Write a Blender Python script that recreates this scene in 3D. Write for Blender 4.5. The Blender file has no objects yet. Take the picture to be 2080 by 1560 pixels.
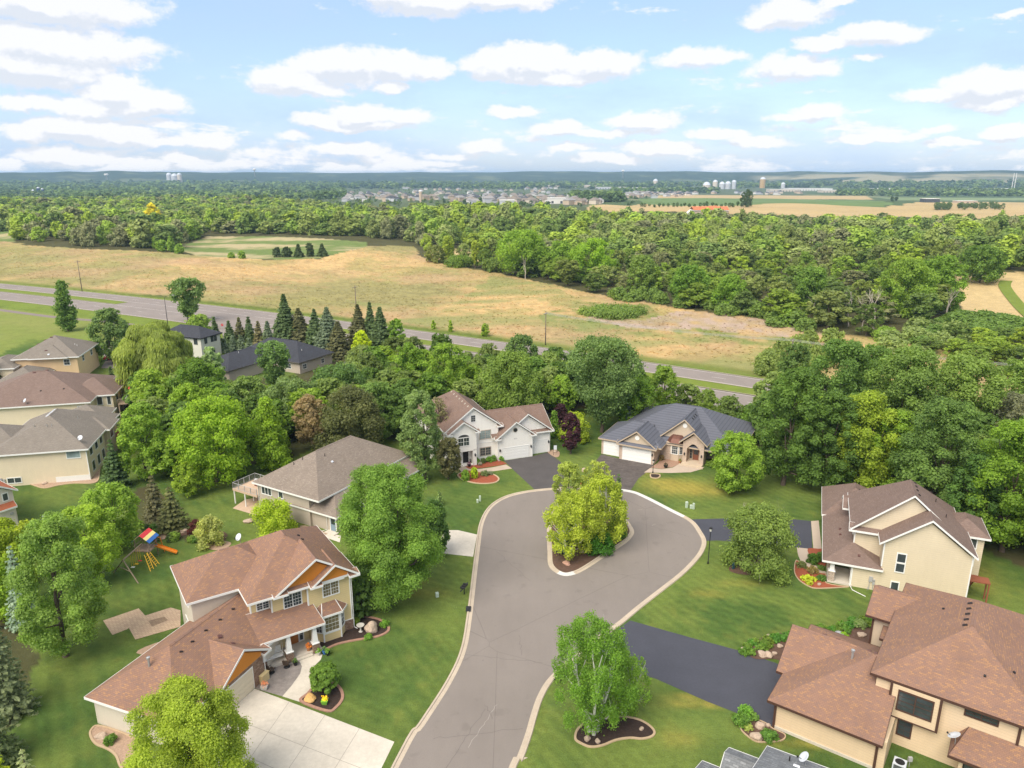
import bpy, bmesh, math, random
import numpy as np
from mathutils import Vector, Matrix
R = math.radians
random.seed(7)
SC = bpy.context.scene
COL = SC.collection

# ------------------------------------------------------------------ camera
CAM_H = 48.0
F_PX, W_PX, H_PX, YH = 1500.0, 2080.0, 1560.0, 350.0
PITCH = math.atan((H_PX / 2 - YH) / F_PX)
cam = bpy.data.cameras.new('camera')
cam.sensor_width = 36.0
cam.lens = 36.0 * F_PX / W_PX
cam.clip_start = 1.0
cam.clip_end = 60000.0
camo = bpy.data.objects.new('camera', cam)
camo.location = (0, 0, CAM_H)
camo.rotation_euler = (math.pi / 2 - PITCH, 0, 0)
COL.objects.link(camo)
SC.camera = camo
SC.render.engine = 'CYCLES'
SC.cycles.use_denoising = True
SC.cycles.max_bounces = 7
SC.cycles.diffuse_bounces = 5
SC.cycles.transmission_bounces = 3
SC.cycles.transparent_max_bounces = 6
SC.cycles.volume_bounces = 0
SC.view_settings.view_transform = 'Standard'
SC.view_settings.look = 'None'
SC.view_settings.exposure = 1.8
SC.view_settings.gamma = 1.0

# ------------------------------------------------------------------ node helper
class NT:
    def __init__(s, tree):
        s.t = tree; s.n = tree.nodes; s.l = tree.links
    def new(s, kind, **kw):
        nd = s.n.new(kind)
        for k, v in kw.items():
            setattr(nd, k, v)
        return nd
    def put(s, sock, v):
        if isinstance(v, bpy.types.NodeSocket):
            s.l.new(v, sock)
        elif v is not None:
            try:
                sock.default_value = v
            except Exception:
                sock.default_value = (v[0], v[1], v[2], 1.0)
    def math(s, op, a, b=None, c=None, clamp=False):
        nd = s.new('ShaderNodeMath', operation=op, use_clamp=clamp)
        s.put(nd.inputs[0], a)
        if b is not None: s.put(nd.inputs[1], b)
        if c is not None: s.put(nd.inputs[2], c)
        return nd.outputs[0]
    def vmath(s, op, a, b=None):
        nd = s.new('ShaderNodeVectorMath', operation=op)
        s.put(nd.inputs[0], a)
        if b is not None: s.put(nd.inputs[1], b)
        return nd.outputs['Value'] if op in ('LENGTH', 'DOT_PRODUCT') else nd.outputs[0]
    def noise(s, vec, scale, detail=3.0, rough=0.55, dist=0.0, dim='3D'):
        nd = s.new('ShaderNodeTexNoise', noise_dimensions=dim)
        if vec is not None: s.put(nd.inputs['Vector'], vec)
        nd.inputs['Scale'].default_value = scale
        nd.inputs['Detail'].default_value = detail
        nd.inputs['Roughness'].default_value = rough
        nd.inputs['Distortion'].default_value = dist
        return nd.outputs[0]
    def mix(s, fac, a, b, mode='MIX'):
        nd = s.new('ShaderNodeMix', data_type='RGBA', blend_type=mode)
        s.put(nd.inputs[0], fac); s.put(nd.inputs[6], a); s.put(nd.inputs[7], b)
        return nd.outputs[2]
    def ramp(s, fac, stops):
        nd = s.new('ShaderNodeValToRGB')
        cr = nd.color_ramp
        while len(cr.elements) < len(stops): cr.elements.new(0.5)
        for e, (p, c) in zip(cr.elements, stops):
            e.position = p
            e.color = (c, c, c, 1) if not hasattr(c, '__len__') else (c[0], c[1], c[2], 1)
        s.put(nd.inputs[0], fac)
        return nd.outputs[0]
    def smooth(s, v, lo, hi):
        nd = s.new('ShaderNodeMapRange', interpolation_type='SMOOTHSTEP')
        s.put(nd.inputs[0], v); nd.inputs[1].default_value = lo; nd.inputs[2].default_value = hi
        return nd.outputs[0]
    def bump(s, h, strength=0.3, dist=0.1):
        nd = s.new('ShaderNodeBump')
        nd.inputs['Strength'].default_value = strength
        nd.inputs['Distance'].default_value = dist
        s.put(nd.inputs['Height'], h)
        return nd.outputs[0]

def srgb(r, g, b):
    f = lambda v: (v / 255.0) / 12.92 if v <= 10 else (((v / 255.0) + 0.055) / 1.055) ** 2.4
    return (f(r), f(g), f(b))

# ------------------------------------------------------------------ sky and sun
SUN_EL, SUN_AZ = R(50), R(215)      # azimuth measured clockwise from +Y (behind, a little left)
def px_dir(px, py):
    c, s = math.cos(PITCH), math.sin(PITCH)
    dx, du = (px - W_PX / 2) / F_PX, (H_PX / 2 - py) / F_PX
    return (dx, c + du * s, -s + du * c)
def azel(px, py):
    d = px_dir(px, py)
    return math.atan2(d[0], d[1]), math.atan2(d[2], math.hypot(d[0], d[1]))

world = bpy.data.worlds.new('World')
SC.world = world
world.use_nodes = True
world.cycles.sampling_method = 'MANUAL'
world.cycles.sample_map_resolution = 256
wt = world.node_tree
wt.nodes.clear()
w = NT(wt)
# clouds: (centre x, centre y, half width, half height) read as directions in the sky, then kept as azimuth / elevation
CLOUDS = [(60, 2, 265, 50, 1.0), (70, 92, 262, 52, 1.0), (40, 132, 200, 50, 1.0),
 (235, 190, 75, 42, 1), (310, 215, 80, 32, .9), (215, 222, 120, 26, .8), (100, 212, 60, 22, .7), (20, 210, 60, 16, .7),
 (150, 262, 120, 28, 1), (240, 278, 110, 22, .9), (430, 285, 55, 20, .9), (330, 292, 90, 12, .6), (60, 275, 60, 20, .8),
 (150, 318, 110, 22, .9), (20, 335, 40, 18, .9), (370, 325, 60, 14, .8), (260, 345, 110, 10, .9),
 (860, -5, 150, 38, 1), (1020, -5, 120, 28, 1), (700, 135, 110, 42, 1), (590, 160, 90, 34, .9), (800, 130, 90, 30, .9), (870, 138, 60, 28, .8), (790, 172, 40, 14, .8), (640, 180, 70, 18, .8),
 (1080, 130, 120, 40, 1), (1010, 130, 80, 32, 1), (1210, 132, 90, 34, .9), (1120, 155, 130, 18, .9),
 (740, 235, 90, 28, 1), (650, 245, 60, 18, .9), (830, 238, 50, 20, .8), (740, 258, 110, 10, .8),
 (700, 300, 90, 16, .8), (600, 275, 40, 10, .5), (800, 330, 50, 12, .9), (690, 345, 60, 12, .8), (985, 300, 45, 14, .7), (920, 318, 80, 8, .5),
 (1040, 228, 60, 12, .7), (1600, 30, 95, 32, 1), (1560, 48, 60, 16, .8), (1700, 2, 40, 10, .6),
 (1420, 118, 110, 20, .7), (1610, 138, 100, 28, .8), (1780, 72, 110, 24, .9), (1670, 90, 70, 18, .8), (1755, 122, 30, 8, .5),
 (2010, 170, 130, 36, 1), (1900, 195, 80, 16, .8), (2030, 205, 110, 20, .8), (2060, 35, 40, 10, .5),
 (1130, 262, 60, 18, .9), (1310, 248, 80, 20, .8), (1230, 270, 120, 10, .7), (1665, 222, 55, 20, .7), (1620, 238, 70, 10, .5),
 (1460, 275, 60, 14, .9), (1340, 300, 90, 14, .9), (1540, 290, 80, 14, .8), (1240, 320, 80, 12, .8), (1780, 275, 100, 12, .8), (2050, 268, 60, 20, 1), (1930, 290, 70, 10, .8), (1160, 300, 50, 10, .6), (1900, 262, 50, 10, .6)]
tc = w.new('ShaderNodeTexCoord')
dirv = tc.outputs['Generated']
sep = w.new('ShaderNodeSeparateXYZ'); w.put(sep.inputs[0], dirv)
azn = w.math('ARCTAN2', sep.outputs[0], sep.outputs[1])
eln = w.math('ARCSINE', sep.outputs[2])
comb = w.new('ShaderNodeCombineXYZ'); w.put(comb.inputs[0], azn); w.put(comb.inputs[1], eln)
AE = comb.outputs[0]
# cloud field as a node group so that it can be read twice (density, and density a little higher = shade)
g = bpy.data.node_groups.new('cloud_field', 'ShaderNodeTree')
g.interface.new_socket('Vector', in_out='INPUT', socket_type='NodeSocketVector')
g.interface.new_socket('Field', in_out='OUTPUT', socket_type='NodeSocketFloat')
gn = NT(g)
gi = gn.new('NodeGroupInput'); go = gn.new('NodeGroupOutput')
V = gi.outputs[0]
warp1 = gn.new('ShaderNodeTexNoise'); gn.put(warp1.inputs['Vector'], gn.vmath('MULTIPLY', V, (1, 1.6, 1)))
warp1.inputs['Scale'].default_value = 16; warp1.inputs['Detail'].default_value = 5; warp1.inputs['Roughness'].default_value = 0.62
wv = gn.vmath('MULTIPLY', gn.vmath('SUBTRACT', warp1.outputs['Color'], (0.5, 0.5, 0.5)), (0.055, 0.030, 0))
VW = gn.vmath('ADD', V, wv)
acc = None
for (cx, cy, hw, hh, st) in CLOUDS:
    a0, e0 = azel(cx, cy)
    a1, _ = azel(cx + hw, cy); _, e1 = azel(cx, cy - hh)
    q = gn.vmath('MULTIPLY', gn.vmath('SUBTRACT', VW, (a0, e0, 0)), (0.85 / (a1 - a0), 0.85 / (e1 - e0), 0))
    m = gn.math('MULTIPLY_ADD', gn.vmath('LENGTH', q), -1.0 * st, 1.0 * st)
    acc = m if acc is None else gn.math('MAXIMUM', acc, m)
# loose background cloud everywhere, denser near the horizon and, out of view, overhead
gs = gn.new('ShaderNodeSeparateXYZ'); gn.put(gs.inputs[0], V)
sv = gn.vmath('MULTIPLY', V, (1.0, 5.5, 1.0))
bg = gn.noise(sv, 5.5, 7, 0.6, 0.3)
low = gn.smooth(gs.outputs[1], 0.11, 0.0)
gs2 = gn.math('ABSOLUTE', gs.outputs[0])
wide = gn.smooth(gs2, 0.75, 1.1)
high = gn.smooth(gs.outputs[1], 0.36, 0.5)  # unseen overhead cloud, added to raise and soften the fill light
cov = gn.math('MAXIMUM', gn.math('MULTIPLY', low, 0.12), gn.math('MAXIMUM', gn.math('MULTIPLY', wide, 0.12), gn.math('MULTIPLY', high, 0.45)))
bgf = gn.math('MULTIPLY', gn.math('ADD', gn.math('SUBTRACT', bg, 0.60), cov), 2.6)
acc = gn.math('MAXIMUM', acc, bgf)
fine = gn.noise(gn.vmath('MULTIPLY', V, (1, 1.5, 1)), 46, 7, 0.62)
acc = gn.math('ADD', acc, gn.math('MULTIPLY', gn.math('SUBTRACT', fine, 0.5), 0.80))
gn.put(go.inputs[0], acc)
def cloudf(vec):
    nd = w.new('ShaderNodeGroup'); nd.node_tree = g
    w.put(nd.inputs[0], vec)
    return nd.outputs[0]
c0 = cloudf(AE)
c1 = cloudf(w.vmath('ADD', AE, (0.004, 0.013, 0)))
dens = w.smooth(c0, -0.02, 0.32)
shade = w.math('SUBTRACT', c1, c0)                      # > 0: more cloud above: a base
shade = w.smooth(shade, -0.10, 0.28)
ccol = w.mix(shade, (0.79, 0.79, 0.81, 1), (0.62, 0.655, 0.715, 1))
sky = w.new('ShaderNodeTexSky', sky_type='NISHITA')
sky.sun_disc = False
sky.sun_elevation = SUN_EL
sky.sun_rotation = SUN_AZ
sky.altitude = 300.0
sky.air_density = 1.0
sky.dust_density = 1.2
sky.ozone_density = 1.6
SKYK = 0.10
skyc = w.mix(1.0, sky.outputs[0], (0.55, 0.56, 0.64, 1), 'MULTIPLY')
# thin high veil that pales the blue
veil = w.noise(w.vmath('MULTIPLY', AE, (1.0, 3.0, 1.0)), 4.0, 6, 0.6)
veil = w.math('MULTIPLY', w.smooth(veil, 0.36, 0.75), 0.40)
CLK = 0.37 / SKYK
veil = w.math('ADD', veil, 0.46)
base = w.mix(veil, skyc, (0.43 * CLK, 0.575 * CLK, 0.79 * CLK, 1))
ccs = w.vmath('MULTIPLY', ccol, (CLK, CLK, CLK))
tot = w.mix(w.math('MULTIPLY', dens, 0.93), base, ccs)
bgn = w.new('ShaderNodeBackground')
w.put(bgn.inputs[0], tot); bgn.inputs[1].default_value = SKYK
wo = w.new('ShaderNodeOutputWorld'); w.l.new(bgn.outputs[0], wo.inputs[0])

sl = bpy.data.lights.new('sun', 'SUN')
sl.energy = 1.5
sl.angle = R(45)
sl.color = (1.0, 0.91, 0.78)
so = bpy.data.objects.new('sun', sl)
so.rotation_euler = (math.pi / 2 - SUN_EL, 0, -SUN_AZ + math.pi)
COL.objects.link(so)

# ------------------------------------------------------------------ terrain height and pixel -> ground
def sstep(x, a, b):
    t = np.clip((np.asarray(x, float) - a) / (b - a), 0, 1)
    return t * t * (3 - 2 * t)
_HA, _HB = np.array([-230.0, 331.0]), np.array([60.0, 172.0])      # far edge of the highway
_hd = (_HB - _HA) / np.linalg.norm(_HB - _HA)
_hn = np.array([-_hd[1], _hd[0]])
if _hn[1] < 0: _hn = -_hn
def hwd(x, y):      # signed distance beyond the highway's far edge
    return (np.asarray(x) - _HA[0]) * _hn[0] + (np.asarray(y) - _HA[1]) * _hn[1]
def terr(x, y):
    x = np.asarray(x, float); y = np.asarray(y, float)
    r = np.hypot(x, y)
    d = hwd(x, y)
    hills = (2.6 * np.sin(x / 71.0 + 0.9) * np.sin(y / 93.0 + 0.3) + 1.7 * np.sin(x / 33.0 + y / 47.0)
             + 2.0 * np.sin(x / 140.0 - y / 120.0 + 2.0))
    z = hills * sstep(d, 12, 120) * (1 - sstep(r, 1500, 2600))
    z = z - 30.0 * sstep(r, 700, 3000)
    a = np.arctan2(x, y)
    rise = sstep(r, 4700 + 250 * np.sin(a * 9) + 200 * np.sin(a * 23 + 1), 6900 + 500 * np.sin(a * 6 + 2))
    top = 79.0 + 5 * np.sin(a * 11 + 0.5) + 3 * np.sin(a * 37) + 2.0 * np.sin(a * 90) + 3.5 * np.sin(a * 3.0 + 0.3)
    lump = 5.0 * np.sin(x / 130.0) * np.sin(y / 170.0) + 4 * np.sin(x / 61.0 + y / 83.0)
    z = z + rise * (top + lump * (1 - sstep(r, 6300, 6900)))
    return z
def G(px, py, z=None):
    d = px_dir(px, py)
    if z is not None:
        t = (z - CAM_H) / d[2]
        return Vector((d[0] * t, d[1] * t, z))
    if d[2] >= -1e-4: d = (d[0], d[1], -1e-4)
    t = CAM_H / -d[2]
    if t * d[1] < 260: return Vector((d[0] * t, d[1] * t, 0))
    if py > 378:
        for _ in range(14):
            z = float(terr(d[0] * t, d[1] * t)); t = .5 * t + .5 * (CAM_H - z) / -d[2]
        return Vector((d[0] * t, d[1] * t, z))
    t = 2500.0
    step = t * 0.006
    for _ in range(4000):
        x, y = d[0] * t, d[1] * t
        if CAM_H + d[2] * t <= float(terr(x, y)): break
        t += step; step = t * 0.004
        if t > 9000: break
    return Vector((d[0] * t, d[1] * t, float(terr(d[0] * t, d[1] * t))))
def top_height(base, px, py):
    """height above the base at which the pixel ray passes over the base point"""
    d = px_dir(px, py)
    t = base.y / d[1]
    return CAM_H + d[2] * t - base.z
def mpp(v):         # metres per photo pixel at a point
    c, s = math.cos(PITCH), math.sin(PITCH)
    return (v.y * c + (CAM_H - v.z) * s) / F_PX

# ------------------------------------------------------------------ objects, tags
def tag(o, label=None, cat=None, group=None, kind=None):
    if label: o['label'] = label
    if cat: o['category'] = cat
    if group: o['group'] = group
    if kind: o['kind'] = kind
    return o
def empty(name, loc=(0, 0, 0), rz=0.0):
    o = bpy.data.objects.new(name, None)
    o.location = loc; o.rotation_euler = (0, 0, rz)
    o.empty_display_size = 0.3
    COL.objects.link(o)
    return o
def link(name, me, mats=None, parent=None):
    o = bpy.data.objects.new(name, me)
    if mats:
        for m in (mats if isinstance(mats, (list, tuple)) else [mats]): me.materials.append(m)
    COL.objects.link(o)
    if parent is not None: o.parent = parent
    return o
def np_mesh(name, verts, faces, mat_idx=None, attrs=None, smooth=False):
    """faces: (n,k) int array"""
    me = bpy.data.meshes.new(name)
    verts = np.asarray(verts, np.float32); faces = np.asarray(faces, np.int32)
    n, k = faces.shape
    me.vertices.add(len(verts)); me.vertices.foreach_set('co', verts.ravel())
    me.loops.add(n * k); me.loops.foreach_set('vertex_index', faces.ravel())
    me.polygons.add(n)
    me.polygons.foreach_set('loop_start', np.arange(0, n * k, k, dtype=np.int32))
    me.polygons.foreach_set('loop_total', np.full(n, k, np.int32))
    if mat_idx is not None: me.polygons.foreach_set('material_index', np.asarray(mat_idx, np.int32))
    if smooth: me.polygons.foreach_set('use_smooth', np.ones(n, bool))
    me.update(calc_edges=True)
    if attrs:
        for an, (kind, dom, data) in attrs.items():
            at = me.attributes.new(an, kind, dom)
            at.data.foreach_set('value' if kind == 'FLOAT' else ('color' if kind == 'FLOAT_COLOR' else 'vector'), np.asarray(data, np.float32).ravel())
    return me

class MB:
    """collects shapes in one mesh"""
    def __init__(s):
        s.v = []; s.f = []; s.m = []; s.uv = {}
    def add(s, verts, faces, m=0, uv=None):
        b = len(s.v)
        s.v += [tuple(p) for p in verts]
        for i, f in enumerate(faces):
            if uv is not None and uv[i] is not None: s.uv[len(s.f)] = uv[i]
            s.f.append([b + j for j in f]); s.m.append(m)
        return s
    def box(s, x0, x1, y0, y1, z0, z1, m=0):
        v = [(x0, y0, z0), (x1, y0, z0), (x1, y1, z0), (x0, y1, z0), (x0, y0, z1), (x1, y0, z1), (x1, y1, z1), (x0, y1, z1)]
        return s.add(v, [(0, 3, 2, 1), (4, 5, 6, 7), (0, 1, 5, 4), (1, 2, 6, 5), (2, 3, 7, 6), (3, 0, 4, 7)], m)
    def taper(s, cx, cy, z0, z1, a0, b0, a1, b1, m=0):
        v = [(cx - a0, cy - b0, z0), (cx + a0, cy - b0, z0), (cx + a0, cy + b0, z0), (cx - a0, cy + b0, z0),
             (cx - a1, cy - b1, z1), (cx + a1, cy - b1, z1), (cx + a1, cy + b1, z1), (cx - a1, cy + b1, z1)]
        return s.add(v, [(0, 3, 2, 1), (4, 5, 6, 7), (0, 1, 5, 4), (1, 2, 6, 5), (2, 3, 7, 6), (3, 0, 4, 7)], m)
    def prism(s, pts, z0, z1, m=0, bottom=True):
        n = len(pts)
        v = [(p[0], p[1], z0) for p in pts] + [(p[0], p[1], z1) for p in pts]
        f = [tuple(range(n, 2 * n))] + [(i, (i + 1) % n, n + (i + 1) % n, n + i) for i in range(n)]
        if bottom: f.append(tuple(range(n - 1, -1, -1)))
        return s.add(v, f, m)
    def tube(s, pts, rad, seg=6, m=0, cap=True):
        pts = [Vector(p) for p in pts]
        if not hasattr(rad, '__len__'): rad = [rad] * len(pts)
        vs = []; fs = []
        for i, p in enumerate(pts):
            d = (pts[min(i + 1, len(pts) - 1)] - pts[max(i - 1, 0)])
            if d.length < 1e-6: d = Vector((0, 0, 1))
            d.normalize()
            a = d.cross(Vector((0, 0, 1)) if abs(d.z) < 0.9 else Vector((1, 0, 0))).normalized()
            b = d.cross(a)
            for k in range(seg):
                t = 2 * math.pi * k / seg
                vs.append(p + (a * math.cos(t) + b * math.sin(t)) * rad[i])
        for i in range(len(pts) - 1):
            for k in range(seg):
                k2 = (k + 1) % seg
                fs.append((i * seg + k, i * seg + k2, (i + 1) * seg + k2, (i + 1) * seg + k))
        if cap:
            fs.append(tuple(range(seg)))
            fs.append(tuple(len(pts) * seg - 1 - k for k in range(seg)))
        return s.add(vs, fs, m)
    def lathe(s, prof, c=(0, 0, 0), seg=12, m=0):
        vs = []; fs = []
        for (r, z) in prof:
            for k in range(seg):
                t = 2 * math.pi * k / seg
                vs.append((c[0] + r * math.cos(t), c[1] + r * math.sin(t), c[2] + z))
        n = len(prof)
        for i in range(n - 1):
            for k in range(seg):
                k2 = (k + 1) % seg
                fs.append((i * seg + k, i * seg + k2, (i + 1) * seg + k2, (i + 1) * seg + k))
        if prof[0][0] > 1e-4: fs.append(tuple(range(seg - 1, -1, -1)))
        if prof[-1][0] > 1e-4: fs.append(tuple((n - 1) * seg + k for k in range(seg)))
        return s.add(vs, fs, m)
    def build(s, name, mats, parent=None, smooth=False):
        me = bpy.data.meshes.new(name)
        me.from_pydata(s.v, [], s.f)
        if not isinstance(mats, (list, tuple)): mats = [mats]
        for m in mats: me.materials.append(m)
        me.polygons.foreach_set('material_index', s.m)
        if smooth: me.polygons.foreach_set('use_smooth', [True] * len(s.f))
        if s.uv:
            uvl = me.uv_layers.new(name='UVMap')
            for fi, uvs in s.uv.items():
                p = me.polygons[fi]
                for j, li in enumerate(p.loop_indices): uvl.data[li].uv = uvs[j]
        me.update()
        o = bpy.data.objects.new(name, me)
        COL.objects.link(o)
        if parent is not None: o.parent = parent
        return o
def copy_tree(o, parent=None):
    c = o.copy(); COL.objects.link(c); c.parent = parent
    for ch in list(o.children): copy_tree(ch, c)
    return c

# ------------------------------------------------------------------ materials
MATS = {}
def material(name, col, rough=0.8, fn=None, spec=0.3, metal=0.0):
    if name in MATS: return MATS[name]
    m = bpy.data.materials.new(name); m.use_nodes = True
    t = NT(m.node_tree)
    b = m.node_tree.nodes['Principled BSDF']
    b.inputs['Base Color'].default_value = (col[0], col[1], col[2], 1)
    b.inputs['Roughness'].default_value = rough
    b.inputs['Specular IOR Level'].default_value = spec
    b.inputs['Metallic'].default_value = metal
    if fn: fn(t, b, (col[0], col[1], col[2], 1))
    MATS[name] = m
    return m
def pos(t): return t.new('ShaderNodeNewGeometry').outputs['Position']
def mottled(scale, amt, bump=0.0, scale2=None, amt2=0.0):
    def fn(t, b, c):
        p = pos(t)
        n = t.noise(p, scale, 4, 0.6)
        k = t.math('MULTIPLY_ADD', n, 2 * amt, 1 - amt)
        if scale2:
            n2 = t.noise(p, scale2, 3, 0.6)
            k = t.math('MULTIPLY', k, t.math('MULTIPLY_ADD', n2, 2 * amt2, 1 - amt2))
        t.put(b.inputs['Base Color'], t.vmath('MULTIPLY', c[:3], t_comb(t, k)))
        if bump: t.put(b.inputs['Normal'], t.bump(n, bump, 0.05))
    return fn
def t_comb(t, k):
    cb = t.new('ShaderNodeCombineXYZ')
    for i in range(3): t.put(cb.inputs[i], k)
    return cb.outputs[0]
def siding(pitch=0.14, dark=0.55):
    def fn(t, b, c):
        p = pos(t)
        sp = t.new('ShaderNodeSeparateXYZ'); t.put(sp.inputs[0], p)
        fr = t.math('FRACT', t.math('DIVIDE', sp.outputs[2], pitch))
        line = t.smooth(fr, 0.16, 0.0)
        n = t.noise(p, 0.6, 4, 0.6)
        k = t.math('MULTIPLY_ADD', n, 0.16, 0.92)
        n2 = t.noise(t.vmath('MULTIPLY', p, (3, 3, 0.3)), 1.0, 3, 0.6)
        k = t.math('MULTIPLY', k, t.math('MULTIPLY_ADD', n2, 0.1, 0.95))
        k = t.math('MULTIPLY', k, t.math('MULTIPLY_ADD', line, -(1 - dark), 1.0))
        t.put(b.inputs['Base Color'], t.vmath('MULTIPLY', c[:3], t_comb(t, k)))
        t.put(b.inputs['Normal'], t.bump(fr, 0.6, 0.02))
    return fn
def shingles(c2, c3, row=0.14, wid=0.32, amt=0.8):
    def fn(t, b, c):
        uv = t.new('ShaderNodeUVMap').outputs[0]
        br = t.new('ShaderNodeTexBrick')
        t.put(br.inputs['Vector'], uv)
        br.inputs['Color1'].default_value = (0, 0, 0, 1); br.inputs['Color2'].default_value = (1, 1, 1, 1)
        br.inputs['Mortar'].default_value = (0.5, 0.5, 0.5, 1)
        br.inputs['Scale'].default_value = 1.0
        br.inputs['Mortar Size'].default_value = 0.012
        br.inputs['Mortar Smooth'].default_value = 0.3
        br.inputs['Bias'].default_value = 0.0
        br.inputs['Brick Width'].default_value = wid
        br.inputs['Row Height'].default_value = row
        r = br.outputs['Color']; mo = br.outputs['Fac']
        n = t.noise(pos(t), 0.35, 4, 0.6)
        n2 = t.noise(t.vmath('MULTIPLY', uv, (3.2, 8.0, 1.0)), 1.0, 3, 0.7)
        rr = t.math('ADD', t.math('MULTIPLY', r, 0.62), t.math('MULTIPLY', n2, 0.62))
        colr = t.ramp(rr, [(0.20, c3), (0.48, c[:3]), (0.72, c[:3]), (0.95, c2)])
        colr = t.mix(amt, c, colr)
        k = t.math('MULTIPLY_ADD', n, 0.30, 0.85)
        k = t.math('MULTIPLY', k, t.math('MULTIPLY_ADD', mo, -0.30, 1.0))
        # broad weather streaks running down the slope
        n3 = t.noise(t.vmath('MULTIPLY', uv, (0.9, 0.12, 1.0)), 1.0, 4, 0.6)
        k = t.math('MULTIPLY', k, t.math('MULTIPLY_ADD', n3, 0.22, 0.89))
        t.put(b.inputs['Base Color'], t.vmath('MULTIPLY', colr, t_comb(t, k)))
        hh = t.math('SUBTRACT', t.math('MULTIPLY', r, 0.4), mo)
        t.put(b.inputs['Normal'], t.bump(hh, 0.5, 0.02))
    return fn
def bricks(c2, c3, w_=0.45, h_=0.18):
    def fn(t, b, c):
        p = pos(t)
        sp = t.new('ShaderNodeSeparateXYZ'); t.put(sp.inputs[0], p)
        u = t.math('ADD', sp.outputs[0], t.math('MULTIPLY', sp.outputs[1], 0.83))
        cb = t.new('ShaderNodeCombineXYZ'); t.put(cb.inputs[0], u); t.put(cb.inputs[1], sp.outputs[2])
        br = t.new('ShaderNodeTexBrick')
        t.put(br.inputs['Vector'], cb.outputs[0])
        br.inputs['Color1'].default_value = c; br.inputs['Color2'].default_value = (*c2, 1); br.inputs['Mortar'].default_value = (*c3, 1)
        br.inputs['Scale'].default_value = 1; br.inputs['Mortar Size'].default_value = 0.018
        br.inputs['Brick Width'].default_value = w_; br.inputs['Row Height'].default_value = h_
        n = t.noise(p, 3.0, 4, 0.7)
        t.put(b.inputs['Base Color'], t.vmath('MULTIPLY', br.outputs['Color'], t_comb(t, t.math('MULTIPLY_ADD', n, 0.8, 0.6))))
        t.put(b.inputs['Normal'], t.bump(br.outputs['Fac'], -0.5, 0.03))
    return fn
def paver(c2, c3):
    def fn(t, b, c):
        br = t.new('ShaderNodeTexBrick')
        t.put(br.inputs['Vector'], t.vmath('MULTIPLY', pos(t), (1, 1, 1)))
        br.inputs['Color1'].default_value = c; br.inputs['Color2'].default_value = (*c2, 1); br.inputs['Mortar'].default_value = (*c3, 1)
        br.inputs['Scale'].default_value = 1; br.inputs['Mortar Size'].default_value = 0.02
        br.inputs['Brick Width'].default_value = 0.4; br.inputs['Row Height'].default_value = 0.28
        t.put(b.inputs['Base Color'], br.outputs['Color'])
    return fn

M_brown_roof = material('brown_orange_shingle', (0.240, 0.140, 0.100), 0.9, shingles((0.330, 0.185, 0.098), (0.185, 0.122, 0.105), 0.145, 0.30, 1.0))
M_plum_roof = material('plum_brown_shingle', (0.185, 0.130, 0.108), 0.9, shingles((0.230, 0.165, 0.138), (0.140, 0.095, 0.080), 0.145, 0.33))
M_taupe_roof = material('taupe_shingle', (0.220, 0.180, 0.148), 0.9, shingles((0.285, 0.240, 0.200), (0.160, 0.128, 0.106), 0.145, 0.33))
M_white_roof = material('rosy_brown_shingle', (0.190, 0.128, 0.102), 0.9, shingles((0.225, 0.158, 0.128), (0.150, 0.098, 0.080), 0.145, 0.33))
M_dark_roof = material('charcoal_shingle', (0.042, 0.045, 0.056), 0.85, shingles((0.060, 0.064, 0.078), (0.028, 0.029, 0.036), 0.145, 0.33))
M_graybrown_roof = material('weathered_gray_shingle', (0.200, 0.175, 0.148), 0.9, shingles((0.245, 0.218, 0.186), (0.150, 0.130, 0.110), 0.145, 0.33))
M_gray_roof = material('gray_shingle', (0.17, 0.18, 0.19), 0.9, shingles((0.27, 0.28, 0.29), (0.09, 0.095, 0.10), 0.2, 0.45))
M_red_roof = material('red_clay_roof', (0.40, 0.13, 0.06), 0.85, shingles((0.40, 0.10, 0.05), (0.28, 0.05, 0.025)))
def steelroof(t, b, c):
    uv = t.new('ShaderNodeUVMap').outputs[0]
    sp = t.new('ShaderNodeSeparateXYZ'); t.put(sp.inputs[0], uv)
    fr = t.math('FRACT', t.math('DIVIDE', sp.outputs[1], 0.60))
    ln = t.smooth(fr, 0.24, 0.0)
    fu = t.math('FRACT', t.math('DIVIDE', sp.outputs[0], 0.30))
    wob = t.math('MULTIPLY', t.math('SINE', t.math('MULTIPLY', fu, 6.283)), 0.5)
    n = t.noise(pos(t), 0.5, 4, 0.6)
    k = t.math('MULTIPLY', t.math('MULTIPLY_ADD', n, 0.2, 0.9), t.math('MULTIPLY_ADD', ln, -0.45, 1.0))
    t.put(b.inputs['Base Color'], t.vmath('MULTIPLY', c[:3], t_comb(t, k)))
    t.put(b.inputs['Normal'], t.bump(t.math('ADD', fr, t.math('MULTIPLY', wob, 0.3)), 0.6, 0.05))
M_blue_roof = material('blue_gray_steel_shake', (0.110, 0.116, 0.142), 0.75, steelroof, spec=0.2)
M_trim = material('white_trim_paint', (0.74, 0.74, 0.72), 0.5, mottled(1.2, 0.06))
M_brown_trim = material('brown_trim_paint', (0.075, 0.038, 0.027), 0.6, mottled(2, 0.1))
M_white_siding = material('white_lap_siding', (0.84, 0.82, 0.78), 0.6, siding(0.26, 0.84))
M_yellow_siding = material('pale_yellow_lap_siding', (0.64, 0.55, 0.40), 0.65, siding(0.27, 0.74))
M_cream_siding = material('cream_lap_siding', (0.66, 0.51, 0.345), 0.65, siding(0.27, 0.72))
M_h1_siding = material('butter_yellow_lap_siding', (0.64, 0.51, 0.27), 0.65, siding(0.24, 0.78))
M_h1_side = material('pale_beige_vinyl', (0.60, 0.55, 0.46), 0.7, siding(0.14, 0.8))
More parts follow.
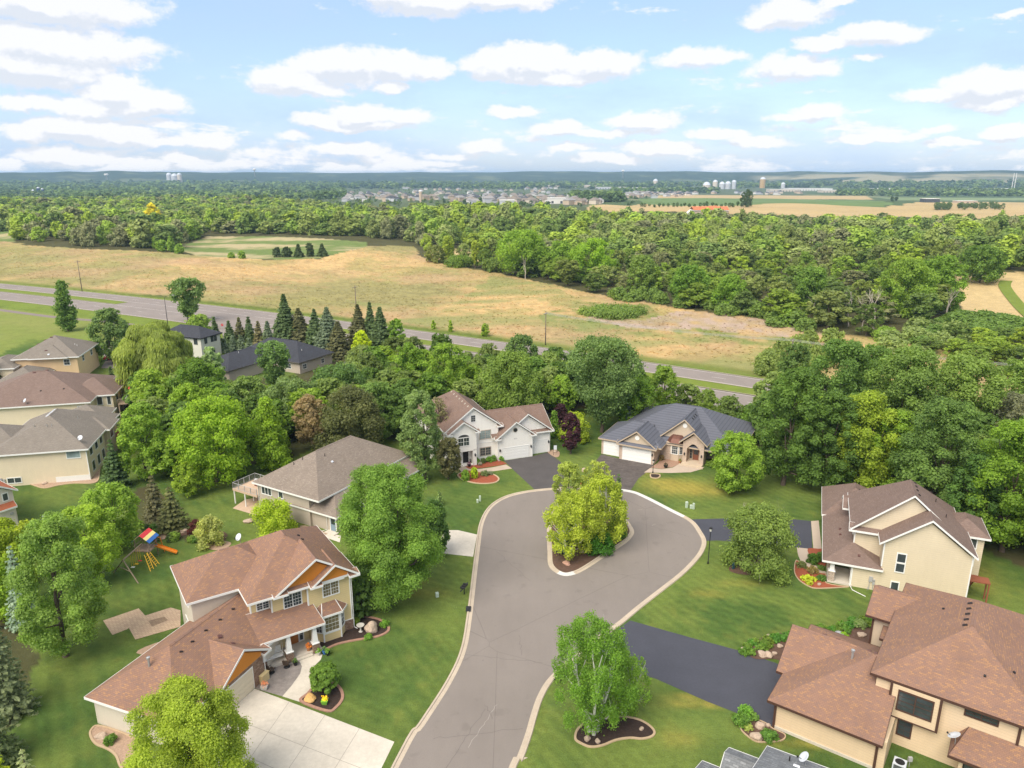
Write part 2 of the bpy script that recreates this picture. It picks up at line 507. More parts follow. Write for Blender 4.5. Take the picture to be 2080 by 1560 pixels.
M_beige_siding = material('taupe_vinyl', (0.45, 0.39, 0.33), 0.7, siding(0.14, 0.8))
M_cream_vinyl = material('ivory_vinyl', (0.72, 0.62, 0.46), 0.7, siding(0.14, 0.82))
M_tan_siding = material('tan_vinyl', (0.68, 0.49, 0.29), 0.7, siding(0.16, 0.8))
M_stucco = material('sand_stucco', (0.50, 0.41, 0.31), 0.85, mottled(2.0, 0.10, 0.1, 18, 0.08))
M_stucco_w = material('white_stucco', (0.62, 0.56, 0.48), 0.85, mottled(2.0, 0.08, 0.1, 18, 0.06))
M_buff_brick = material('buff_brick', (0.42, 0.31, 0.24), 0.85, bricks((0.52, 0.40, 0.32), (0.46, 0.38, 0.31), 0.3, 0.1))
M_stone = material('ledge_stone', (0.21, 0.125, 0.085), 0.9, bricks((0.33, 0.23, 0.17), (0.11, 0.075, 0.055), 0.42, 0.16))
M_stone_l = material('pale_ledge_stone', (0.40, 0.33, 0.26), 0.9, bricks((0.52, 0.45, 0.37), (0.24, 0.19, 0.15), 0.42, 0.16))
M_orange = material('burnt_orange_shake', (0.62, 0.235, 0.035), 0.7, siding(0.12, 0.72))
def glassf(t, b, c):
    p = pos(t)
    n = t.noise(p, 0.9, 2, 0.5)
    t.put(b.inputs['Base Color'], t.vmath('MULTIPLY', c[:3], t_comb(t, t.math('MULTIPLY_ADD', n, 1.4, 0.3))))
M_glass = material('window_glass', (0.045, 0.055, 0.060), 0.08, glassf, spec=0.7)
M_glass_warm = material('window_glass_with_blinds', (0.20, 0.16, 0.09), 0.15, glassf, spec=0.6)
M_glass_pale = material('window_glass_with_pale_blind', (0.26, 0.33, 0.33), 0.2, glassf, spec=0.6)
def garagef(t, b, c):
    sp = t.new('ShaderNodeSeparateXYZ'); t.put(sp.inputs[0], pos(t))
    fr = t.math('FRACT', t.math('DIVIDE', sp.outputs[2], 0.53))
    ln = t.smooth(fr, 0.07, 0.0)
    t.put(b.inputs['Base Color'], t.vmath('MULTIPLY', c[:3], t_comb(t, t.math('MULTIPLY_ADD', ln, -0.25, 1.0))))
M_gdoor = material('white_sectional_door', (0.78, 0.78, 0.76), 0.5, garagef)
M_gdoor_c = material('cream_sectional_door', (0.66, 0.58, 0.44), 0.5, garagef)
M_conc = material('pale_concrete', (0.53, 0.485, 0.415), 0.9, mottled(0.35, 0.26, 0.0, 2.5, 0.16))
M_walk = material('buff_concrete_walk', (0.44, 0.36, 0.29), 0.9, mottled(0.6, 0.10, 0.0, 6, 0.06))
M_kerb = material('weathered_kerb_concrete', (0.44, 0.37, 0.29), 0.9, mottled(0.5, 0.22, 0.1, 6, 0.18))
M_kerb_new = material('new_white_kerb_concrete', (0.56, 0.55, 0.53), 0.9, mottled(0.8, 0.10, 0.0, 6, 0.06))
def streetf(t, b, c):
    p = pos(t)
    n1 = t.noise(p, 0.10, 5, 0.6)
    n2 = t.noise(p, 14.0, 3, 0.7)
    n3 = t.noise(t.vmath('MULTIPLY', p, (0.9, 0.22, 1)), 0.55, 5, 0.65)
    k = t.math('MULTIPLY_ADD', n1, 0.34, 0.83)
    k = t.math('MULTIPLY', k, t.math('MULTIPLY_ADD', n2, 0.30, 0.85))
    k = t.math('MULTIPLY', k, t.math('MULTIPLY_ADD', n3, 0.20, 0.90))
    vo = t.new('ShaderNodeTexVoronoi', feature='DISTANCE_TO_EDGE')
    t.put(vo.inputs['Vector'], t.vmath('ADD', p, t.vmath('MULTIPLY', t.new('ShaderNodeTexNoise').outputs['Color'], (1, 1, 0)))); vo.inputs['Scale'].default_value = 0.045
    cr = t.smooth(vo.outputs[0], 0.0016, 0.0004)
    k = t.math('MULTIPLY', k, t.math('MULTIPLY_ADD', cr, -0.25, 1.0))
    st_ = t.smooth(t.noise(p, 0.55, 3, 0.5), 0.60, 0.72)
    k = t.math('MULTIPLY', k, t.math('MULTIPLY_ADD', st_, -0.10, 1.0))
    st2 = t.smooth(t.noise(t.vmath('ADD', p, (9, 4, 0)), 2.2, 2, 0.5), 0.70, 0.76)
    k = t.math('MULTIPLY', k, t.math('MULTIPLY_ADD', st2, -0.16, 1.0))
    t.put(b.inputs['Base Color'], t.vmath('MULTIPLY', c[:3], t_comb(t, k)))
    t.put(b.inputs['Normal'], t.bump(n2, 0.25, 0.02))
M_street = material('aged_street_asphalt', (0.208, 0.183, 0.166), 0.95, streetf, spec=0.15)
M_hwy = material('highway_asphalt', (0.235, 0.205, 0.188), 0.95, streetf, spec=0.15)
M_blacktop = material('sealed_blacktop', (0.062, 0.065, 0.082), 0.9, mottled(0.35, 0.18, 0.05, 4, 0.15), spec=0.2)
M_oldtop = material('worn_blacktop', (0.100, 0.086, 0.080), 0.95, mottled(0.5, 0.62, 0.05, 2.2, 0.35), spec=0.2)
M_graytop = material('faded_blacktop', (0.085, 0.078, 0.078), 0.95, mottled(0.4, 0.22, 0.05, 3, 0.12), spec=0.2)
M_mulch = material('dark_mulch', (0.040, 0.026, 0.021), 0.95, mottled(5, 0.6, 0.6, 16, 0.5))
M_redmulch = material('red_mulch', (0.27, 0.075, 0.038), 0.95, mottled(5, 0.35, 0.6, 16, 0.3))
M_soil = material('brown_bed_soil', (0.105, 0.062, 0.045), 0.95, mottled(3, 0.4, 0.5, 14, 0.4))
M_rockbed = material('river_rock_bed', (0.36, 0.25, 0.18), 0.95, mottled(5, 0.4, 0.6, 14, 0.4))
M_edger = material('rosy_block_edging', (0.33, 0.19, 0.14), 0.9, mottled(4, 0.35, 0.2))
M_edger_c = material('buff_concrete_edging', (0.43, 0.32, 0.21), 0.9, mottled(4, 0.2, 0.2))
M_rock = material('field_stone', (0.40, 0.31, 0.24), 0.9, mottled(2.0, 0.4, 0.5, 8, 0.3))
M_goldrock = material('golden_boulder', (0.56, 0.34, 0.13), 0.9, mottled(2.0, 0.25, 0.4, 8, 0.2))
M_paver = material('tan_patio_pavers', (0.54, 0.40, 0.27), 0.9, paver((0.46, 0.33, 0.23), (0.33, 0.22, 0.15)))
M_paver_d = material('brown_patio_pavers', (0.30, 0.22, 0.14), 0.9, paver((0.26, 0.18, 0.12), (0.2, 0.13, 0.09)))
M_slate = material('stamped_gray_patio', (0.225, 0.200, 0.185), 0.8, mottled(1.3, 0.5, 0.2, 5, 0.2))
M_steel = material('galvanised_steel', (0.45, 0.46, 0.47), 0.4, mottled(3, 0.1), metal=0.6)
M_black = material('black_metal', (0.018, 0.018, 0.020), 0.5, mottled(3, 0.2))
M_dish = material('pale_gray_dish', (0.52, 0.55, 0.60), 0.4, mottled(3, 0.06))
M_vent = material('brown_roof_vent', (0.105, 0.050, 0.045), 0.6, mottled(3, 0.2))
M_ventdark = material('dark_roof_vent', (0.030, 0.022, 0.022), 0.6, mottled(3, 0.2))
M_wood = material('weathered_timber', (0.27, 0.205, 0.155), 0.85, mottled(4, 0.3, 0.2))
M_redwood = material('red_stained_deck', (0.25, 0.085, 0.045), 0.8, mottled(4, 0.25, 0.2))
M_deck = material('tan_deck_boards', (0.50, 0.37, 0.27), 0.8, mottled(3, 0.2))
M_copper = material('aged_copper_roof', (0.125, 0.055, 0.040), 0.5, mottled(3, 0.3), metal=0.3)
M_utility = material('pale_green_utility_plastic', (0.47, 0.55, 0.46), 0.6, mottled(3, 0.08))
M_utility_g = material('gray_utility_metal', (0.36, 0.36, 0.36), 0.5, mottled(3, 0.08))
M_pole = material('weathered_wood_pole', (0.16, 0.125, 0.10), 0.9, mottled(2, 0.3))
M_red = material('red_paint', (0.50, 0.03, 0.035), 0.5, mottled(3, 0.1))
M_blue = material('blue_canvas', (0.04, 0.14, 0.42), 0.7, mottled(3, 0.1))
M_yellow = material('yellow_plastic', (0.70, 0.42, 0.03), 0.6, mottled(3, 0.1))
M_yelcanvas = material('yellow_canvas', (0.80, 0.66, 0.25), 0.7, mottled(3, 0.06))
M_redcanvas = material('red_canvas', (0.62, 0.05, 0.06), 0.7, mottled(3, 0.08))
M_orangep = material('orange_plastic', (0.68, 0.22, 0.02), 0.5, mottled(3, 0.1))
M_green = material('green_glaze', (0.18, 0.42, 0.05), 0.4, mottled(3, 0.1))
M_terracotta = material('terracotta', (0.42, 0.20, 0.10), 0.8, mottled(3, 0.2))
M_wicker = material('brown_wicker', (0.095, 0.065, 0.045), 0.8, mottled(8, 0.4, 0.3))
M_door = material('red_brown_door', (0.22, 0.085, 0.05), 0.5, mottled(2, 0.15))
M_bluedoor = material('gray_blue_door', (0.20, 0.27, 0.34), 0.5, mottled(2, 0.1))
M_plaster = material('pale_gray_plaster', (0.50, 0.48, 0.44), 0.85, mottled(2, 0.15))

# ------------------------------------------------------------------ ground
ZM = {1: (180, 1040, 3), 2: (1540, 1160, 3.852), 3: (1180, 780, 5.474), 4: (820, 760, 5.778), 5: (1580, 930, 4.16), 6: (440, 860, 4),
      7: (0, 660, 3.715), 8: (0, 960, 2.6), 9: (1080, 920, 5.2), 10: (1080, 1240, 4), 11: (1380, 980, 5.572), 12: (320, 560, 3.852), 13: (0, 540, 4.522), 14: (200, 960, 5.778)}
def Q(zn, pts): a, b, s = ZM[zn]; return [(a + x / s, b + y / s) for x, y in pts]
def W(pts, z=None): return [G(x, y, z) for x, y in pts]

def vnoise(x, y, seed=0):
    xi = np.floor(x).astype(np.int64); yi = np.floor(y).astype(np.int64)
    fx = x - xi; fy = y - yi
    fx = fx * fx * (3 - 2 * fx); fy = fy * fy * (3 - 2 * fy)
    def h(a, b):
        n = (a * 374761393 + b * 668265263 + seed * 982451653) & 0x7fffffff
        n = ((n ^ (n >> 13)) * 1274126177) & 0x7fffffff
        return ((n ^ (n >> 16)) & 0xffff) / 65535.0
    return (h(xi, yi) * (1 - fx) * (1 - fy) + h(xi + 1, yi) * fx * (1 - fy) + h(xi, yi + 1) * (1 - fx) * fy + h(xi + 1, yi + 1) * fx * fy)
def fbm(x, y, sc, oct=4, seed=0):
    a, t, v = 1.0, 0.0, 0.0
    for i in range(oct):
        v = v + a * vnoise(x / sc, y / sc, seed + i * 17); t += a
        a *= 0.55; sc /= 2.1
    return v / t
def inpoly(x, y, poly):
    c = np.zeros(x.shape, bool)
    n = len(poly)
    for i in range(n):
        x0, y0 = poly[i][0], poly[i][1]; x1, y1 = poly[(i + 1) % n][0], poly[(i + 1) % n][1]
        if y0 == y1: continue
        k = ((y0 > y) != (y1 > y)) & (x < (x1 - x0) * (y - y0) / (y1 - y0) + x0)
        c ^= k
    return c
def L(*c): return np.array(c, float)
LAWN_A, LAWN_B, LAWN_DRY = L(.064, .112, .026), L(.125, .170, .038), L(.30, .25, .055)
STRAW, STRAW2, OLIVE, REED, VERGE = L(.47, .325, .150), L(.37, .27, .135), L(.20, .205, .080), L(.36, .275, .215), L(.15, .20, .035)
WOODF, FARM_T, FARM_G, TOWN, VALLEY, BLUFF = L(.070, .068, .030), L(.40, .30, .15), L(.12, .18, .06), L(.085, .11, .055), L(.070, .105, .042), L(.030, .052, .030)

P_FIELD_TOP = [(-400, 505), (0, 490), (80, 500), (200, 507), (340, 512), (400, 520), (560, 527), (650, 524), (700, 510), (745, 500), (840, 500), (865, 528), (1000, 553), (1100, 572), (1240, 602), (1400, 630), (1560, 660), (1640, 684), (1850, 702), (2080, 735), (2500, 790)]
P_GOLF = [(355, 505), (420, 480), (540, 480), (640, 484), (745, 492), (745, 502), (700, 512), (650, 524), (560, 527), (400, 520)]
P_GOLF2 = [(-300, 462), (28, 461), (32, 492), (0, 490), (-300, 500)]
P_RFIELD = [(1940, 561), (2500, 563), (2600, 690), (2080, 655), (1985, 648), (1955, 630)]
P_DRY2 = [(868, 503), (930, 506), (1005, 512), (1010, 540), (960, 534), (885, 526)]
P_REED1 = [(1180, 628), (1240, 640), (1300, 655), (1370, 640), (1450, 632), (1560, 650), (1640, 668), (1720, 674), (1820, 680), (1700, 690), (1560, 690), (1420, 672), (1280, 668), (1190, 645)]
P_GRN1 = [(1090, 640), (1180, 615), (1320, 618), (1330, 640), (1420, 668), (1600, 690), (1700, 700), (1560, 706), (1380, 692), (1200, 676), (1110, 660)]
P_FG = [(1300, 404), (1340, 402), (1600, 404), (1765, 406), (1815, 413), (1795, 420), (1500, 418), (1302, 414)]
P_FT1 = [(1330, 397), (1400, 396), (1760, 398), (1775, 405), (1600, 404), (1330, 402)]
P_FT2 = [(1195, 418), (1300, 415), (1800, 421), (1880, 410), (2200, 412), (2200, 440), (1700, 440), (1500, 436), (1190, 432)]
P_FG3 = [(1780, 401), (2200, 402), (2200, 407), (1830, 406)]
P_SAND = [(1225, 450), (1300, 452), (1260, 462), (1230, 458)]
P_TOWN = [(350, 380), (900, 378), (1330, 376), (1640, 376), (1640, 398), (1330, 398), (1230, 408), (1180, 420), (700, 420), (380, 400)]
P_CREAM = [(1480, 357), (1800, 353), (2200, 352), (2200, 358), (1800, 362), (1540, 368), (1430, 372)]
WP = {k: [(v.x, v.y) for v in W(p)] for k, p in dict(golf=P_GOLF, golf2=P_GOLF2, rf=P_RFIELD, dry2=P_DRY2, reed=P_REED1, ol=[(700, 610), (900, 630), (1000, 560), (1120, 575), (1180, 610), (1150, 650), (1400, 680), (1640, 710), (1560, 770), (1300, 735), (1000, 685), (820, 655)], grn=P_GRN1, fg=P_FG, ft1=P_FT1, ft2=P_FT2, fg3=P_FG3, sand=P_SAND, town=P_TOWN).items()}
_ft = W(P_FIELD_TOP)
_ft = [(v.x, v.y) for v in _ft]
FIELD_POLY = _ft + [(500, -80), (60, 172), (-10, 222), (-136, 294), (-230, 331), (-420, 420)]
MEADOW_POLY = [(v.x, v.y) for v in W([(-200, 620), (0, 625), (300, 660), (330, 690), (230, 700), (150, 690), (60, 690), (0, 720), (-200, 740)])]
SOIL_POLYS = [[(v.x, v.y) for v in W(p)] for p in (
    [(84, 1310), (64, 1370), (40, 1440), (0, 1520), (-60, 1600), (-200, 1600), (-200, 1260), (50, 1260)],
    [(240, 830), (330, 960), (480, 940), (540, 945), (600, 930), (700, 880), (850, 900), (860, 860), (1120, 850), (1180, 830), (1320, 830), (1400, 800), (1520, 860), (1540, 905), (1640, 960), (1690, 985), (1780, 1000), (1900, 1060), (1980, 1100), (2080, 1150), (2400, 1300), (2600, 800), (2080, 780), (1500, 770), (1300, 730), (1000, 690), (800, 690), (600, 760), (440, 780), (260, 790)],
    [(270, 1060), (330, 1085), (400, 1098), (440, 1105), (420, 1085), (380, 1060), (330, 1000), (300, 985), (270, 1000)])]
DRY_SPOTS = [(G(1380, 990), 5.2, 2.6, .85), (G(1345, 978), 3.0, 1.3, .6), (G(1430, 1000), 4, 1.4, .6), (G(1440, 1205), 2.2, .8, .35), (G(1376, 1500), 1.8, 1.0, .4), (G(1440, 1430), 4.5, .5, .6), (G(1395, 1415), 2.2, .5, .6),
             (G(850, 1205), 3.5, 1.2, .35), (G(830, 1180), 3.0, .8, .35), (G(330, 1370), 3.2, 1.6, .3), (G(300, 1430), 2, 2, .3), (G(1660, 1290), 5, 1.0, .25), (G(1960, 1160), 3, 4, .5), (G(1305, 960), 2.2, 1.2, .5), (G(1660, 1510), 4, .6, .5), (G(1500, 1185), 3, .8, .35)]

def ground_class_colour(x, y):
    n = len(x)
    r = np.hypot(x, y); d = hwd(x, y)
    s_al = (x - _HA[0]) * _hd[0] + (y - _HA[1]) * _hd[1]
    d = d - 7.0 * (1 - ((s_al - 165) / 165.0) ** 2)
    jx = x + (fbm(x, y, 14, 3, 5) - .5) * 10 * sstep(r, 200, 400); jy = y + (fbm(x, y, 14, 3, 9) - .5) * 10 * sstep(r, 200, 400)
    col = np.zeros((n, 3)); cls = np.zeros(n, int)
    # near lawns: mown turf with fresher and paler swathes
    a = fbm(x, y, 9.0, 4, 1); b = fbm(x, y, 2.0, 3, 3)
    t = np.clip((a - .40) * 3.2 + (b - .5) * .9 + .30, 0, 1)
    # mowing passes
    t = np.clip(t + .20 * np.sin((x * .78 + y * .62) * 2 * math.pi / 1.9) * sstep(fbm(x, y, 17, 2, 33), .42, .6), 0, 1)
    c = LAWN_A * (1 - t[:, None]) + LAWN_B * t[:, None]
    w_ = sstep(x, 25, 45) * 0 + 0
    yl = np.clip((fbm(x, y, 1.3, 3, 22) - .63) * 5, 0, 1)[:, None] * .35
    c = c * (1 - yl) + L(.17, .18, .04) * yl
    for (p, rx, ry, k) in DRY_SPOTS:
        m = np.exp(-(((x - p.x) / rx) ** 2 + ((y - p.y) / ry) ** 2)) * k
        m = np.clip(m * (0.35 + 1.5 * fbm(x, y, 1.1, 3, 41)) , 0, .85)[:, None]
        c = c * (1 - m) + LAWN_DRY * m
    col[:] = c
    # meadow by the highway
    m = inpoly(x, y, MEADOW_POLY)
    mm = fbm(x, y, 22, 4, 13)[:, None]
    mc = L(.125, .195, .028) * (1 - mm) + L(.25, .24, .085) * mm
    col[m] = mc[m]
    for sp in SOIL_POLYS:
        m = inpoly(x + (fbm(x, y, 3, 2, 4) - .5) * 2.0, y + (fbm(x, y, 3, 2, 8) - .5) * 2.0, sp)
        sc = (L(.080, .058, .038) * (1 - a[:, None]) + L(.055, .070, .022) * a[:, None] * 1.2)
        col[m] = sc[m]; cls[m] = 3
    # verges
    m = (d > -42) & (d < 5)
    vc = VERGE * (0.85 + .3 * fbm(x, y, 6, 3, 2))[:, None]
    k = (sstep(d, -42, -34))[:, None] * (sstep(x, -60, -100) + sstep(x, 40, 30) * 0 + .6).clip(0, 1)[:, None]
    col = np.where(m[:, None], col * (1 - k) + vc * k, col)
    # beyond the highway
    far = d > 2
    col[far] = (WOODF * (0.8 + .5 * a)[:, None])[far]; cls[far] = 3
    m = far & inpoly(jx, jy, FIELD_POLY)
    n1 = fbm(x, y, 70, 5, 50)[:, None]; n2 = fbm(x * .6 + y * .3, y * 1.8 - x * .5, 30, 5, 60)[:, None]; n3 = fbm(x, y, 4, 4, 70)[:, None]; n4 = fbm(x, y, 1.6, 3, 75)[:, None]
    fc = STRAW * (1 - np.clip((n2 - .40) * 2.6, 0, 1)) + STRAW2 * np.clip((n2 - .40) * 2.6, 0, 1)
    ol = np.clip((n1 - .47) * 4.5 + (n3 - .5) * 1.2, 0, .75)
    fc = fc * (1 - ol) + OLIVE * ol
    ol2 = np.clip((fbm(x, y, 22, 4, 91)[:, None] - .56) * 5 + (n3 - .5) * 1.6, 0, .6)
    fc = fc * (1 - ol2) + L(.25, .23, .085) * ol2
    pk = np.clip((fbm(x, y, 45, 3, 97)[:, None] - .55) * 4, 0, .5)
    fc = fc * (1 - pk) + L(.40, .26, .155) * pk
    fc = fc * (.55 + .45 * n3 + .45 * n4)
    col[m] = fc[m]; cls[m] = 1
    g_ = m & inpoly(jx, jy, WP['grn']); gk = (np.clip(.3 + (n3 - .4) * 2.5, 0, 1) * .8)
    col = np.where(g_[:, None], col * (1 - gk) + L(.115, .175, .040) * gk, col)
    g_ = m & inpoly(jx, jy, WP['ol']); gk = (np.clip(.45 + (n2 - .45) * 4 + (n3 - .5), 0, 1) * .8)
    col = np.where(g_[:, None], col * (1 - gk) + L(.22, .235, .085) * gk, col)
    g_ = m & inpoly(jx, jy, WP['reed']); gk = np.clip(.75 + (n3 - .5) * 2.5, 0, 1)
    col = np.where(g_[:, None], col * (1 - gk) + REED * (.8 + .4 * n3) * gk, col)
    # green strip next to the far shoulder
    k = (sstep(d, 9, 4) * (d > 2))[:, None]
    col = col * (1 - k * .8) + VERGE * .8 * k * .8 + 0
    for key in ('golf', 'golf2'):
        m = far & inpoly(x, y, WP[key])
        st = fbm(x * .35, y * 1.3, 16, 4, 80)[:, None]; k = np.clip((st - .44) * 6, 0, 1)
        gc = L(.135, .185, .055) * (1 - k) + L(.38, .32, .18) * k
        col[m] = gc[m]; cls[m] = 2
    m = far & (inpoly(x, y, WP['rf']) | inpoly(x, y, WP['dry2']) | inpoly(x, y, WP['sand']))
    col[m] = (L(.45, .34, .17) * (.86 + .22 * n3 + .1 * n2))[m]; cls[m] = 1
    # far country
    k = sstep(r, 850, 1300)[:, None]
    vv = fbm(x, y, 120, 5, 30)[:, None]; v2 = fbm(x, y, 35, 4, 31)[:, None]
    vc = VALLEY * (0.75 + .5 * v2) * (1 - np.clip((vv - .58) * 5, 0, .7)) + L(.22, .22, .11) * np.clip((vv - .58) * 5, 0, .7)
    mm = far & (cls == 3)
    col = np.where(mm[:, None], col * (1 - k) + vc * k, col)
    cls[(r > 1100) & far & (cls == 3)] = 5
    m = inpoly(x, y, WP['town']); tc_ = TOWN * (0.7 + .6 * v2)
    col[m] = tc_[m]
    for key, cc, cl in (('ft2', FARM_T, 4), ('ft1', FARM_T, 4), ('fg', FARM_G, 4), ('fg3', L(.17, .22, .10), 4)):
        m = inpoly(x, y, WP[key])
        col[m] = (cc * (.85 + .3 * fbm(x * .3, y, 40, 4, 77)[:, None]))[m]; cls[m] = cl
    hill = sstep(r, 4650, 5000)[:, None]
    bn = fbm(x, y, 210, 5, 8)[:, None]; bn2 = fbm(x, y, 60, 4, 18)[:, None]
    bc = BLUFF * (.6 + .9 * bn2) * (1 - np.clip((bn - .62) * 6, 0, .6)) + L(.14, .16, .08) * np.clip((bn - .62) * 6, 0, .6)
    col = col * (1 - hill) + bc * hill
    az = np.arctan2(x, y)
    # pale cleared slope on the right part of the bluff
    m = (sstep(az, .29, .33) * sstep(r, 4850, 5150) * sstep(r, 6100, 5800))[:, None] * np.clip((fbm(x, y, 260, 3, 66)[:, None] - .35) * 5, 0, 1)
    col = col * (1 - m) + L(.26, .24, .15) * m
    cls[r > 4900] = 6
    return cls, np.clip(col, .003, .9)

NR, NA = 640, 720
rr = np.exp(np.linspace(math.log(16.0), math.log(11000.0), NR))
aa = np.linspace(-R(58), R(58), NA)
RR, AA = np.meshgrid(rr, aa, indexing='ij')
gx = (RR * np.sin(AA)).ravel(); gy = (RR * np.cos(AA)).ravel()
gz = terr(gx, gy)
gcls, gcol = ground_class_colour(gx, gy)
ii = np.arange((NR - 1) * (NA - 1)); ri = ii // (NA - 1); ai = ii % (NA - 1)
v0 = ri * NA + ai
gf = np.stack([v0, v0 + 1, v0 + NA + 1, v0 + NA], 1)[:, ::-1]
fcls = gcls[gf[:, 0]]
def groundf(t, b, c):
    at = t.new('ShaderNodeAttribute', attribute_name='ground_colour')
    p = pos(t)
    n1 = t.noise(p, 1.7, 5, 0.7); n2 = t.noise(p, 0.33, 5, 0.65); n3 = t.noise(p, 7.0, 4, 0.7)
    k = t.math('MULTIPLY', t.math('MULTIPLY_ADD', n1, 0.75, 0.63), t.math('MULTIPLY_ADD', n2, 0.55, 0.73))
    k = t.math('MULTIPLY', k, t.math('MULTIPLY_ADD', n3, 0.8, 0.6))
    t.put(b.inputs['Base Color'], t.vmath('MULTIPLY', at.outputs['Color'], t_comb(t, k)))
    t.put(b.inputs['Normal'], t.bump(t.math('ADD', t.math('ADD', n1, n3), t.math('MULTIPLY', n2, 2.0)), 0.55, 0.16))
M_ground = material('turf_and_field', (.1, .1, .1), 0.97, groundf, spec=0.1)
def lawnf(t, b, c):
    groundf(t, b, c)
    src = b.inputs['Base Color'].links[0].from_socket
    p = pos(t); outs = []; near = t.smooth(t.vmath('LENGTH', p), 165, 135)
    for (ax, ay, per, sd) in ((.42, .90, 1.15, 0.0), (.86, .5, 1.1, 31.0)):
        d_ = t.vmath('DOT_PRODUCT', p, (ax * 6.283 / per, ay * 6.283 / per, 0))
        wv = t.math('SINE', t.math('ADD', d_, t.math('MULTIPLY', t.noise(p, .35, 2), 3.0)))
        mk = t.smooth(t.noise(t.vmath('ADD', p, (sd, sd, 0)), .045, 2), .44, .58)
        outs.append(t.math('MULTIPLY', t.math('MULTIPLY', wv, near), mk))
    k = t.math('MULTIPLY_ADD', t.math('ADD', outs[0], outs[1]), .06, 1.0)
    sp_ = t.noise(p, 3.2, 3, .8); wd_ = t.smooth(sp_, .66, .74)
    colr = t.mix(t.math('MULTIPLY', wd_, .30), t.vmath('MULTIPLY', src, t_comb(t, k)), (.26, .26, .10, 1))
    t.put(b.inputs['Base Color'], colr)
M_lawn = material('mown_turf', (.1, .1, .1), 0.97, lawnf, spec=0.1)
for ci, nm, lb in ((0, 'lawn', 0), (1, 'dry_field', 0), (2, 'golf_course', 0), (3, 'woodland_floor', 0), (4, 'farmland', 0), (5, 'valley_floor', 0), (6, 'hills', 0)):
    sel = gf[fcls == ci]
    if not len(sel): continue
    used, inv = np.unique(sel.ravel(), return_inverse=True)
    vs = np.stack([gx[used], gy[used], gz[used]], 1)
    cc = np.concatenate([gcol[used], np.ones((len(used), 1))], 1)
    me = np_mesh(nm, vs, inv.reshape(-1, 4), attrs={'ground_colour': ('FLOAT_COLOR', 'POINT', cc)}, smooth=True)
    tag(link(nm, me, M_lawn if nm == 'lawn' else M_ground), kind='structure')
# coarse ground behind and beside the sector so that the surroundings are closed
bm_ = MB()
ring = []
for k in range(37):
    a = R(58) + (2 * math.pi - 2 * R(58)) * k / 36
    ring.append(a)
vv = [(0, 0, 0)] + [(16 * math.sin(a), 16 * math.cos(a), 0) for a in ring] + [(700 * math.sin(a), 700 * math.cos(a), 0) for a in ring]
ff = [(1 + k, 38 + k, 39 + k, 2 + k) for k in range(36)] + [(0, 1 + k, 2 + k) for k in range(36)]
bm_.add(vv, ff)
vv = [(0, 0, 0)] + [(16 * math.sin(a), 16 * math.cos(a), 0) for a in np.linspace(-R(58), R(58), 12)]
bm_.add(vv, [(0, k + 2, k + 1) for k in range(11)][::1])
M_backlawn = material('back_lawn', (.075, .125, .02), 0.97, mottled(.5, .25, .2, 4, .2), spec=0.1)
tag(bm_.build('lawn', M_backlawn), kind='structure')

# ------------------------------------------------------------------ flat sheets: street, kerbs, drives, walks, beds
def smoothline(pts, n=6, closed=False):
    P = [Vector((p[0], p[1])) for p in pts]; out = []
    m = len(P); rng = range(m if closed else m - 1)
    for i in rng:
        p0 = P[(i - 1) % m] if closed or i > 0 else P[i]; p1 = P[i]; p2 = P[(i + 1) % m]; p3 = P[(i + 2) % m] if closed or i + 2 < m else P[(i + 1) % m]
        for k in range(n):
            t = k / n
            out.append(0.5 * ((2 * p1) + (-p0 + p2) * t + (2 * p0 - 5 * p1 + 4 * p2 - p3) * t * t + (-p0 + 3 * p1 - 3 * p2 + p3) * t ** 3))
    if not closed: out.append(P[-1])
    return out
def offset(line, d, closed=False):
    out = []; n = len(line)
    for i in range(n):
        a = line[(i - 1) % n] if closed or i > 0 else line[i]; b = line[(i + 1) % n] if closed or i < n - 1 else line[i]
        t = (b - a).normalized(); nrm = Vector((-t.y, t.x))
        out.append(line[i] + nrm * d)
    return out
def strip(mb, l0, l1, z0, z1, m=0, closed=False):
    n = len(l0)
    v = [(p.x, p.y, z0) for p in l0] + [(p.x, p.y, z1) for p in l1]
    f = [(i, (i + 1) % n, n + (i + 1) % n, n + i) for i in range(n if closed else n - 1)]
    return mb.add(v, f, m)
def sheet(name, pts, z, m, label=None, cat=None, kind='structure', raised=0.0):
    mb = MB(); pp = [(p[0], p[1]) for p in pts]
    ar = sum(pp[i][0] * pp[(i + 1) % len(pp)][1] - pp[(i + 1) % len(pp)][0] * pp[i][1] for i in range(len(pp)))
    if ar < 0: pp = pp[::-1]
    if raised: mb.prism(pp, z - raised, z, 0, bottom=False)
    else: mb.add([(p[0], p[1], z) for p in pp], [tuple(range(len(pp)))])
    o = mb.build(name, m)
    if kind: tag(o, kind=kind)
    if label: tag(o, label, cat)
    return o

ST_L = [(800, 1548), (850, 1470), (905, 1385), (935, 1320), (948, 1250), (957, 1180), (966, 1110), (974, 1062), (992, 1030), (1022, 1010), (1062, 999), (1110, 993)]
ST_R = [(1170, 989), (1225, 991), (1280, 997), (1311, 1008), (1364, 1035), (1407, 1058), (1427, 1083), (1435, 1101), (1430, 1120), (1415, 1141), (1388, 1168), (1349, 1199), (1322, 1220), (1297, 1240), (1265, 1267), (1230, 1292), (1175, 1335), (1127, 1380), (1105, 1415), (1092, 1452), (1080, 1495), (1062, 1545), (1035, 1600)]
st = smoothline([(-27, -22), (-17, 20)] + [(v.x, v.y) for v in W(ST_L + ST_R)] + [(-7.2, 20), (-17, -22)], 5)
sheet('street', [(p.x, p.y) for p in offset(st, -0.30)], 0.012, M_street)
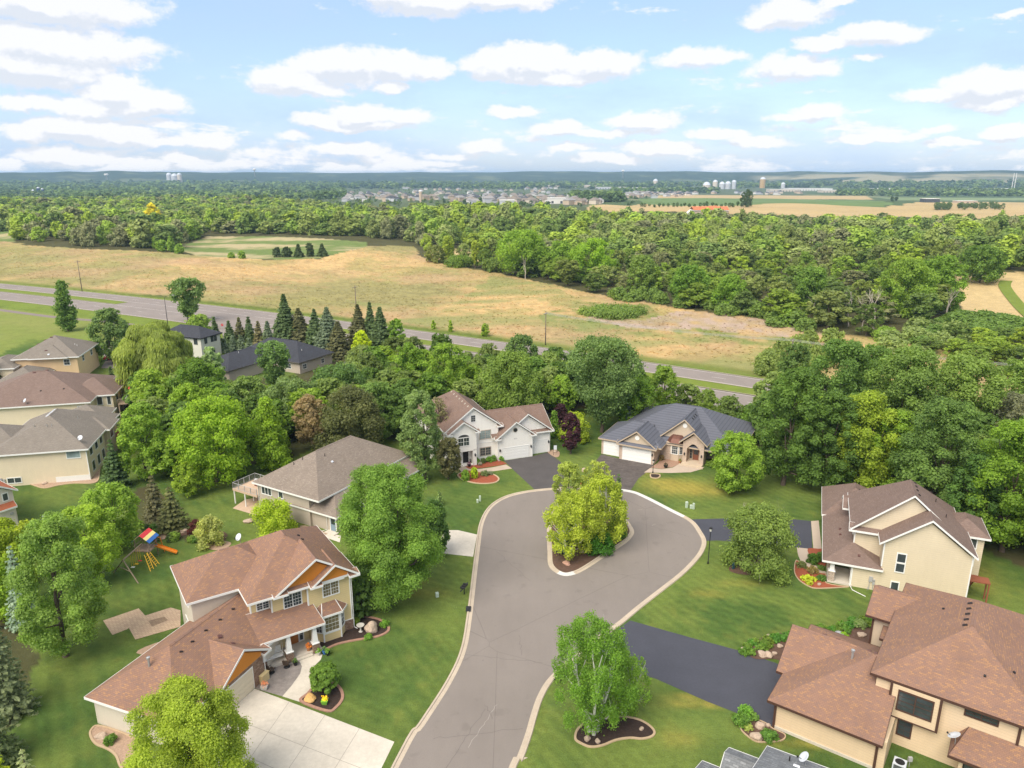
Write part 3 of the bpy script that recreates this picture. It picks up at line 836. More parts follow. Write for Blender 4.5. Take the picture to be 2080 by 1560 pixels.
# kerb: flat gutter pan then a rounded raised lip
kb = MB()
lip_o, lip_i, gut = offset(st, 0.0), offset(st, -0.20), offset(st, -0.62)
strip(kb, gut, offset(st, -0.24), 0.018, 0.020)
strip(kb, offset(st, -0.24), lip_i, 0.020, 0.115)
strip(kb, lip_i, offset(st, -0.03), 0.115, 0.120)
strip(kb, offset(st, -0.03), offset(st, 0.03), 0.120, -0.02)
kerb = kb.build('kerb', [M_kerb, M_kerb_new]); tag(kerb, kind='structure')
nst = len(st)
for p in kerb.data.polygons:        # replaced lengths of kerb are whiter
    s_ = (p.index % (nst - 1)) / 5.0
    if 14.5 < s_ < 18.6: p.material_index = 1
isl = [(1111, 1093), (1112, 1120), (1113.6, 1147), (1126, 1162), (1145, 1170), (1164.6, 1168), (1188, 1158), (1234, 1128), (1272, 1103), (1285, 1089), (1288, 1080), (1284, 1070), (1272, 1055), (1240, 1032), (1205, 1018), (1170, 1014), (1140, 1020), (1120, 1042), (1112, 1066)]
il = smoothline([(v.x, v.y) for v in W(isl)], 4, True)
kb = MB()
sg = 1 if sum(il[i].x * il[(i + 1) % len(il)].y - il[(i + 1) % len(il)].x * il[i].y for i in range(len(il))) > 0 else -1
strip(kb, offset(il, 0, True), offset(il, sg * 0.40, True), 0.020, 0.022, 0, True)
strip(kb, offset(il, sg * 0.40, True), offset(il, sg * 0.44, True), 0.022, 0.13, 0, True)
strip(kb, offset(il, sg * 0.44, True), offset(il, sg * 0.62, True), 0.13, 0.135, 0, True)
strip(kb, offset(il, sg * 0.62, True), offset(il, sg * 0.66, True), 0.135, 0.05, 0, True)
ik = kb.build('kerb', [M_kerb, M_kerb_new]); tag(ik, kind='structure')
for p in ik.data.polygons:
    s_ = (p.index % len(il)) / 4.0
    if 3.2 < s_ < 5.2: p.material_index = 1
sheet('island_bed', offset(il, sg * 0.64, True), 0.10, M_soil)

def path_sheet(name, px, m, z=0.016, sm=0, **k):
    w_ = [(v.x, v.y) for v in W(px)]
    if sm: w_ = [(p.x, p.y) for p in smoothline(w_, sm, True)]
    return sheet(name, w_, z, m, **k)
path_sheet('driveway', [(476, 1436), (517, 1399), (645, 1447), (801, 1507), (775, 1560), (740, 1625), (480, 1625), (420, 1530)], M_conc, 0.014)
def joints(lines, m, wd=0.035, z=0.0185):
    mb = MB()
    for a, b in lines:
        pa, pb = G(*a), G(*b); d = Vector((pb.x - pa.x, pb.y - pa.y)).normalized(); nn = Vector((-d.y, d.x)) * wd / 2
        mb.add([(pa.x - nn.x, pa.y - nn.y, z), (pb.x - nn.x, pb.y - nn.y, z), (pb.x + nn.x, pb.y + nn.y, z), (pa.x + nn.x, pa.y + nn.y, z)], [(0, 1, 2, 3)])
    o = mb.build('driveway_joint', m); tag(o, kind='structure')
M_joint = material('joint_line', (.25, .225, .195), .95, mottled(3, .2))
joints([((588, 1425), (470, 1595)), ((660, 1453), (560, 1600)), ((730, 1480), (650, 1610)), ((500, 1470), (770, 1575)), ((487, 1530), (700, 1625))], M_joint)
path_sheet('driveway', [(880, 1122), (905, 1077), (930, 1077), (969, 1086), (961, 1131)], M_conc, 0.014)
path_sheet('driveway', Q(4, [(1178, 1016), (1500, 966), (1702, 914), (1900, 1080), (1890, 1310), (1700, 1345), (1540, 1358), (1270, 1110)]), M_graytop, 0.014)
path_sheet('driveway', Q(3, [(228, 782), (445, 835), (830, 905), (640, 1050), (545, 1195), (440, 1185), (150, 1150), (130, 900)]), M_oldtop, 0.014)
path_sheet('driveway', Q(11, [(130, 418), (450, 410), (800, 396), (1100, 397), (1490, 437), (1505, 755), (1330, 735), (860, 690), (430, 657), (303, 662)]), M_blacktop, 0.014)
path_sheet('driveway', Q(10, [(800, 82), (1270, 215), (1660, 320), (1990, 430), (2060, 480), (2060, 1000), (1940, 935), (1670, 835), (1430, 742), (1000, 552), (640, 430), (500, 300)]), M_blacktop, 0.014)
path_sheet('apron', Q(5, [(280, 535), (345, 530), (370, 770), (300, 768)]), M_walk, 0.0175)
path_sheet('walk', Q(5, [(160, 757), (255, 768), (270, 830), (305, 890), (360, 945), (410, 965), (410, 980), (340, 965), (255, 930), (195, 880), (170, 820)]), M_walk, 0.0185)
path_sheet('walk', Q(4, [(1200, 1062), (1272, 1108), (1060, 1140), (900, 1150), (690, 1165), (640, 1100), (700, 1085), (880, 1115), (1040, 1095)]), M_walk, 0.0185)
path_sheet('walk', Q(3, [(745, 985), (700, 985), (770, 935), (900, 948), (1020, 930), (1100, 885), (1160, 905), (1370, 925), (1350, 945), (1220, 982), (1000, 990)]), M_walk, 0.0185)
path_sheet('patio', Q(3, [(775, 930), (850, 880), (880, 845), (960, 835), (1110, 850), (1105, 885), (1020, 925), (900, 945)]), material('rosy_patio', (.33, .21, .15), .9, mottled(3, .3)), 0.0205)
path_sheet('walk', Q(1, [(1180, 1124), (1240, 1055), (1290, 985), (1300, 940), (1280, 905), (1330, 880), (1400, 850), (1425, 870), (1415, 900), (1370, 945), (1365, 1000), (1388, 1045), (1340, 1100), (1286, 1158)]), M_conc, 0.0185, sm=0)
path_sheet('patio', Q(1, [(1018, 1078), (1180, 1124), (1240, 1055), (1290, 985), (1300, 940), (1275, 900), (1080, 880), (1030, 960)]), M_slate, 0.021)
path_sheet('walk', Q(6, [(860, 918), (910, 885), (1010, 915), (1000, 968)]), M_conc, 0.0185)
path_sheet('patio', Q(6, [(130, 690), (230, 620), (350, 600), (400, 640), (420, 730), (330, 750)]), M_deck, 0.0185)
path_sheet('patio', Q(1, [(88, 662), (305, 588), (345, 632), (235, 715), (145, 750)]), M_paver, 0.019)
path_sheet('patio', Q(1, [(230, 680), (345, 632), (500, 583), (560, 600), (560, 700), (500, 716), (285, 778)]), M_paver, 0.023)
path_sheet('patio', Q(1, [(365, 665), (460, 638), (485, 660), (385, 700)]), M_paver_d, 0.028)
path_sheet('patio', Q(1, [(290, 860), (300, 845), (345, 822), (420, 795), (480, 790), (420, 850), (330, 872)]), M_rockbed, 0.019)
def bed(px, m, me_=M_edger, width=0.28, z=0.05, edge=True, sm=4, name='planting_bed'):
    w_ = [(v.x, v.y) for v in W(px)]
    ln = smoothline(w_, sm, True)
    s_ = 1 if sum(ln[i].x * ln[(i + 1) % len(ln)].y - ln[(i + 1) % len(ln)].x * ln[i].y for i in range(len(ln))) > 0 else -1
    sheet(name, [(p.x, p.y) for p in offset(ln, s_ * width * .5, True)], z, m)
    if edge:
        kb = MB(); strip(kb, offset(ln, 0, True), offset(ln, 0.001 * s_, True), 0.0, z + .05, 0, True)
        strip(kb, offset(ln, 0.001 * s_, True), offset(ln, s_ * width, True), z + .05, z + .052, 0, True)
        strip(kb, offset(ln, s_ * width, True), offset(ln, s_ * (width + .01), True), z + .052, z - .03, 0, True)
        tag(kb.build('bed_edging', me_), kind='structure')
bed(Q(1, [(1286, 1158), (1330, 1105), (1390, 1045), (1450, 1030), (1510, 1045), (1550, 1090), (1555, 1140), (1520, 1190), (1455, 1222)]), M_mulch)
bed(Q(1, [(1415, 850), (1400, 770), (1500, 740), (1590, 700), (1640, 640), (1720, 640), (1790, 660), (1835, 700), (1825, 735), (1760, 765), (1640, 785), (1520, 810)]), M_mulch)
bed(Q(1, [(60, 1300), (10, 1330), (5, 1370), (40, 1420), (110, 1450), (160, 1490), (190, 1560), (260, 1600), (330, 1560), (300, 1400), (200, 1340)]), M_rockbed, M_edger_c, .18)
bed(Q(10, [(345, 1045), (370, 960), (470, 900), (700, 860), (850, 878), (950, 925), (1005, 985), (985, 1030), (900, 1052), (800, 1045), (690, 1062), (580, 1105), (480, 1118), (400, 1090)]), M_mulch, M_edger_c, .2)
bed(Q(4, [(640, 1170), (760, 1130), (900, 1150), (1020, 1165), (1100, 1200), (1125, 1240), (1080, 1275), (980, 1290), (840, 1285), (720, 1255), (640, 1210)]), M_redmulch, M_edger_c, .25)
bed(Q(4, [(700, 1040), (830, 1030), (1090, 998), (1185, 1040), (1200, 1058), (1050, 1085), (880, 1108), (760, 1110)]), M_redmulch, edge=False, width=.02)
bed(Q(3, [(765, 1015), (780, 1000), (870, 1005), (885, 1030), (850, 1052), (780, 1045)]), M_mulch, M_edger_c, .2)
bed(Q(5, [(150, 870), (200, 890), (330, 965), (410, 985), (412, 1060), (600, 1090), (520, 1100), (330, 1108), (250, 1085), (170, 1030), (135, 960)]), M_redmulch, M_edger_c, .12)
bed(Q(5, [(252, 770), (340, 770), (400, 780), (405, 910), (330, 895), (275, 840)]), M_redmulch, edge=False, width=.02)
bed(Q(2, [(-70, 640), (30, 520), (150, 490), (400, 450), (560, 470), (700, 410), (800, 390), (880, 420), (900, 620), (600, 600), (240, 700), (120, 690), (-20, 690)]), M_soil, edge=False, width=.02)
bed(Q(10, [(1720, 1000), (1690, 950), (1700, 900), (1800, 880), (1900, 915), (1960, 960), (2060, 1010), (2040, 1060), (1920, 1075), (1820, 1070)]), M_soil, M_edger_c, .1)
bed(Q(7, [(-120, 1190), (130, 1203), (220, 1205), (330, 1235), (450, 1212), (560, 1198), (690, 1198), (745, 1172), (760, 1080), (800, 980), (740, 960), (600, 1150), (200, 1120), (-120, 1120)]), M_rockbed, M_edger_c, .2)
bed(Q(14, [(640, 745), (720, 715), (800, 720), (850, 750), (790, 780), (680, 800), (600, 810)]), M_rockbed, edge=False, width=.02)
bed(Q(14, [(1230, 850), (1300, 820), (1440, 800), (1560, 830), (1480, 900), (1330, 910)]), M_rockbed, edge=False, width=.02)
bed(Q(14, [(1000, 660), (1100, 640), (1480, 700), (1500, 780), (1440, 820), (1300, 830), (1230, 850), (1160, 760), (1060, 735), (960, 740)]), M_soil, edge=False, width=.02)
bed(Q(6, [(680, 835), (740, 835), (890, 890), (870, 905), (760, 880), (690, 855)]), M_rockbed, edge=False, width=.02)
bed([(1480, 1158), (1500, 1140), (1560, 1138), (1590, 1150), (1560, 1166), (1510, 1168)], M_soil, edge=False, width=.02)
bed(Q(4, [(1690, 900), (1780, 890), (1830, 920), (1820, 970), (1770, 975), (1700, 930)]), M_rockbed, edge=False, width=.02)
path_sheet('road', [(192, 700), (265, 704), (262, 715), (240, 735), (236, 748), (205, 748), (216, 730)], M_hwy, 0.014)

# highway in strips along its gently curved line
def hw_pt(s, d):
    b = 7.0 * (1 - ((s - 165) / 165.0) ** 2)
    p = _HA + _hd * s + _hn * (d + b)
    return Vector((p[0], p[1]))
def hw_strip(mb, s0, s1, d0, d1, z, m=0, step=12):
    n = max(2, int(abs(s1 - s0) / step) + 1)
    ss = np.linspace(s0, s1, n)
    return strip(mb, [hw_pt(s, d0) for s in ss], [hw_pt(s, d1) for s in ss], z, z, m)
hb = MB()
hw_strip(hb, -160, 640, -9.3, 0, .012); hw_strip(hb, -160, 640, -27.5, -15.0, .012)
hw_strip(hb, 96, 178, -15.0, -9.3, .012)
tag(hb.build('highway', M_hwy), kind='structure')
hb = MB()
for (a, b) in ((-160, 96), (178, 640)):
    hw_strip(hb, a, b, -14.75, -9.55, .05)
M_median = material('median_turf', (.15, .195, .035), .97, mottled(.3, .25, .3, 3, .2), spec=.1)
tag(hb.build('median', M_median), kind='structure')
hb = MB()
for (a, b) in ((-160, 96), (178, 640)):
    hw_strip(hb, a, b, -9.55, -9.3, .14); hw_strip(hb, a, b, -15.0, -14.75, .14)
hw_strip(hb, -160, 640, 0, .3, .10); hw_strip(hb, -160, 640, -27.8, -27.5, .10)
tag(hb.build('kerb', M_kerb), kind='structure')
M_line = material('road_paint', (.52, .49, .46), .8, mottled(1.0, .25))
hb = MB()
for dd in (-.9, -8.6, -15.8, -26.6):
    hw_strip(hb, -160, 640, dd - .08, dd + .08, .0165)
for s_ in np.arange(-160, 640, 12.0):
    hw_strip(hb, s_, s_ + 3.5, -4.8, -4.65, .0165); hw_strip(hb, s_, s_ + 3.5, -20.7, -20.55, .0165)
    if s_ % 24 < 12 and (s_ < 96): hw_strip(hb, s_, s_ + 3.5, -18.0, -17.9, .0165)
tag(hb.build('lane_marking', M_line), kind='structure')
tp = smoothline([(v.x, v.y) for v in W([(-120, 612), (0, 629.6), (117, 645), (186, 650.6), (272, 660), (330, 668), (360, 676)])], 4)
hb = MB(); strip(hb, offset(tp, -1.3), offset(tp, 1.3), .014, .014); tag(hb.build('path', material('trail_asphalt', (.20, .165, .15), .95, mottled(.5, .2))), kind='structure')
path_sheet('side_road', [(418, 650), (520, 640), (508, 655), (494, 672), (480, 690), (455, 700), (452, 678)], M_hwy, 0.0205)
gp = smoothline([(v.x, v.y) for v in W([(2044, 571), (2040, 580), (2046, 592), (2060, 610), (2078, 630), (2110, 660)])], 3)
hb = MB()
v_ = []; 
l0, l1 = offset(gp, -2.2), offset(gp, 2.2)
strip(hb, l0, l1, 0, 0)
hb.v = [(p[0], p[1], float(terr(p[0], p[1])) + .25) for p in hb.v]
tag(hb.build('grass_path', M_median), kind='structure')

# ------------------------------------------------------------------ trees
def leaff(t, b, c):
    oi = t.new('ShaderNodeObjectInfo')
    at = t.new('ShaderNodeAttribute', attribute_name='leaf_tone')
    lv = at.outputs['Fac']
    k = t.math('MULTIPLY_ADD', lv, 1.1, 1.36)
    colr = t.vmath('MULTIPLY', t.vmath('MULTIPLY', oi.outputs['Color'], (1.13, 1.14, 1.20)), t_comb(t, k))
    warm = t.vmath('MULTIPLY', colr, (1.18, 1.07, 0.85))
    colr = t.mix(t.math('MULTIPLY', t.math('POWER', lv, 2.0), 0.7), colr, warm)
    t.put(b.inputs['Base Color'], colr)
    tr = t.new('ShaderNodeBsdfTranslucent'); t.put(tr.inputs[0], t.vmath('MULTIPLY', colr, (1.25, 1.25, 0.7)))
    mx = t.new('ShaderNodeMixShader'); mx.inputs[0].default_value = 0.48
    t.l.new(b.outputs[0], mx.inputs[1]); t.l.new(tr.outputs[0], mx.inputs[2])
    out = [n for n in t.n if n.type == 'OUTPUT_MATERIAL'][0]
    t.l.new(mx.outputs[0], out.inputs[0])
M_leaf = material('foliage', (.1, .15, .03), 0.62, leaff, spec=0.25)
M_bark = material('gray_brown_bark', (.105, .080, .062), .95, mottled(4, .4, .5))
M_birch = material('white_birch_bark', (.62, .60, .55), .8, mottled(5, .30, .2, 1.6, .15))
M_dead = material('bleached_dead_wood', (.40, .35, .30), .9, mottled(3, .3, .2))

PROF = {
 'oval': lambda t: np.sqrt(np.clip(1 - ((t - .42) / .60) ** 2, 0.02, 1)),
 'round': lambda t: np.sqrt(np.clip(1 - ((t - .46) / .56) ** 2, 0.02, 1)),
 'dome': lambda t: np.sqrt(np.clip(1 - ((t - .25) / .77) ** 2, 0.02, 1)),
 'cone': lambda t: np.clip(1.02 - t, .05, 1) ** .75 * np.clip(t * 9 + .45, 0, 1),
 'column': lambda t: np.clip(1.05 - t, 0.05, 1) ** .35 * np.clip(t * 5 + .55, 0, 1),
 'vase': lambda t: np.clip(.42 + .75 * t, 0, 1) * np.sqrt(np.clip(1 - ((t - .5) / .54) ** 2, .02, 1)),
}
def unit(a): return a / np.maximum(np.linalg.norm(a, axis=-1, keepdims=True), 1e-6)
def cards(P, N, size, rng, asp=1.35, up_bias=0.0):
    n = len(P)
    N = unit(N)
    ref = rng.normal(size=(n, 3)); ref[:, 2] += up_bias
    u = unit(np.cross(N, ref)); v = np.cross(N, u)
    s = (size * rng.uniform(.5, 1.45, n))[:, None]
    bend = N * s * rng.uniform(-.25, .25, (n, 1))
    a = P - u * s * .5 * asp; c = P + u * s * .5 * asp; b = P - v * s * .5 + bend; d = P + v * s * .5 + bend
    V = np.stack([a, b, c, d], 1).reshape(-1, 3)
    Fc = np.arange(4 * n).reshape(n, 4)
    return V, Fc
def lobes_for(rng, H, Wd, h0, shape, nl, lr):
    z0, z1 = H * h0, H
    t = (np.arange(nl) + rng.uniform(.1, .9, nl)) / nl
    t = t ** .9
    az = np.arange(nl) * 2.39996 + rng.uniform(-.5, .5, nl)
    pr = PROF[shape](t)
    Rm = Wd / 2
    rad = lr * Rm * rng.uniform(.65, 1.25, nl) * (0.7 + .3 * pr)
    depth = rng.uniform(.72, 1.04, nl); depth[rng.uniform(size=nl) < .22] *= .45
    rh = np.clip(Rm * pr * depth - rad * .75, 0, None)
    zc = z0 + (z1 - z0) * t
    zc = np.clip(zc, z0 + rad * .5, z1 - rad * .7)
    C = np.stack([rh * np.cos(az), rh * np.sin(az), zc], 1)
    lean = rng.uniform(-.05, .05, 2) * H
    C[:, 0] += lean[0] * t; C[:, 1] += lean[1] * t
    return C, rad
def crown_np(rng, H, Wd, n, size, h0=.18, shape='oval', nl=40, lr=.30, squash=.85, hang=0.0, scatter=.5):
    C, r = lobes_for(rng, H, Wd, h0, shape, nl, lr)
    w_ = r ** 2 / np.sum(r ** 2)
    li = rng.choice(nl, n, p=w_)
    dv = unit(rng.normal(size=(n, 3)) + np.array([0, 0, .35]))
    mid = np.array([0, 0, H * (h0 + (1 - h0) * .45)])
    out = unit(C - mid)[li]
    dv = unit(dv + out * .45)
    rr_ = r[li] * rng.uniform(.62, 1.12, n) * (1 + .22 * rng.normal(size=n).clip(-1, 2))
    P = C[li] + dv * rr_[:, None] * np.array([1, 1, squash])
    if hang:
        P[:, 2] -= rng.uniform(0, 1, n) ** 2 * hang * H
        P[:, 2] = np.maximum(P[:, 2], .25)
    N = dv * .9 + np.array([0, 0, .35]) + rng.normal(size=(n, 3)) * scatter
    tone = np.clip(rng.uniform(0, 1, nl)[li] * .45 + rng.uniform(0, 1, n) * .55, 0, 1)
    V, Fc = cards(P, N, size, rng)
    return V, Fc, np.repeat(tone, 4), C, r
def conifer_np(rng, H, Wd, n_br, size, per, z0=.05, droop=.32, narrow=.9):
    Ps = []; Ns = []; Tn = []
    tiers = max(8, int(H / .55))
    for k in range(tiers):
        t = (k + rng.uniform(-.2, .2)) / tiers
        zt = H * (z0 + (1 - z0) * t)
        Rt = Wd / 2 * (max(1 - t, 0.03)) ** narrow * rng.uniform(.82, 1.08)
        nb = max(4, int(n_br * (1 - t * .55)))
        for j in range(nb):
            az = 2 * math.pi * (j + rng.uniform(-.3, .3)) / nb + k * .7
            Lb = Rt * rng.uniform(.72, 1.12)
            m = max(4, int(per * (.25 + .75 * (1 - t))))
            s = rng.uniform(.06, 1, m) ** .7
            lat = rng.normal(size=m) * .17 * Lb * (1.15 - s)
            x = Lb * s; z = zt - droop * x + .12 * Lb * s ** 3 + rng.normal(size=m) * .03 * H / 10
            ca, sa = math.cos(az), math.sin(az)
            Ps.append(np.stack([x * ca - lat * sa, x * sa + lat * ca, z], 1))
            nn = np.stack([np.full(m, ca * .55), np.full(m, sa * .55), np.full(m, .9)], 1) + rng.normal(size=(m, 3)) * .38
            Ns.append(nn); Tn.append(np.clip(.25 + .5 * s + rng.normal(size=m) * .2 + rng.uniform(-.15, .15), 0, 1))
    P = np.concatenate(Ps); N = np.concatenate(Ns); T = np.concatenate(Tn)
    V, Fc = cards(P, N, size, rng, 1.7)
    return V, Fc, np.repeat(T, 4)
def willow_np(rng, H, Wd, n, size):
    C, r = lobes_for(rng, H, Wd * .92, .45, 'dome', 34, .27)
    li = rng.choice(len(r), n, p=r ** 2 / np.sum(r ** 2))
    dv = unit(rng.normal(size=(n, 3)) + np.array([0, 0, .6]))
    P = C[li] + dv * r[li][:, None] * np.array([1, 1, .7])
    strand = rng.uniform(size=n) < .62
    rad_ = np.hypot(P[:, 0], P[:, 1]) / (Wd / 2)
    drop = rng.uniform(0, 1, n) * H * .48 * np.clip(rad_ * 1.1, .25, 1)
    # gather strands into curtains
    q = np.round(np.arctan2(P[:, 1], P[:, 0]) * 14) / 14
    P[:, 2] -= np.where(strand, drop, 0); P[:, 2] = np.maximum(P[:, 2], .4)
    N = np.where(strand[:, None], np.stack([np.cos(q), np.sin(q), np.full(n, .15)], 1) + rng.normal(size=(n, 3)) * .3, dv + rng.normal(size=(n, 3)) * .4)
    N = unit(N)
    down = np.tile(np.array([0, 0, -1.0]), (n, 1)) + rng.normal(size=(n, 3)) * .12
    v = unit(down - N * np.sum(down * N, 1, keepdims=True)); u = np.cross(N, v)
    s = (size * rng.uniform(.7, 1.3, n))[:, None]
    V = np.stack([P - v * s * 1.3, P - u * s * .28, P + v * s * 1.3, P + u * s * .28], 1).reshape(-1, 3)
    tone = np.clip(rng.uniform(0, 1, len(r))[li] * .6 + rng.uniform(0, 1, n) * .4, 0, 1)
    return V, np.arange(4 * n).reshape(n, 4), np.repeat(tone, 4), C, r
def trunk_mb(rng, H, h0, C=None, r=None, rad=None, nlimb=9, stems=1, spread=.12, seg=7, sub=False, fork=.35):
    mb = MB()
    rad = rad or H * .018
    tops = []
    for s_ in range(stems):
        a = 2 * math.pi * s_ / max(stems, 1) + rng.uniform(0, 1)
        ox, oy = (math.cos(a) * rad * 1.6, math.sin(a) * rad * 1.6) if stems > 1 else (0, 0)
        k = spread * H if stems > 1 else .03 * H
        pts = []; rads = []
        for i in range(7):
            t = i / 6
            pts.append((ox + math.cos(a) * k * t ** 1.3 + rng.uniform(-.012, .012) * H * (i > 0), oy + math.sin(a) * k * t ** 1.3 + rng.uniform(-.012, .012) * H * (i > 0), H * .86 * t - (.1 if i == 0 else 0)))
            rads.append(rad * (1.25 if i == 0 else 1) * (1 - .86 * t) / (1 if stems == 1 else 1.25))
        mb.tube(pts, rads, seg, cap=False); tops.append((pts, rads))
    if C is not None:
        order = rng.permutation(len(C))[:nlimb]
        for j in order:
            c = C[j]; pts, rads = tops[int(rng.integers(len(tops)))] if stems > 1 else tops[0]
            if stems > 1:
                d_ = [(math.hypot(p_[0][3][0] - c[0], p_[0][3][1] - c[1]), i_) for i_, p_ in enumerate(tops)]
                pts, rads = tops[min(d_)[1]]
            zt = max(H * .12, min(H * .75, c[2] * rng.uniform(.35, .7)))
            i = min(5, int(zt / (H * .86) * 6)); f = zt / (H * .86) * 6 - i
            p0 = Vector(pts[i]).lerp(Vector(pts[i + 1]), f); r0 = rads[i] * (1 - f) + rads[i + 1] * f
            p3 = Vector(c); mid = p0.lerp(p3, .5) + Vector((rng.uniform(-.03, .03) * H, rng.uniform(-.03, .03) * H, -.02 * H + rng.uniform(-.02, .03) * H))
            mb.tube([p0, p0.lerp(mid, .55), mid, mid.lerp(p3, .55), p3], [r0 * .62, r0 * .5, r0 * .36, r0 * .24, r0 * .1], 5, cap=False)
            if sub:
                for _ in range(3):
                    e = p3 + Vector(rng.normal(size=3)) * (r[j] * .9)
                    s0 = mid.lerp(p3, rng.uniform(.1, .8))
                    mb.tube([s0, s0.lerp(e, .5) + Vector((0, 0, .02 * H)), e], [r0 * .22, r0 * .14, r0 * .05], 4, cap=False)
    return mb

TREES = []      # (x, y, radius) of everything planted, to keep fills apart
def finish_tree(name, V, Fc, T, mb, bark, loc, col, label, cat, group=None, rz=0.0):
    root = empty(name, loc, rz)
    me = np_mesh('crown', V, Fc, attrs={'leaf_tone': ('FLOAT', 'POINT', T)})
    cr = link('crown', me, M_leaf, root); cr.color = (*col, 1)
    if mb is not None: mb.build('trunk', bark, root, smooth=True)
    tag(root, label, cat, group)
    return root

KINDS = {  # leaf size factor, density and shape for each kind
 'maple':   dict(h0=.10, shape='oval', nl=95, lr=.20, scatter=.45),
 'round':   dict(h0=.14, shape='round', nl=60, lr=.25, scatter=.5),
 'loose':   dict(h0=.12, shape='round', nl=80, lr=.20, scatter=.75),
 'dome':    dict(h0=.05, shape='dome', nl=56, lr=.26, scatter=.5),
 'column':  dict(h0=.05, shape='column', nl=46, lr=.42, scatter=.7),
 'vase':    dict(h0=.16, shape='vase', nl=60, lr=.24, scatter=.7),
 'cone':    dict(h0=.05, shape='cone', nl=50, lr=.30, scatter=.6),
 'shrub':   dict(h0=.02, shape='dome', nl=26, lr=.34, scatter=.5, squash=1.0),
 'ball':    dict(h0=.02, shape='round', nl=70, lr=.20, scatter=.25, squash=1.0),
 'birch':   dict(h0=.16, shape='round', nl=80, lr=.17, scatter=.9, hang=.10),
}
def leaf_count(Wd, H, size, cover):
    area = math.pi * Wd * max(H * .9, Wd * .5) * .95
    return int(cover * area / (size * size * .62))
def tree(kind, name, base, top_py, width_px, col, label, cat='tree', seed=0, lod=1.0, cover=2.4, bark=None, stems=1, group=None, dz=0.0, nlimb=10, sub=False, z=None, spread=.12, hfix=None):
    b = G(base[0], base[1]) if not isinstance(base, Vector) else base
    H = hfix or max(.3, top_height(b, base[0], top_py))
    Wd = width_px * mpp(b + Vector((0, 0, H * .55)))
    rng = np.random.default_rng(seed or (hash((round(b.x, 1), round(b.y, 1))) & 0xffffff))
    dist = math.hypot(b.x, b.y - 0) + 12
    size = max(.12, dist * .0018) * lod
    if kind == 'conifer':
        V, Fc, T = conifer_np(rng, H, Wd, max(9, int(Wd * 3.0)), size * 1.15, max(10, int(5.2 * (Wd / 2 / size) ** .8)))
        mb = MB(); mb.tube([(0, 0, -.1), (0, 0, H * .5), (0, 0, H * .97)], [H * .016, H * .01, .02], 6, cap=False)
    elif kind == 'willow':
        V, Fc, T, C, r = willow_np(rng, H, Wd, leaf_count(Wd, H, size, 4.5), size * 1.3)
        mb = trunk_mb(rng, H * .9, .3, C, r, nlimb=12)
    else:
        k = dict(KINDS[kind])
        n = leaf_count(Wd, H, size, cover)
        V, Fc, T, C, r = crown_np(rng, H, Wd, n, size, **k)
        mb = trunk_mb(rng, H, k['h0'], C, r, nlimb=nlimb, stems=stems, sub=sub, spread=spread) if kind not in ('shrub', 'ball') else None
        if kind in ('shrub', 'ball'):
            mb = MB()
            for q_ in range(4):
                a = q_ * 1.7; mb.tube([(0, 0, -.05), (math.cos(a) * Wd * .12, math.sin(a) * Wd * .12, H * .5)], [.04, .015], 5, cap=False)
    TREES.append((b.x, b.y, Wd * .42))
    return finish_tree(name, V, Fc, T, mb, bark or M_bark, (b.x, b.y, b.z + dz), col, label, cat, group, 0.0)

BR, YG, MID, DK, DK2 = (.16, .235, .018), (.25, .30, .018), (.085, .15, .022), (.050, .095, .022), (.034, .066, .020)
OLV, GG, SPR, BSP, PUR = (.105, .125, .035), (.115, .165, .060), (.050, .075, .030), (.105, .145, .115), (.030, .013, .016)
LT = (.13, .20, .032)
t_ = tree
t_('maple', 'maple_tree', (800, 1222), 950, 208, (.105, .175, .030), 'large dense egg-shaped maple on the lawn left of the street', seed=3, cover=3.4, lod=.85)
t_('maple', 'maple_tree', (888, 1128), 1020, 62, DK, 'smaller dark green tree tucked behind the large egg-shaped maple', seed=4, cover=2.4)
t_('maple', 'maple_tree', (400, 1655), 1398, 262, (.175, .225, .026), 'bright lime-green maple in front of the garage in the bottom left', seed=77, cover=3.2, lod=.85)
t_('loose', 'ash_tree', (134, 1333), 1058, 180, (.125, .190, .040), 'big airy mid-green tree on the back lawn near the paver patio', seed=6, cover=2.3, lod=.9)
t_('loose', 'ash_tree', (188, 1190), 1035, 125, (.165, .235, .030), 'pale yellow-green tree just behind the play set', seed=7, cover=2.2)
t_('loose', 'ash_tree', (240, 1118), 985, 120, (.135, .205, .030), 'soft green rounded tree beside the wood behind the play set', seed=8, cover=2.2)
t_('birch', 'birch_tree', (1205, 1487), 1258, 175, (.090, .165, .022), 'clump birch with white stems in the kidney-shaped mulch bed', seed=9, cover=1.25, lod=.85, bark=M_birch, stems=3, nlimb=26, sub=True, spread=.2)
t_('birch', 'birch_tree', (1268, 1450), 1330, 105, (.10, .17, .025), 'second white-stemmed birch leaning over the black driveway', seed=11, cover=.85, bark=M_birch, stems=2, nlimb=20, sub=True, spread=.25)
t_('dome', 'flowering_tree', (1538, 1160), 1030, 152, (.110, .155, .035), 'wide low tree with some bare twigs between lamp post and yellow house', seed=12, cover=2.6, stems=3, nlimb=18, sub=True, bark=material('pale_bark', (.30, .27, .23), .9, mottled(4, .3)))
t_('maple', 'maple_tree', (1492, 998), 880, 108, (.125, .195, .025), 'bright green tree on the lawn beside the blue-roofed house', seed=13, cover=2.6)
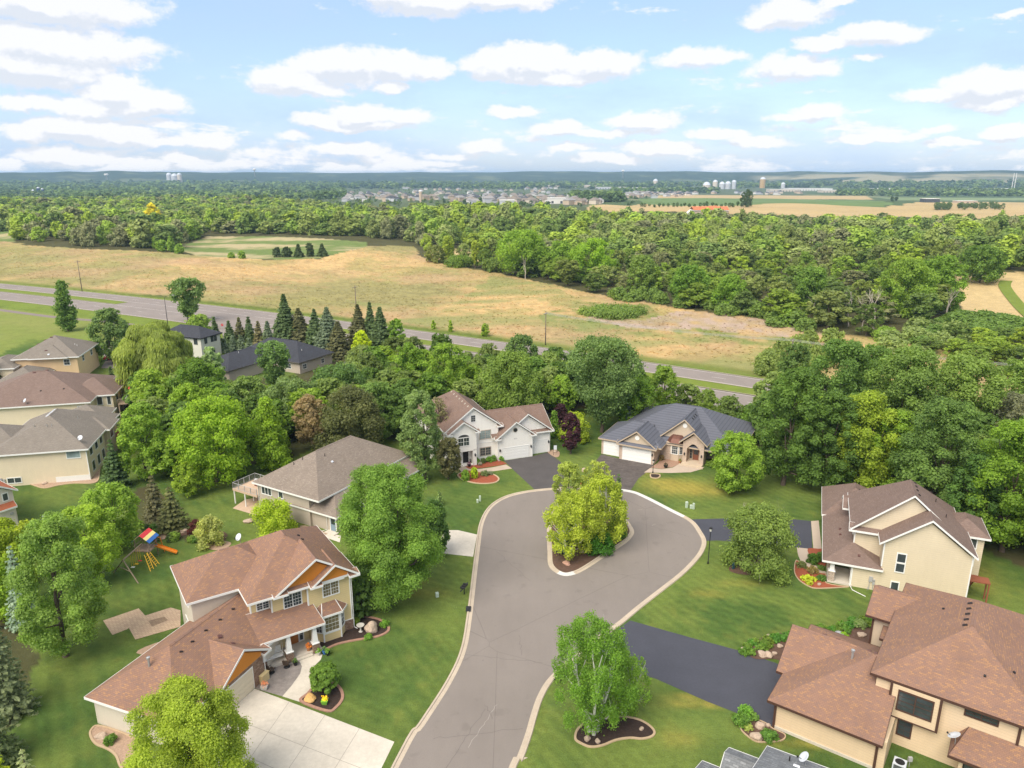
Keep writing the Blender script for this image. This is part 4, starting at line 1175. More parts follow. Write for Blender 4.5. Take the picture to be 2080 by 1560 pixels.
# island
t_('birch', 'birch_tree', (1157, 1132), 1002, 112, (.205, .245, .030), 'yellow-green birch with forked white trunk at the front of the street island', seed=14, cover=1.35, bark=M_birch, stems=2, nlimb=16, spread=.16)
t_('birch', 'birch_tree', (1222, 1112), 965, 104, (.20, .24, .03), 'yellow-green birch on the right side of the street island', seed=15, cover=1.5, bark=M_birch, nlimb=14)
t_('loose', 'honey_locust', (1152, 1040), 943, 68, (.18, .22, .045), 'yellow-green feathery tree at the back left of the street island', seed=16, cover=1.5)
t_('loose', 'honey_locust', (1212, 1030), 940, 66, (.195, .23, .045), 'thin yellow-green tree at the back of the street island', seed=17, cover=1.2)
t_('conifer', 'spruce_tree', (1252, 1082), 955, 50, (.06, .095, .038), 'dark pointed spruce at the right rear of the street island', seed=18)
t_('conifer', 'spruce_tree', (1152, 1098), 985, 70, (.085, .12, .045), 'dull green spruce hidden among the birches of the island', seed=19)
t_('shrub', 'juniper', (1141, 1122), 1101, 30, (.12, .18, .15), 'low blue-green juniper in the mulch under the forked birch', 'shrub', seed=20, cover=4)
t_('shrub', 'yew_shrub', (1216, 1120), 1088, 66, (.045, .12, .015), 'deep green spreading shrub under the island birches', 'shrub', seed=21, cover=4)
# by the white house
t_('round', 'crabapple_tree', (911, 973), 890, 56, (.085, .085, .035), 'small bronze-green tree in front of the white house entry', seed=22, cover=2.4)
t_('loose', 'willow_tree', (862, 975), 795, 92, (.115, .165, .055), 'tall hazy green tree at the left side of the white house', seed=23, cover=2.0)
t_('loose', 'budding_tree', (893, 930), 808, 52, (.13, .125, .065), 'thin half-bare tree in front of the brown roof of the white house', seed=24, cover=.55, nlimb=26, sub=True)
t_('round', 'purple_tree', (1159, 922), 842, 42, (.040, .016, .020), 'round dark purple tree on the lawn right of the white house', seed=25, cover=3.2)
t_('round', 'purple_tree', (1137, 866), 822, 32, (.036, .016, .020), 'second dark purple tree partly hidden behind the yellow-green shrub', seed=26, cover=3.2)
t_('shrub', 'golden_shrub', (1168, 895), 842, 62, (.19, .24, .02), 'golden-green tree behind the dark purple one', seed=27, cover=3)
t_('column', 'arborvitae', (1127, 890), 836, 19, (.10, .17, .025), 'narrow upright evergreen by the corner of the white house', seed=28, cover=3)
t_('conifer', 'blue_spruce', (1277, 872), 808, 34, BSP, 'gray-blue spruce left of the blue-roofed garage', seed=29)
t_('ball', 'round_shrub', (946, 976), 956, 19, (.10, .17, .02), 'clipped round green shrub at the start of the white house walk', 'shrub', seed=30, cover=4)
t_('ball', 'round_shrub', (964, 971), 951, 17, (.20, .26, .015), 'yellow-green rounded shrub next to the clipped one by the white house walk', 'shrub', seed=31, cover=4)
t_('shrub', 'leafy_shrub', (846, 985), 946, 32, (.10, .17, .02), 'leafy green bush behind the corner of the beige house', 'shrub', seed=32, cover=3)
t_('conifer', 'small_spruce', (893, 1026), 996, 25, (.11, .16, .055), 'little pale spruce alone on the lawn', 'tree', seed=33)
# around house 1
t_('ball', 'yew_shrub', (735, 1252), 1176, 52, (.055, .095, .022), 'large clipped dark yew against the right wall of the orange-gabled house', 'shrub', seed=34, cover=4)
t_('shrub', 'magnolia_bush', (560, 1085), 1022, 92, (.20, .26, .020), 'wide yellow-green bush in front of the beige house', 'shrub', seed=35, cover=2.4)
t_('shrub', 'ornamental_grass', (428, 1106), 1052, 62, (.22, .24, .075), 'pale feathery shrub near the rock border behind the lawn', 'shrub', seed=36, cover=2.4)
t_('shrub', 'barberry_shrub', (398, 1085), 1058, 32, (.075, .025, .022), 'dark red barberry beside the pale feathery shrub', 'shrub', seed=37, cover=2.4)
t_('conifer', 'spruce_tree', (353, 1076), 984, 84, (.095, .105, .045), 'broad olive-brown spruce behind the play set lawn', seed=38)
t_('conifer', 'pine_tree', (318, 1052), 960, 62, (.085, .085, .045), 'thin brownish pine behind the broad olive spruce', seed=39)
t_('loose', 'budding_tree', (382, 1010), 940, 58, (.15, .21, .025), 'bright small tree at the left edge of the beige house back lawn', seed=40, cover=2.2)
t_('conifer', 'spruce_tree', (238, 992), 890, 72, (.055, .090, .035), 'dark green spruce beside the gray-roofed house rock border', seed=41)
t_('conifer', 'blue_spruce', (104, 1120), 1040, 56, (.17, .22, .17), 'pale blue spruce top showing behind the airy tree', seed=42)
t_('conifer', 'blue_spruce', (52, 1272), 1100, 76, (.15, .20, .16), 'tall blue spruce at the left edge of the back lawn', seed=43)
t_('conifer', 'spruce_tree', (22, 1450), 1225, 118, (.105, .130, .070), 'tall gray-green spruce with brown tip on the left border', seed=44)
t_('conifer', 'spruce_tree', (-25, 1560), 1330, 150, (.075, .100, .045), 'dark spruce cut by the left edge of the photo', seed=45)
t_('conifer', 'blue_spruce', (74, 1660), 1516, 105, (.17, .20, .10), 'young pale spruce top at the bottom left', seed=46)
t_('shrub', 'leafy_shrub', (6, 1640), 1530, 60, YG, 'yellow-green bush at the bottom left corner', 'shrub', seed=47, cover=3)
for i, (bx, by, ty, wd, cc) in enumerate(((18, 1130, 1058, 80, (.17, .22, .015)), (62, 1135, 1062, 62, (.17, .21, .018)), (30, 1190, 1082, 88, (.15, .20, .015)), (-8, 1210, 1090, 80, (.15, .20, .015)), (10, 1265, 1140, 80, (.13, .20, .018)), (-35, 1170, 1075, 80, (.16, .21, .015)), (36, 1235, 1130, 60, (.15, .21, .018)))):
    t_('shrub', 'golden_hedge', (bx, by), ty, wd, cc, 'golden-green hedge shrub below the red-roofed house', 'shrub', seed=50 + i, cover=3, group='golden-green hedge row on the left')
# topiary: mushroom crown on a short stem
b_ = G(660, 1402); rg = np.random.default_rng(60)
V_, F_, T_, C_, r_ = crown_np(rg, 1.9, 3.15, 12000, .14, h0=.0, shape='dome', nl=110, lr=.17, squash=.8, scatter=.25)
V_ = V_ + np.array([0, 0, .75])
mb = MB(); mb.tube([(0, 0, -.05), (.04, .02, .5), (0, 0, 1.1)], [.13, .10, .09], 7); 
for a in range(6): mb.tube([(0, 0, .9), (math.cos(a) * .7, math.sin(a) * .7, 1.3)], [.05, .02], 5, cap=False)
finish_tree('topiary_tree', V_, F_, T_, mb, M_bark, b_, (.085, .145, .022), 'umbrella-clipped tree above the mulch bed with the golden boulder', 'tree')
TREES.append((b_.x, b_.y, 1.6))
# lone trees by the highway
t_('column', 'poplar_tree', (139, 672), 572, 43, (.075, .125, .028), 'upright narrow poplar on the grass beside the highway', seed=61, cover=2.4)
t_('vase', 'cottonwood_tree', (385, 655), 567, 76, (.095, .145, .045), 'wind-blown cottonwood behind the small dark roof', seed=62, cover=2.2, stems=2, spread=.1)
t_('round', 'linden_tree', (234, 738), 630, 80, (.085, .130, .040), 'two-stemmed rounded tree beside the red car', seed=63, cover=2.3, stems=2, spread=.05)
t_('shrub', 'leafy_shrub', (187, 735), 695, 42, (.12, .175, .03), 'loose round shrub right of the tan house', 'tree', seed=64, cover=2.2)
t_('dome', 'leafy_shrub', (405, 672), 640, 50, (.14, .20, .035), 'pale green thicket at the foot of the cottonwood', 'tree', seed=65, cover=2.2)
t_('willow', 'willow_tree', (335, 815), 660, 172, (.150, .185, .042), 'large weeping willow with golden hanging strands', seed=66)
t_('loose', 'silver_tree', (440, 808), 706, 48, (.18, .24, .11), 'silvery green tree in front of the small white house', seed=67, cover=2.2)
t_('vase', 'poplar_tree', (560, 800), 695, 78, (.085, .14, .040), 'wind-swept poplar in front of the long dark roof', seed=68, cover=2.2)
# named trees of the wood between the houses
WB = [('maple', (440, 978), 812, 168, (.140, .215, .018), 'broad vivid yellow-green maple behind the gray-roofed house yard'),
 ('cone', (560, 958), 808, 84, (.130, .200, .018), 'vivid green cone-shaped tree right of the broad maple'),
 ('maple', (296, 975), 822, 100, (.125, .195, .025), 'tall rounded tree beside the decks of the left houses'),
 ('maple', (395, 900), 782, 92, (.135, .205, .022), 'upright bright tree rising behind the broad maple'),
 ('round', (322, 860), 752, 84, (.150, .215, .028), 'pale green tree just below the weeping willow'),
 ('round', (410, 860), 735, 120, (.080, .135, .020), 'dark rounded tree in front of the weeping willow'),
 ('round', (640, 915), 805, 76, (.170, .135, .070), 'rust-brown tree standing behind the beige roof'),
 ('dome', (715, 925), 790, 135, (.075, .085, .030), 'dull olive tree behind the ridge of the beige roof'),
 ('loose', (600, 880), 772, 128, (.105, .150, .050), 'gray-green tree above the vivid cone-shaped one'),
 ('loose', (690, 850), 745, 130, (.075, .125, .035), 'deep green tree in the middle of the wood'),
 ('loose', (510, 862), 768, 100, (.115, .165, .045), 'soft green tree under the long dark roof'),
 ('loose', (770, 895), 780, 100, (.095, .150, .035), 'mid-green tree left of the tall hazy one'),
 ('round', (1040, 862), 722, 138, (.105, .155, .030), 'big rounded tree behind the white house'),
 ('vase', (1222, 878), 692, 170, (.095, .145, .045), 'very tall silvery cottonwood between the white and the blue-roofed house'),
 ('loose', (1060, 780), 684, 76, (.080, .125, .038), 'tall tree touching the highway behind the white house'),
 ('round', (1345, 840), 745, 62, (.115, .175, .025), 'bushy tree by the highway edge above the blue roof'),
 ('maple', (1290, 865), 770, 92, (.095, .160, .020), 'dense green tree left of the blue roof'),
 ('dome', (1432, 840), 792, 52, (.110, .160, .030), 'low bush between the blue roof and the highway'),
 ('dome', (1480, 862), 808, 60, (.085, .125, .030), 'rounded bush behind the right end of the blue roof'),
 ('loose', (905, 830), 700, 92, (.120, .185, .025), 'fresh green tree behind the peak of the white house'),
 ('loose', (838, 820), 700, 80, (.105, .170, .022), 'leafy tree near the highway left of the white house'),
 ('maple', (1590, 985), 750, 140, (.070, .120, .022), 'tall dark tree at the right end of the blue-roofed house'),
 ('maple', (1680, 1000), 800, 120, (.060, .105, .020), 'dark tree at the lawn edge right of the blue-roofed house'),
 ('loose', (1690, 900), 695, 150, (.080, .135, .030), 'tall feathery tree right of the wooden power pole'),
 ('round', (1750, 1002), 800, 128, (.150, .200, .022), 'yellow-green tree above the yellow house roof'),
 ('maple', (1800, 1010), 835, 100, (.110, .175, .020), 'leafy tree between the yellow-green and the dark one'),
 ('maple', (1888, 1060), 815, 165, (.078, .128, .030), 'massive dark green tree behind the yellow house'),
 ('maple', (2035, 1120), 862, 180, (.100, .165, .018), 'big bright tree cut by the right edge of the photo'),
 ('maple', (1965, 1110), 930, 110, (.055, .105, .022), 'dark tree at the rear corner of the yellow house'),
 ('vase', (1820, 930), 712, 160, (.110, .165, .038), 'pale feathery tree in the middle of the right wood'),
 ('vase', (1930, 925), 730, 160, (.125, .180, .040), 'light green tree of the right wood below the power line'),
 ('loose', (2050, 935), 805, 110, (.110, .120, .070), 'grayish half-bare tree near the right edge'),
 ('loose', (2055, 880), 735, 120, (.110, .165, .035), 'tree of the right wood reaching the photo edge'),
 ('loose', (1600, 830), 700, 70, (.075, .120, .030), 'slim tree just left of the wooden power pole'),
 ('loose', (1755, 850), 708, 110, (.085, .140, .030), 'tall tree behind the feathery one right of the pole'),
 ('shrub', (1560, 760), 715, 62, (.125, .165, .045), 'loose bush on the far side of the highway near the pole')]
for i, (kd, bs, ty, wd, cc, lb) in enumerate(WB):
    t_(kd, 'broadleaf_tree', bs, ty, wd, cc, lb, seed=100 + i, cover=2.3, lod=1.05)
# spruces near the highway
SPL = [(440, 702, 642, 22, 0), (468, 700, 650, 24, 0), (489, 694, 643, 22, 2), (508, 694, 640, 20, 0), (527, 698, 650, 20, 3), (546, 700, 650, 24, 1), (563, 702, 657, 20, 0), (584, 704, 596, 44, 0), (611, 704, 624, 44, 2), (643, 710, 626, 34, 0), (669, 718, 622, 50, 1), (690, 724, 650, 44, 2),
       (731, 712, 617, 40, 2), (755, 712, 612, 30, 0), (776, 735, 621, 46, 0), (457, 716, 685, 19, 1), (475, 716, 680, 19, 1), (491, 716, 677, 20, 1), (508, 718, 683, 19, 1), (738, 762, 706, 32, 1), (706, 780, 730, 30, 1), (726, 778, 724, 28, 1), (694, 772, 738, 22, 1)]
SC_ = [(.060, .090, .038), (.090, .120, .078), (.075, .080, .038), (.10, .095, .048)]
SN = ['dark green', 'blue-gray', 'brownish', 'thin brown']
for i, (bx, by, ty, wd, k) in enumerate(SPL):
    pos_ = ('left of the long dark roof' if bx < 560 else 'behind the long dark roof' if bx < 700 else 'right of the long dark roof')
    t_('conifer', 'spruce_tree', (bx, by), ty, wd * (1.45 if wd < 28 else 1.7), SC_[k], '%s spruce in the row %s' % (SN[k], pos_), seed=200 + i, lod=1.1, group='spruces %s, %s' % (pos_, SN[k]))
t_('loose', 'budding_tree', (738, 745), 672, 40, YG, 'thin yellow-green tree between the spruces', seed=230, cover=1.8)
t_('loose', 'broadleaf_tree', (805, 735), 648, 40, (.11, .18, .025), 'green tree at the right end of the spruce row', seed=231, cover=2.2)
for (bx, by, ty, wd) in ((-12, 790, 708, 48), (10, 785, 740, 26), (230, 790, 742, 26)):
    t_('conifer', 'spruce_tree', (bx, by), ty, wd, SPR, 'dark spruce between the left houses at x %s' % ('edge' if bx < 20 else 'deck'), seed=int(240 + by + bx), lod=1.1)
for o in COL.objects:
    if o.get('label', '').endswith('at x edge'): o['label'] = 'dark spruce at the left photo edge above the brown roof'; o['group'] = 'spruces at the left edge'
    if o.get('label', '').endswith('at x deck'): o['label'] = 'small dark spruce beside the brown-roofed house deck'
# saplings on the far verge
for i, (bx, by, ty, wd) in enumerate(((881, 668, 651, 10), (915, 674, 651, 10), (985, 683, 658, 18), (722, 664, 650, 9))):
    t_('shrub', 'sapling', (bx, by), ty, wd, (.14, .20, .025), 'small green sapling beyond the highway in the dry field', 'tree', seed=250 + i, cover=2.5, group='saplings beyond the highway')

# ---- prototypes used again and again in the woods
def proto(kind, H, Wd, size, cover, seed, conif=False, nl=None):
    rng = np.random.default_rng(seed)
    if kind == 'conifer':
        V, Fc, T = conifer_np(rng, H, Wd, 9, size, 9); mb = MB(); mb.tube([(0, 0, 0), (0, 0, H * .9)], [.2, .03], 5, cap=False)
    else:
        k = dict(KINDS[kind]);
        if nl: k['nl'] = nl
        V, Fc, T, C, r = crown_np(rng, H, Wd, leaf_count(Wd, H, size, cover), size, **k)
        mb = trunk_mb(rng, H, k['h0'], C, r, nlimb=6)
    me = np_mesh('crown', V, Fc, attrs={'leaf_tone': ('FLOAT', 'POINT', T)}); me.materials.append(M_leaf)
    tm = bpy.data.meshes.new('trunk'); tm.from_pydata(mb.v, [], mb.f); tm.materials.append(M_bark)
    return me, tm, H, Wd
def plant(pr, x, y, z, H, Wd, col, label, group, name='broadleaf_tree', rz=0.0):
    me, tm, H0, W0 = pr
    root = empty(name, (x, y, z), rz)
    root.scale = (Wd / W0, Wd / W0, H / H0)
    c = bpy.data.objects.new('crown', me); COL.objects.link(c); c.parent = root; c.color = (*col, 1)
    t = bpy.data.objects.new('trunk', tm); COL.objects.link(t); t.parent = root
    tag(root, label, 'tree', group)
    return root
def free(x, y, r):
    for (a, b, c) in TREES:
        if (a - x) ** 2 + (b - y) ** 2 < (max(c, r) * .75 + min(c, r) * .35) ** 2: return False
    return True
HOUSE_ZONES = [[(v.x, v.y) for v in W(p)] for p in (
   [(440, 780), (470, 700), (600, 660), (700, 740), (600, 800)], [(330, 720), (350, 650), (450, 660), (450, 740)],
   [(440, 1090), (440, 970), (600, 930), (700, 900), (860, 930), (900, 1000), (720, 1100)],
   [(850, 960), (880, 860), (1120, 850), (1130, 920), (960, 950)], [(1200, 940), (1210, 870), (1330, 830), (1500, 850), (1540, 920), (1440, 950), (1300, 960)],
   [(1640, 1080), (1660, 1000), (1900, 1000), (2050, 1090), (2000, 1210), (1700, 1200)],
   [(-200, 1000), (-200, 720), (200, 740), (255, 860), (240, 960), (120, 1000)], [(-200, 740), (0, 680), (190, 690), (240, 800), (-100, 830)],
   [(1530, 1600), (1540, 1380), (1600, 1260), (1720, 1220), (2080, 1230), (2400, 1400), (2300, 1700)])]
def scatter(poly_px, spacing, seed, n=4000, avoid=True, world=None):
    P = world or [(v.x, v.y) for v in W(poly_px)]
    xs = [p[0] for p in P]; ys = [p[1] for p in P]
    rng = np.random.default_rng(seed)
    X = rng.uniform(min(xs), max(xs), n); Y = rng.uniform(min(ys), max(ys), n)
    ok = inpoly(X, Y, P)
    X, Y = X[ok], Y[ok]
    out = []
    cell = {}
    for x, y in zip(X, Y):
        if avoid:
            if not free(x, y, spacing * .45): continue
            a = np.array([x]); b = np.array([y])
            if any(inpoly(a, b, z)[0] for z in HOUSE_ZONES): continue
            if -33 < float(hwd(x, y)) < 10 and math.hypot(x, y) > 100: continue
        k = (int(x // spacing), int(y // spacing)); good = True
        for i in (-1, 0, 1):
            for j in (-1, 0, 1):
                for (a_, b_) in cell.get((k[0] + i, k[1] + j), ()):
                    if (a_ - x) ** 2 + (b_ - y) ** 2 < spacing ** 2: good = False
        if good: cell.setdefault(k, []).append((x, y)); out.append((x, y))
    return out
PAL = [(.115, .180, .022), (.085, .145, .022), (.070, .120, .024), (.135, .200, .025), (.100, .140, .035), (.080, .110, .030), (.120, .160, .045), (.062, .105, .022)]
rng = np.random.default_rng(5)
PN = [proto(k, 9, 7.5, .42, 2.3, 300 + i) for i, k in enumerate(('round', 'loose', 'maple', 'vase', 'dome', 'loose'))]
PS = [proto(k, 3, 6, .50, 2.6, 350 + i) for i, k in enumerate(('shrub', 'dome', 'shrub'))]
BELTS = [('tree of the wood behind the left houses and the beige house', [(290, 800), (290, 850), (315, 930), (340, 970), (520, 945), (610, 905), (700, 905), (850, 905), (850, 850), (800, 790), (730, 800), (700, 850), (455, 850), (430, 800)], 5.2, 9.0),
 ('tree of the wood between the spruces and the highway', [(690, 800), (780, 745), (830, 715), (1000, 738), (1100, 752), (1130, 800), (1120, 850), (870, 850), (800, 790)], 5.0, 9.0),
 ('tree of the belt between the white house and the highway', [(1100, 760), (1290, 800), (1330, 835), (1180, 850), (1120, 850)], 5.0, 9.5),
 ('bush at the highway edge behind the blue-roofed house', [(1330, 845), (1400, 830), (1520, 862), (1540, 890), (1500, 880), (1400, 850)], 4.0, 5.0),
 ('tree of the dense wood right of the blue-roofed house', [(1540, 870), (1560, 930), (1690, 985), (1790, 1010), (1900, 1050), (2030, 1100), (2500, 1200), (2500, 870), (2080, 850), (1620, 800), (1560, 800)], 6.0, 11.5),
 ('tree beside the yellow house at the right edge', [(2060, 1110), (2110, 1170), (2250, 1260), (2500, 1300), (2500, 1150), (2100, 1080)], 5.0, 10)]
for bi, (lb, pl, sp, hh) in enumerate(BELTS):
    for (x, y) in scatter(pl, sp, 40 + bi, 3000):
        H = hh * rng.uniform(.75, 1.12); Wd = sp * rng.uniform(1.25, 1.7)
        cc = np.array(PAL[rng.integers(len(PAL))]) * rng.uniform(.85, 1.15)
        plant(PN[rng.integers(len(PN))], x, y, 0, H, Wd, tuple(cc), lb, 'trees: ' + lb, rz=rng.uniform(0, 6))
        TREES.append((x, y, Wd * .3))
# ---- the large wood beyond the field
WOOD_L = [(-500, 474), (-100, 474), (30, 470), (40, 492), (200, 503), (345, 507), (362, 496), (425, 476), (560, 476), (740, 482), (850, 494), (868, 524), (1000, 552), (1100, 570), (1240, 600), (1400, 628), (1560, 656), (1640, 680), (1740, 694), (1850, 700), (1950, 640), (1940, 578), (1945, 558), (2080, 560), (2600, 560),
          (2600, 468), (2080, 462), (1900, 466), (1700, 457), (1600, 455), (1400, 460), (1250, 450), (1100, 445), (900, 440), (720, 438), (640, 424), (560, 414), (300, 406), (0, 414), (-500, 414)]
WWP = [(v.x, v.y) for v in W(WOOD_L)]
pts_all = scatter(None, 9.8, 77, 60000, avoid=False, world=WWP)
holes = [WP[k] for k in ('golf', 'dry2', 'sand', 'ft2')]
pts = []
for (x, y) in pts_all:
    a = np.array([x]); b = np.array([y])
    if any(inpoly(a, b, h)[0] for h in holes): continue
    if float(hwd(x, y)) < 25: continue
    pts.append((x, y))
print('wood trees', len(pts))
def pdist(p): return math.hypot(p[0], p[1])
# nearest to the camera first; those stand as trees of their own
pts.sort(key=pdist)
NIND = 118
PF = [proto(k, 14, 11, .66, 2.2, 400 + i, nl=30) for i, k in enumerate(('round', 'maple', 'loose', 'dome', 'vase', 'round'))]
PAL2 = [(.135, .190, .028), (.105, .155, .028), (.085, .125, .030), (.160, .210, .028), (.120, .150, .040), (.075, .110, .030), (.140, .170, .055), (.118, .128, .060), (.13, .185, .03)]
def wood_tint(x, y):
    a = float(fbm(np.array([x]), np.array([y]), 90, 3, 200)[0]); b = float(fbm(np.array([x]), np.array([y]), 30, 2, 210)[0])
    i = int(np.clip((a * .6 + b * .4 - .25) * 2.0 * len(PAL2), 0, len(PAL2) - 1))
    if rng.uniform() < .55: i = int(rng.integers(len(PAL2)))
    return np.array(PAL2[i]) * rng.uniform(.85, 1.15)
def wood_h(x, y, d):
    return rng.uniform(9, 14.5) * (1.0 if d > 360 else .8)
zone = lambda x, y: ('right part' if x > 60 else 'middle' if x > -60 else 'left part')
for (x, y) in pts[:NIND]:
    d = pdist((x, y)); H = wood_h(x, y, d); Wd = rng.uniform(8, 16)
    z = float(terr(x, y))
    lb = 'rounded green tree on the near edge of the large wood, %s' % zone(x, y)
    plant(PF[rng.integers(len(PF))], x, y, z, H, Wd, tuple(wood_tint(x, y)), lb, 'trees along the near edge of the large wood, %s' % zone(x, y), rz=rng.uniform(0, 6))
# the rest of the wood as one mass
def wood_mass(name, pts, sizef, label, cat, hfun, wfun, tint, cover=2.0, nvar=6, seed=9, nl=18, sizemul=.0026):
    r2 = np.random.default_rng(seed)
    base = {}
    VV = []; TT = []; CC = []
    for (x, y) in pts:
        d = math.hypot(x, y)
        lod = 0 if d < 600 else 1 if d < 900 else 2 if d < 1600 else 3
        vi = (lod, int(r2.integers(nvar)))
        if vi not in base:
            sz = (.80, 1.15, 1.7, 3.2)[lod] * sizef
            V, Fc, T, C, r = crown_np(r2, 12, 11, int(leaf_count(11, 12, sz, cover)), sz, h0=.03, shape=('round', 'dome', 'oval')[vi[1] % 3], nl=nl, lr=.36, scatter=.35)
            base[vi] = (V, T)
        V, T = base[vi]
        a = r2.uniform(0, 6.28); ca, sa = math.cos(a), math.sin(a)
        H = hfun(x, y, d) / 12; Wd = wfun(x, y, d) / 11
        o = np.empty_like(V)
        o[:, 0] = (V[:, 0] * ca - V[:, 1] * sa) * Wd + x; o[:, 1] = (V[:, 0] * sa + V[:, 1] * ca) * Wd + y; o[:, 2] = V[:, 2] * H + float(terr(x, y))
        VV.append(o); TT.append(T); c = np.ones((len(V), 4)); c[:, :3] = tint(x, y); CC.append(c)
    V = np.concatenate(VV)
    me = np_mesh(name, V, np.arange(len(V)).reshape(-1, 4), attrs={'leaf_tone': ('FLOAT', 'POINT', np.concatenate(TT)), 'tree_colour': ('FLOAT_COLOR', 'POINT', np.concatenate(CC))})
    o = link(name, me, M_massleaf); tag(o, label, cat, kind='stuff'); print(name, len(pts), len(V) // 4)
    return o
def massleaff(t, b, c):
    a1 = t.new('ShaderNodeAttribute', attribute_name='tree_colour'); at = t.new('ShaderNodeAttribute', attribute_name='leaf_tone')
    colr = t.vmath('MULTIPLY', t.vmath('MULTIPLY', a1.outputs['Color'], (1.30, 1.28, 1.28)), t_comb(t, t.math('MULTIPLY_ADD', at.outputs['Fac'], 1.2, 1.32)))
    t.put(b.inputs['Base Color'], colr)
    tr = t.new('ShaderNodeBsdfTranslucent'); t.put(tr.inputs[0], colr)
    mx = t.new('ShaderNodeMixShader'); mx.inputs[0].default_value = 0.35
    t.l.new(b.outputs[0], mx.inputs[1]); t.l.new(tr.outputs[0], mx.inputs[2])
    out = [n for n in t.n if n.type == 'OUTPUT_MATERIAL'][0]; t.l.new(mx.outputs[0], out.inputs[0])
M_massleaf = material('wood_foliage', (.1, .15, .03), .7, massleaff, spec=.2)
wood_mass('wood', pts[NIND:], 1.0, 'continuous green deciduous wood filling the middle distance', 'wood', lambda x, y, d: rng.uniform(7.5, 17) * (1 if d < 750 else .85), lambda x, y, d: rng.uniform(8, 21), wood_tint, cover=1.9)

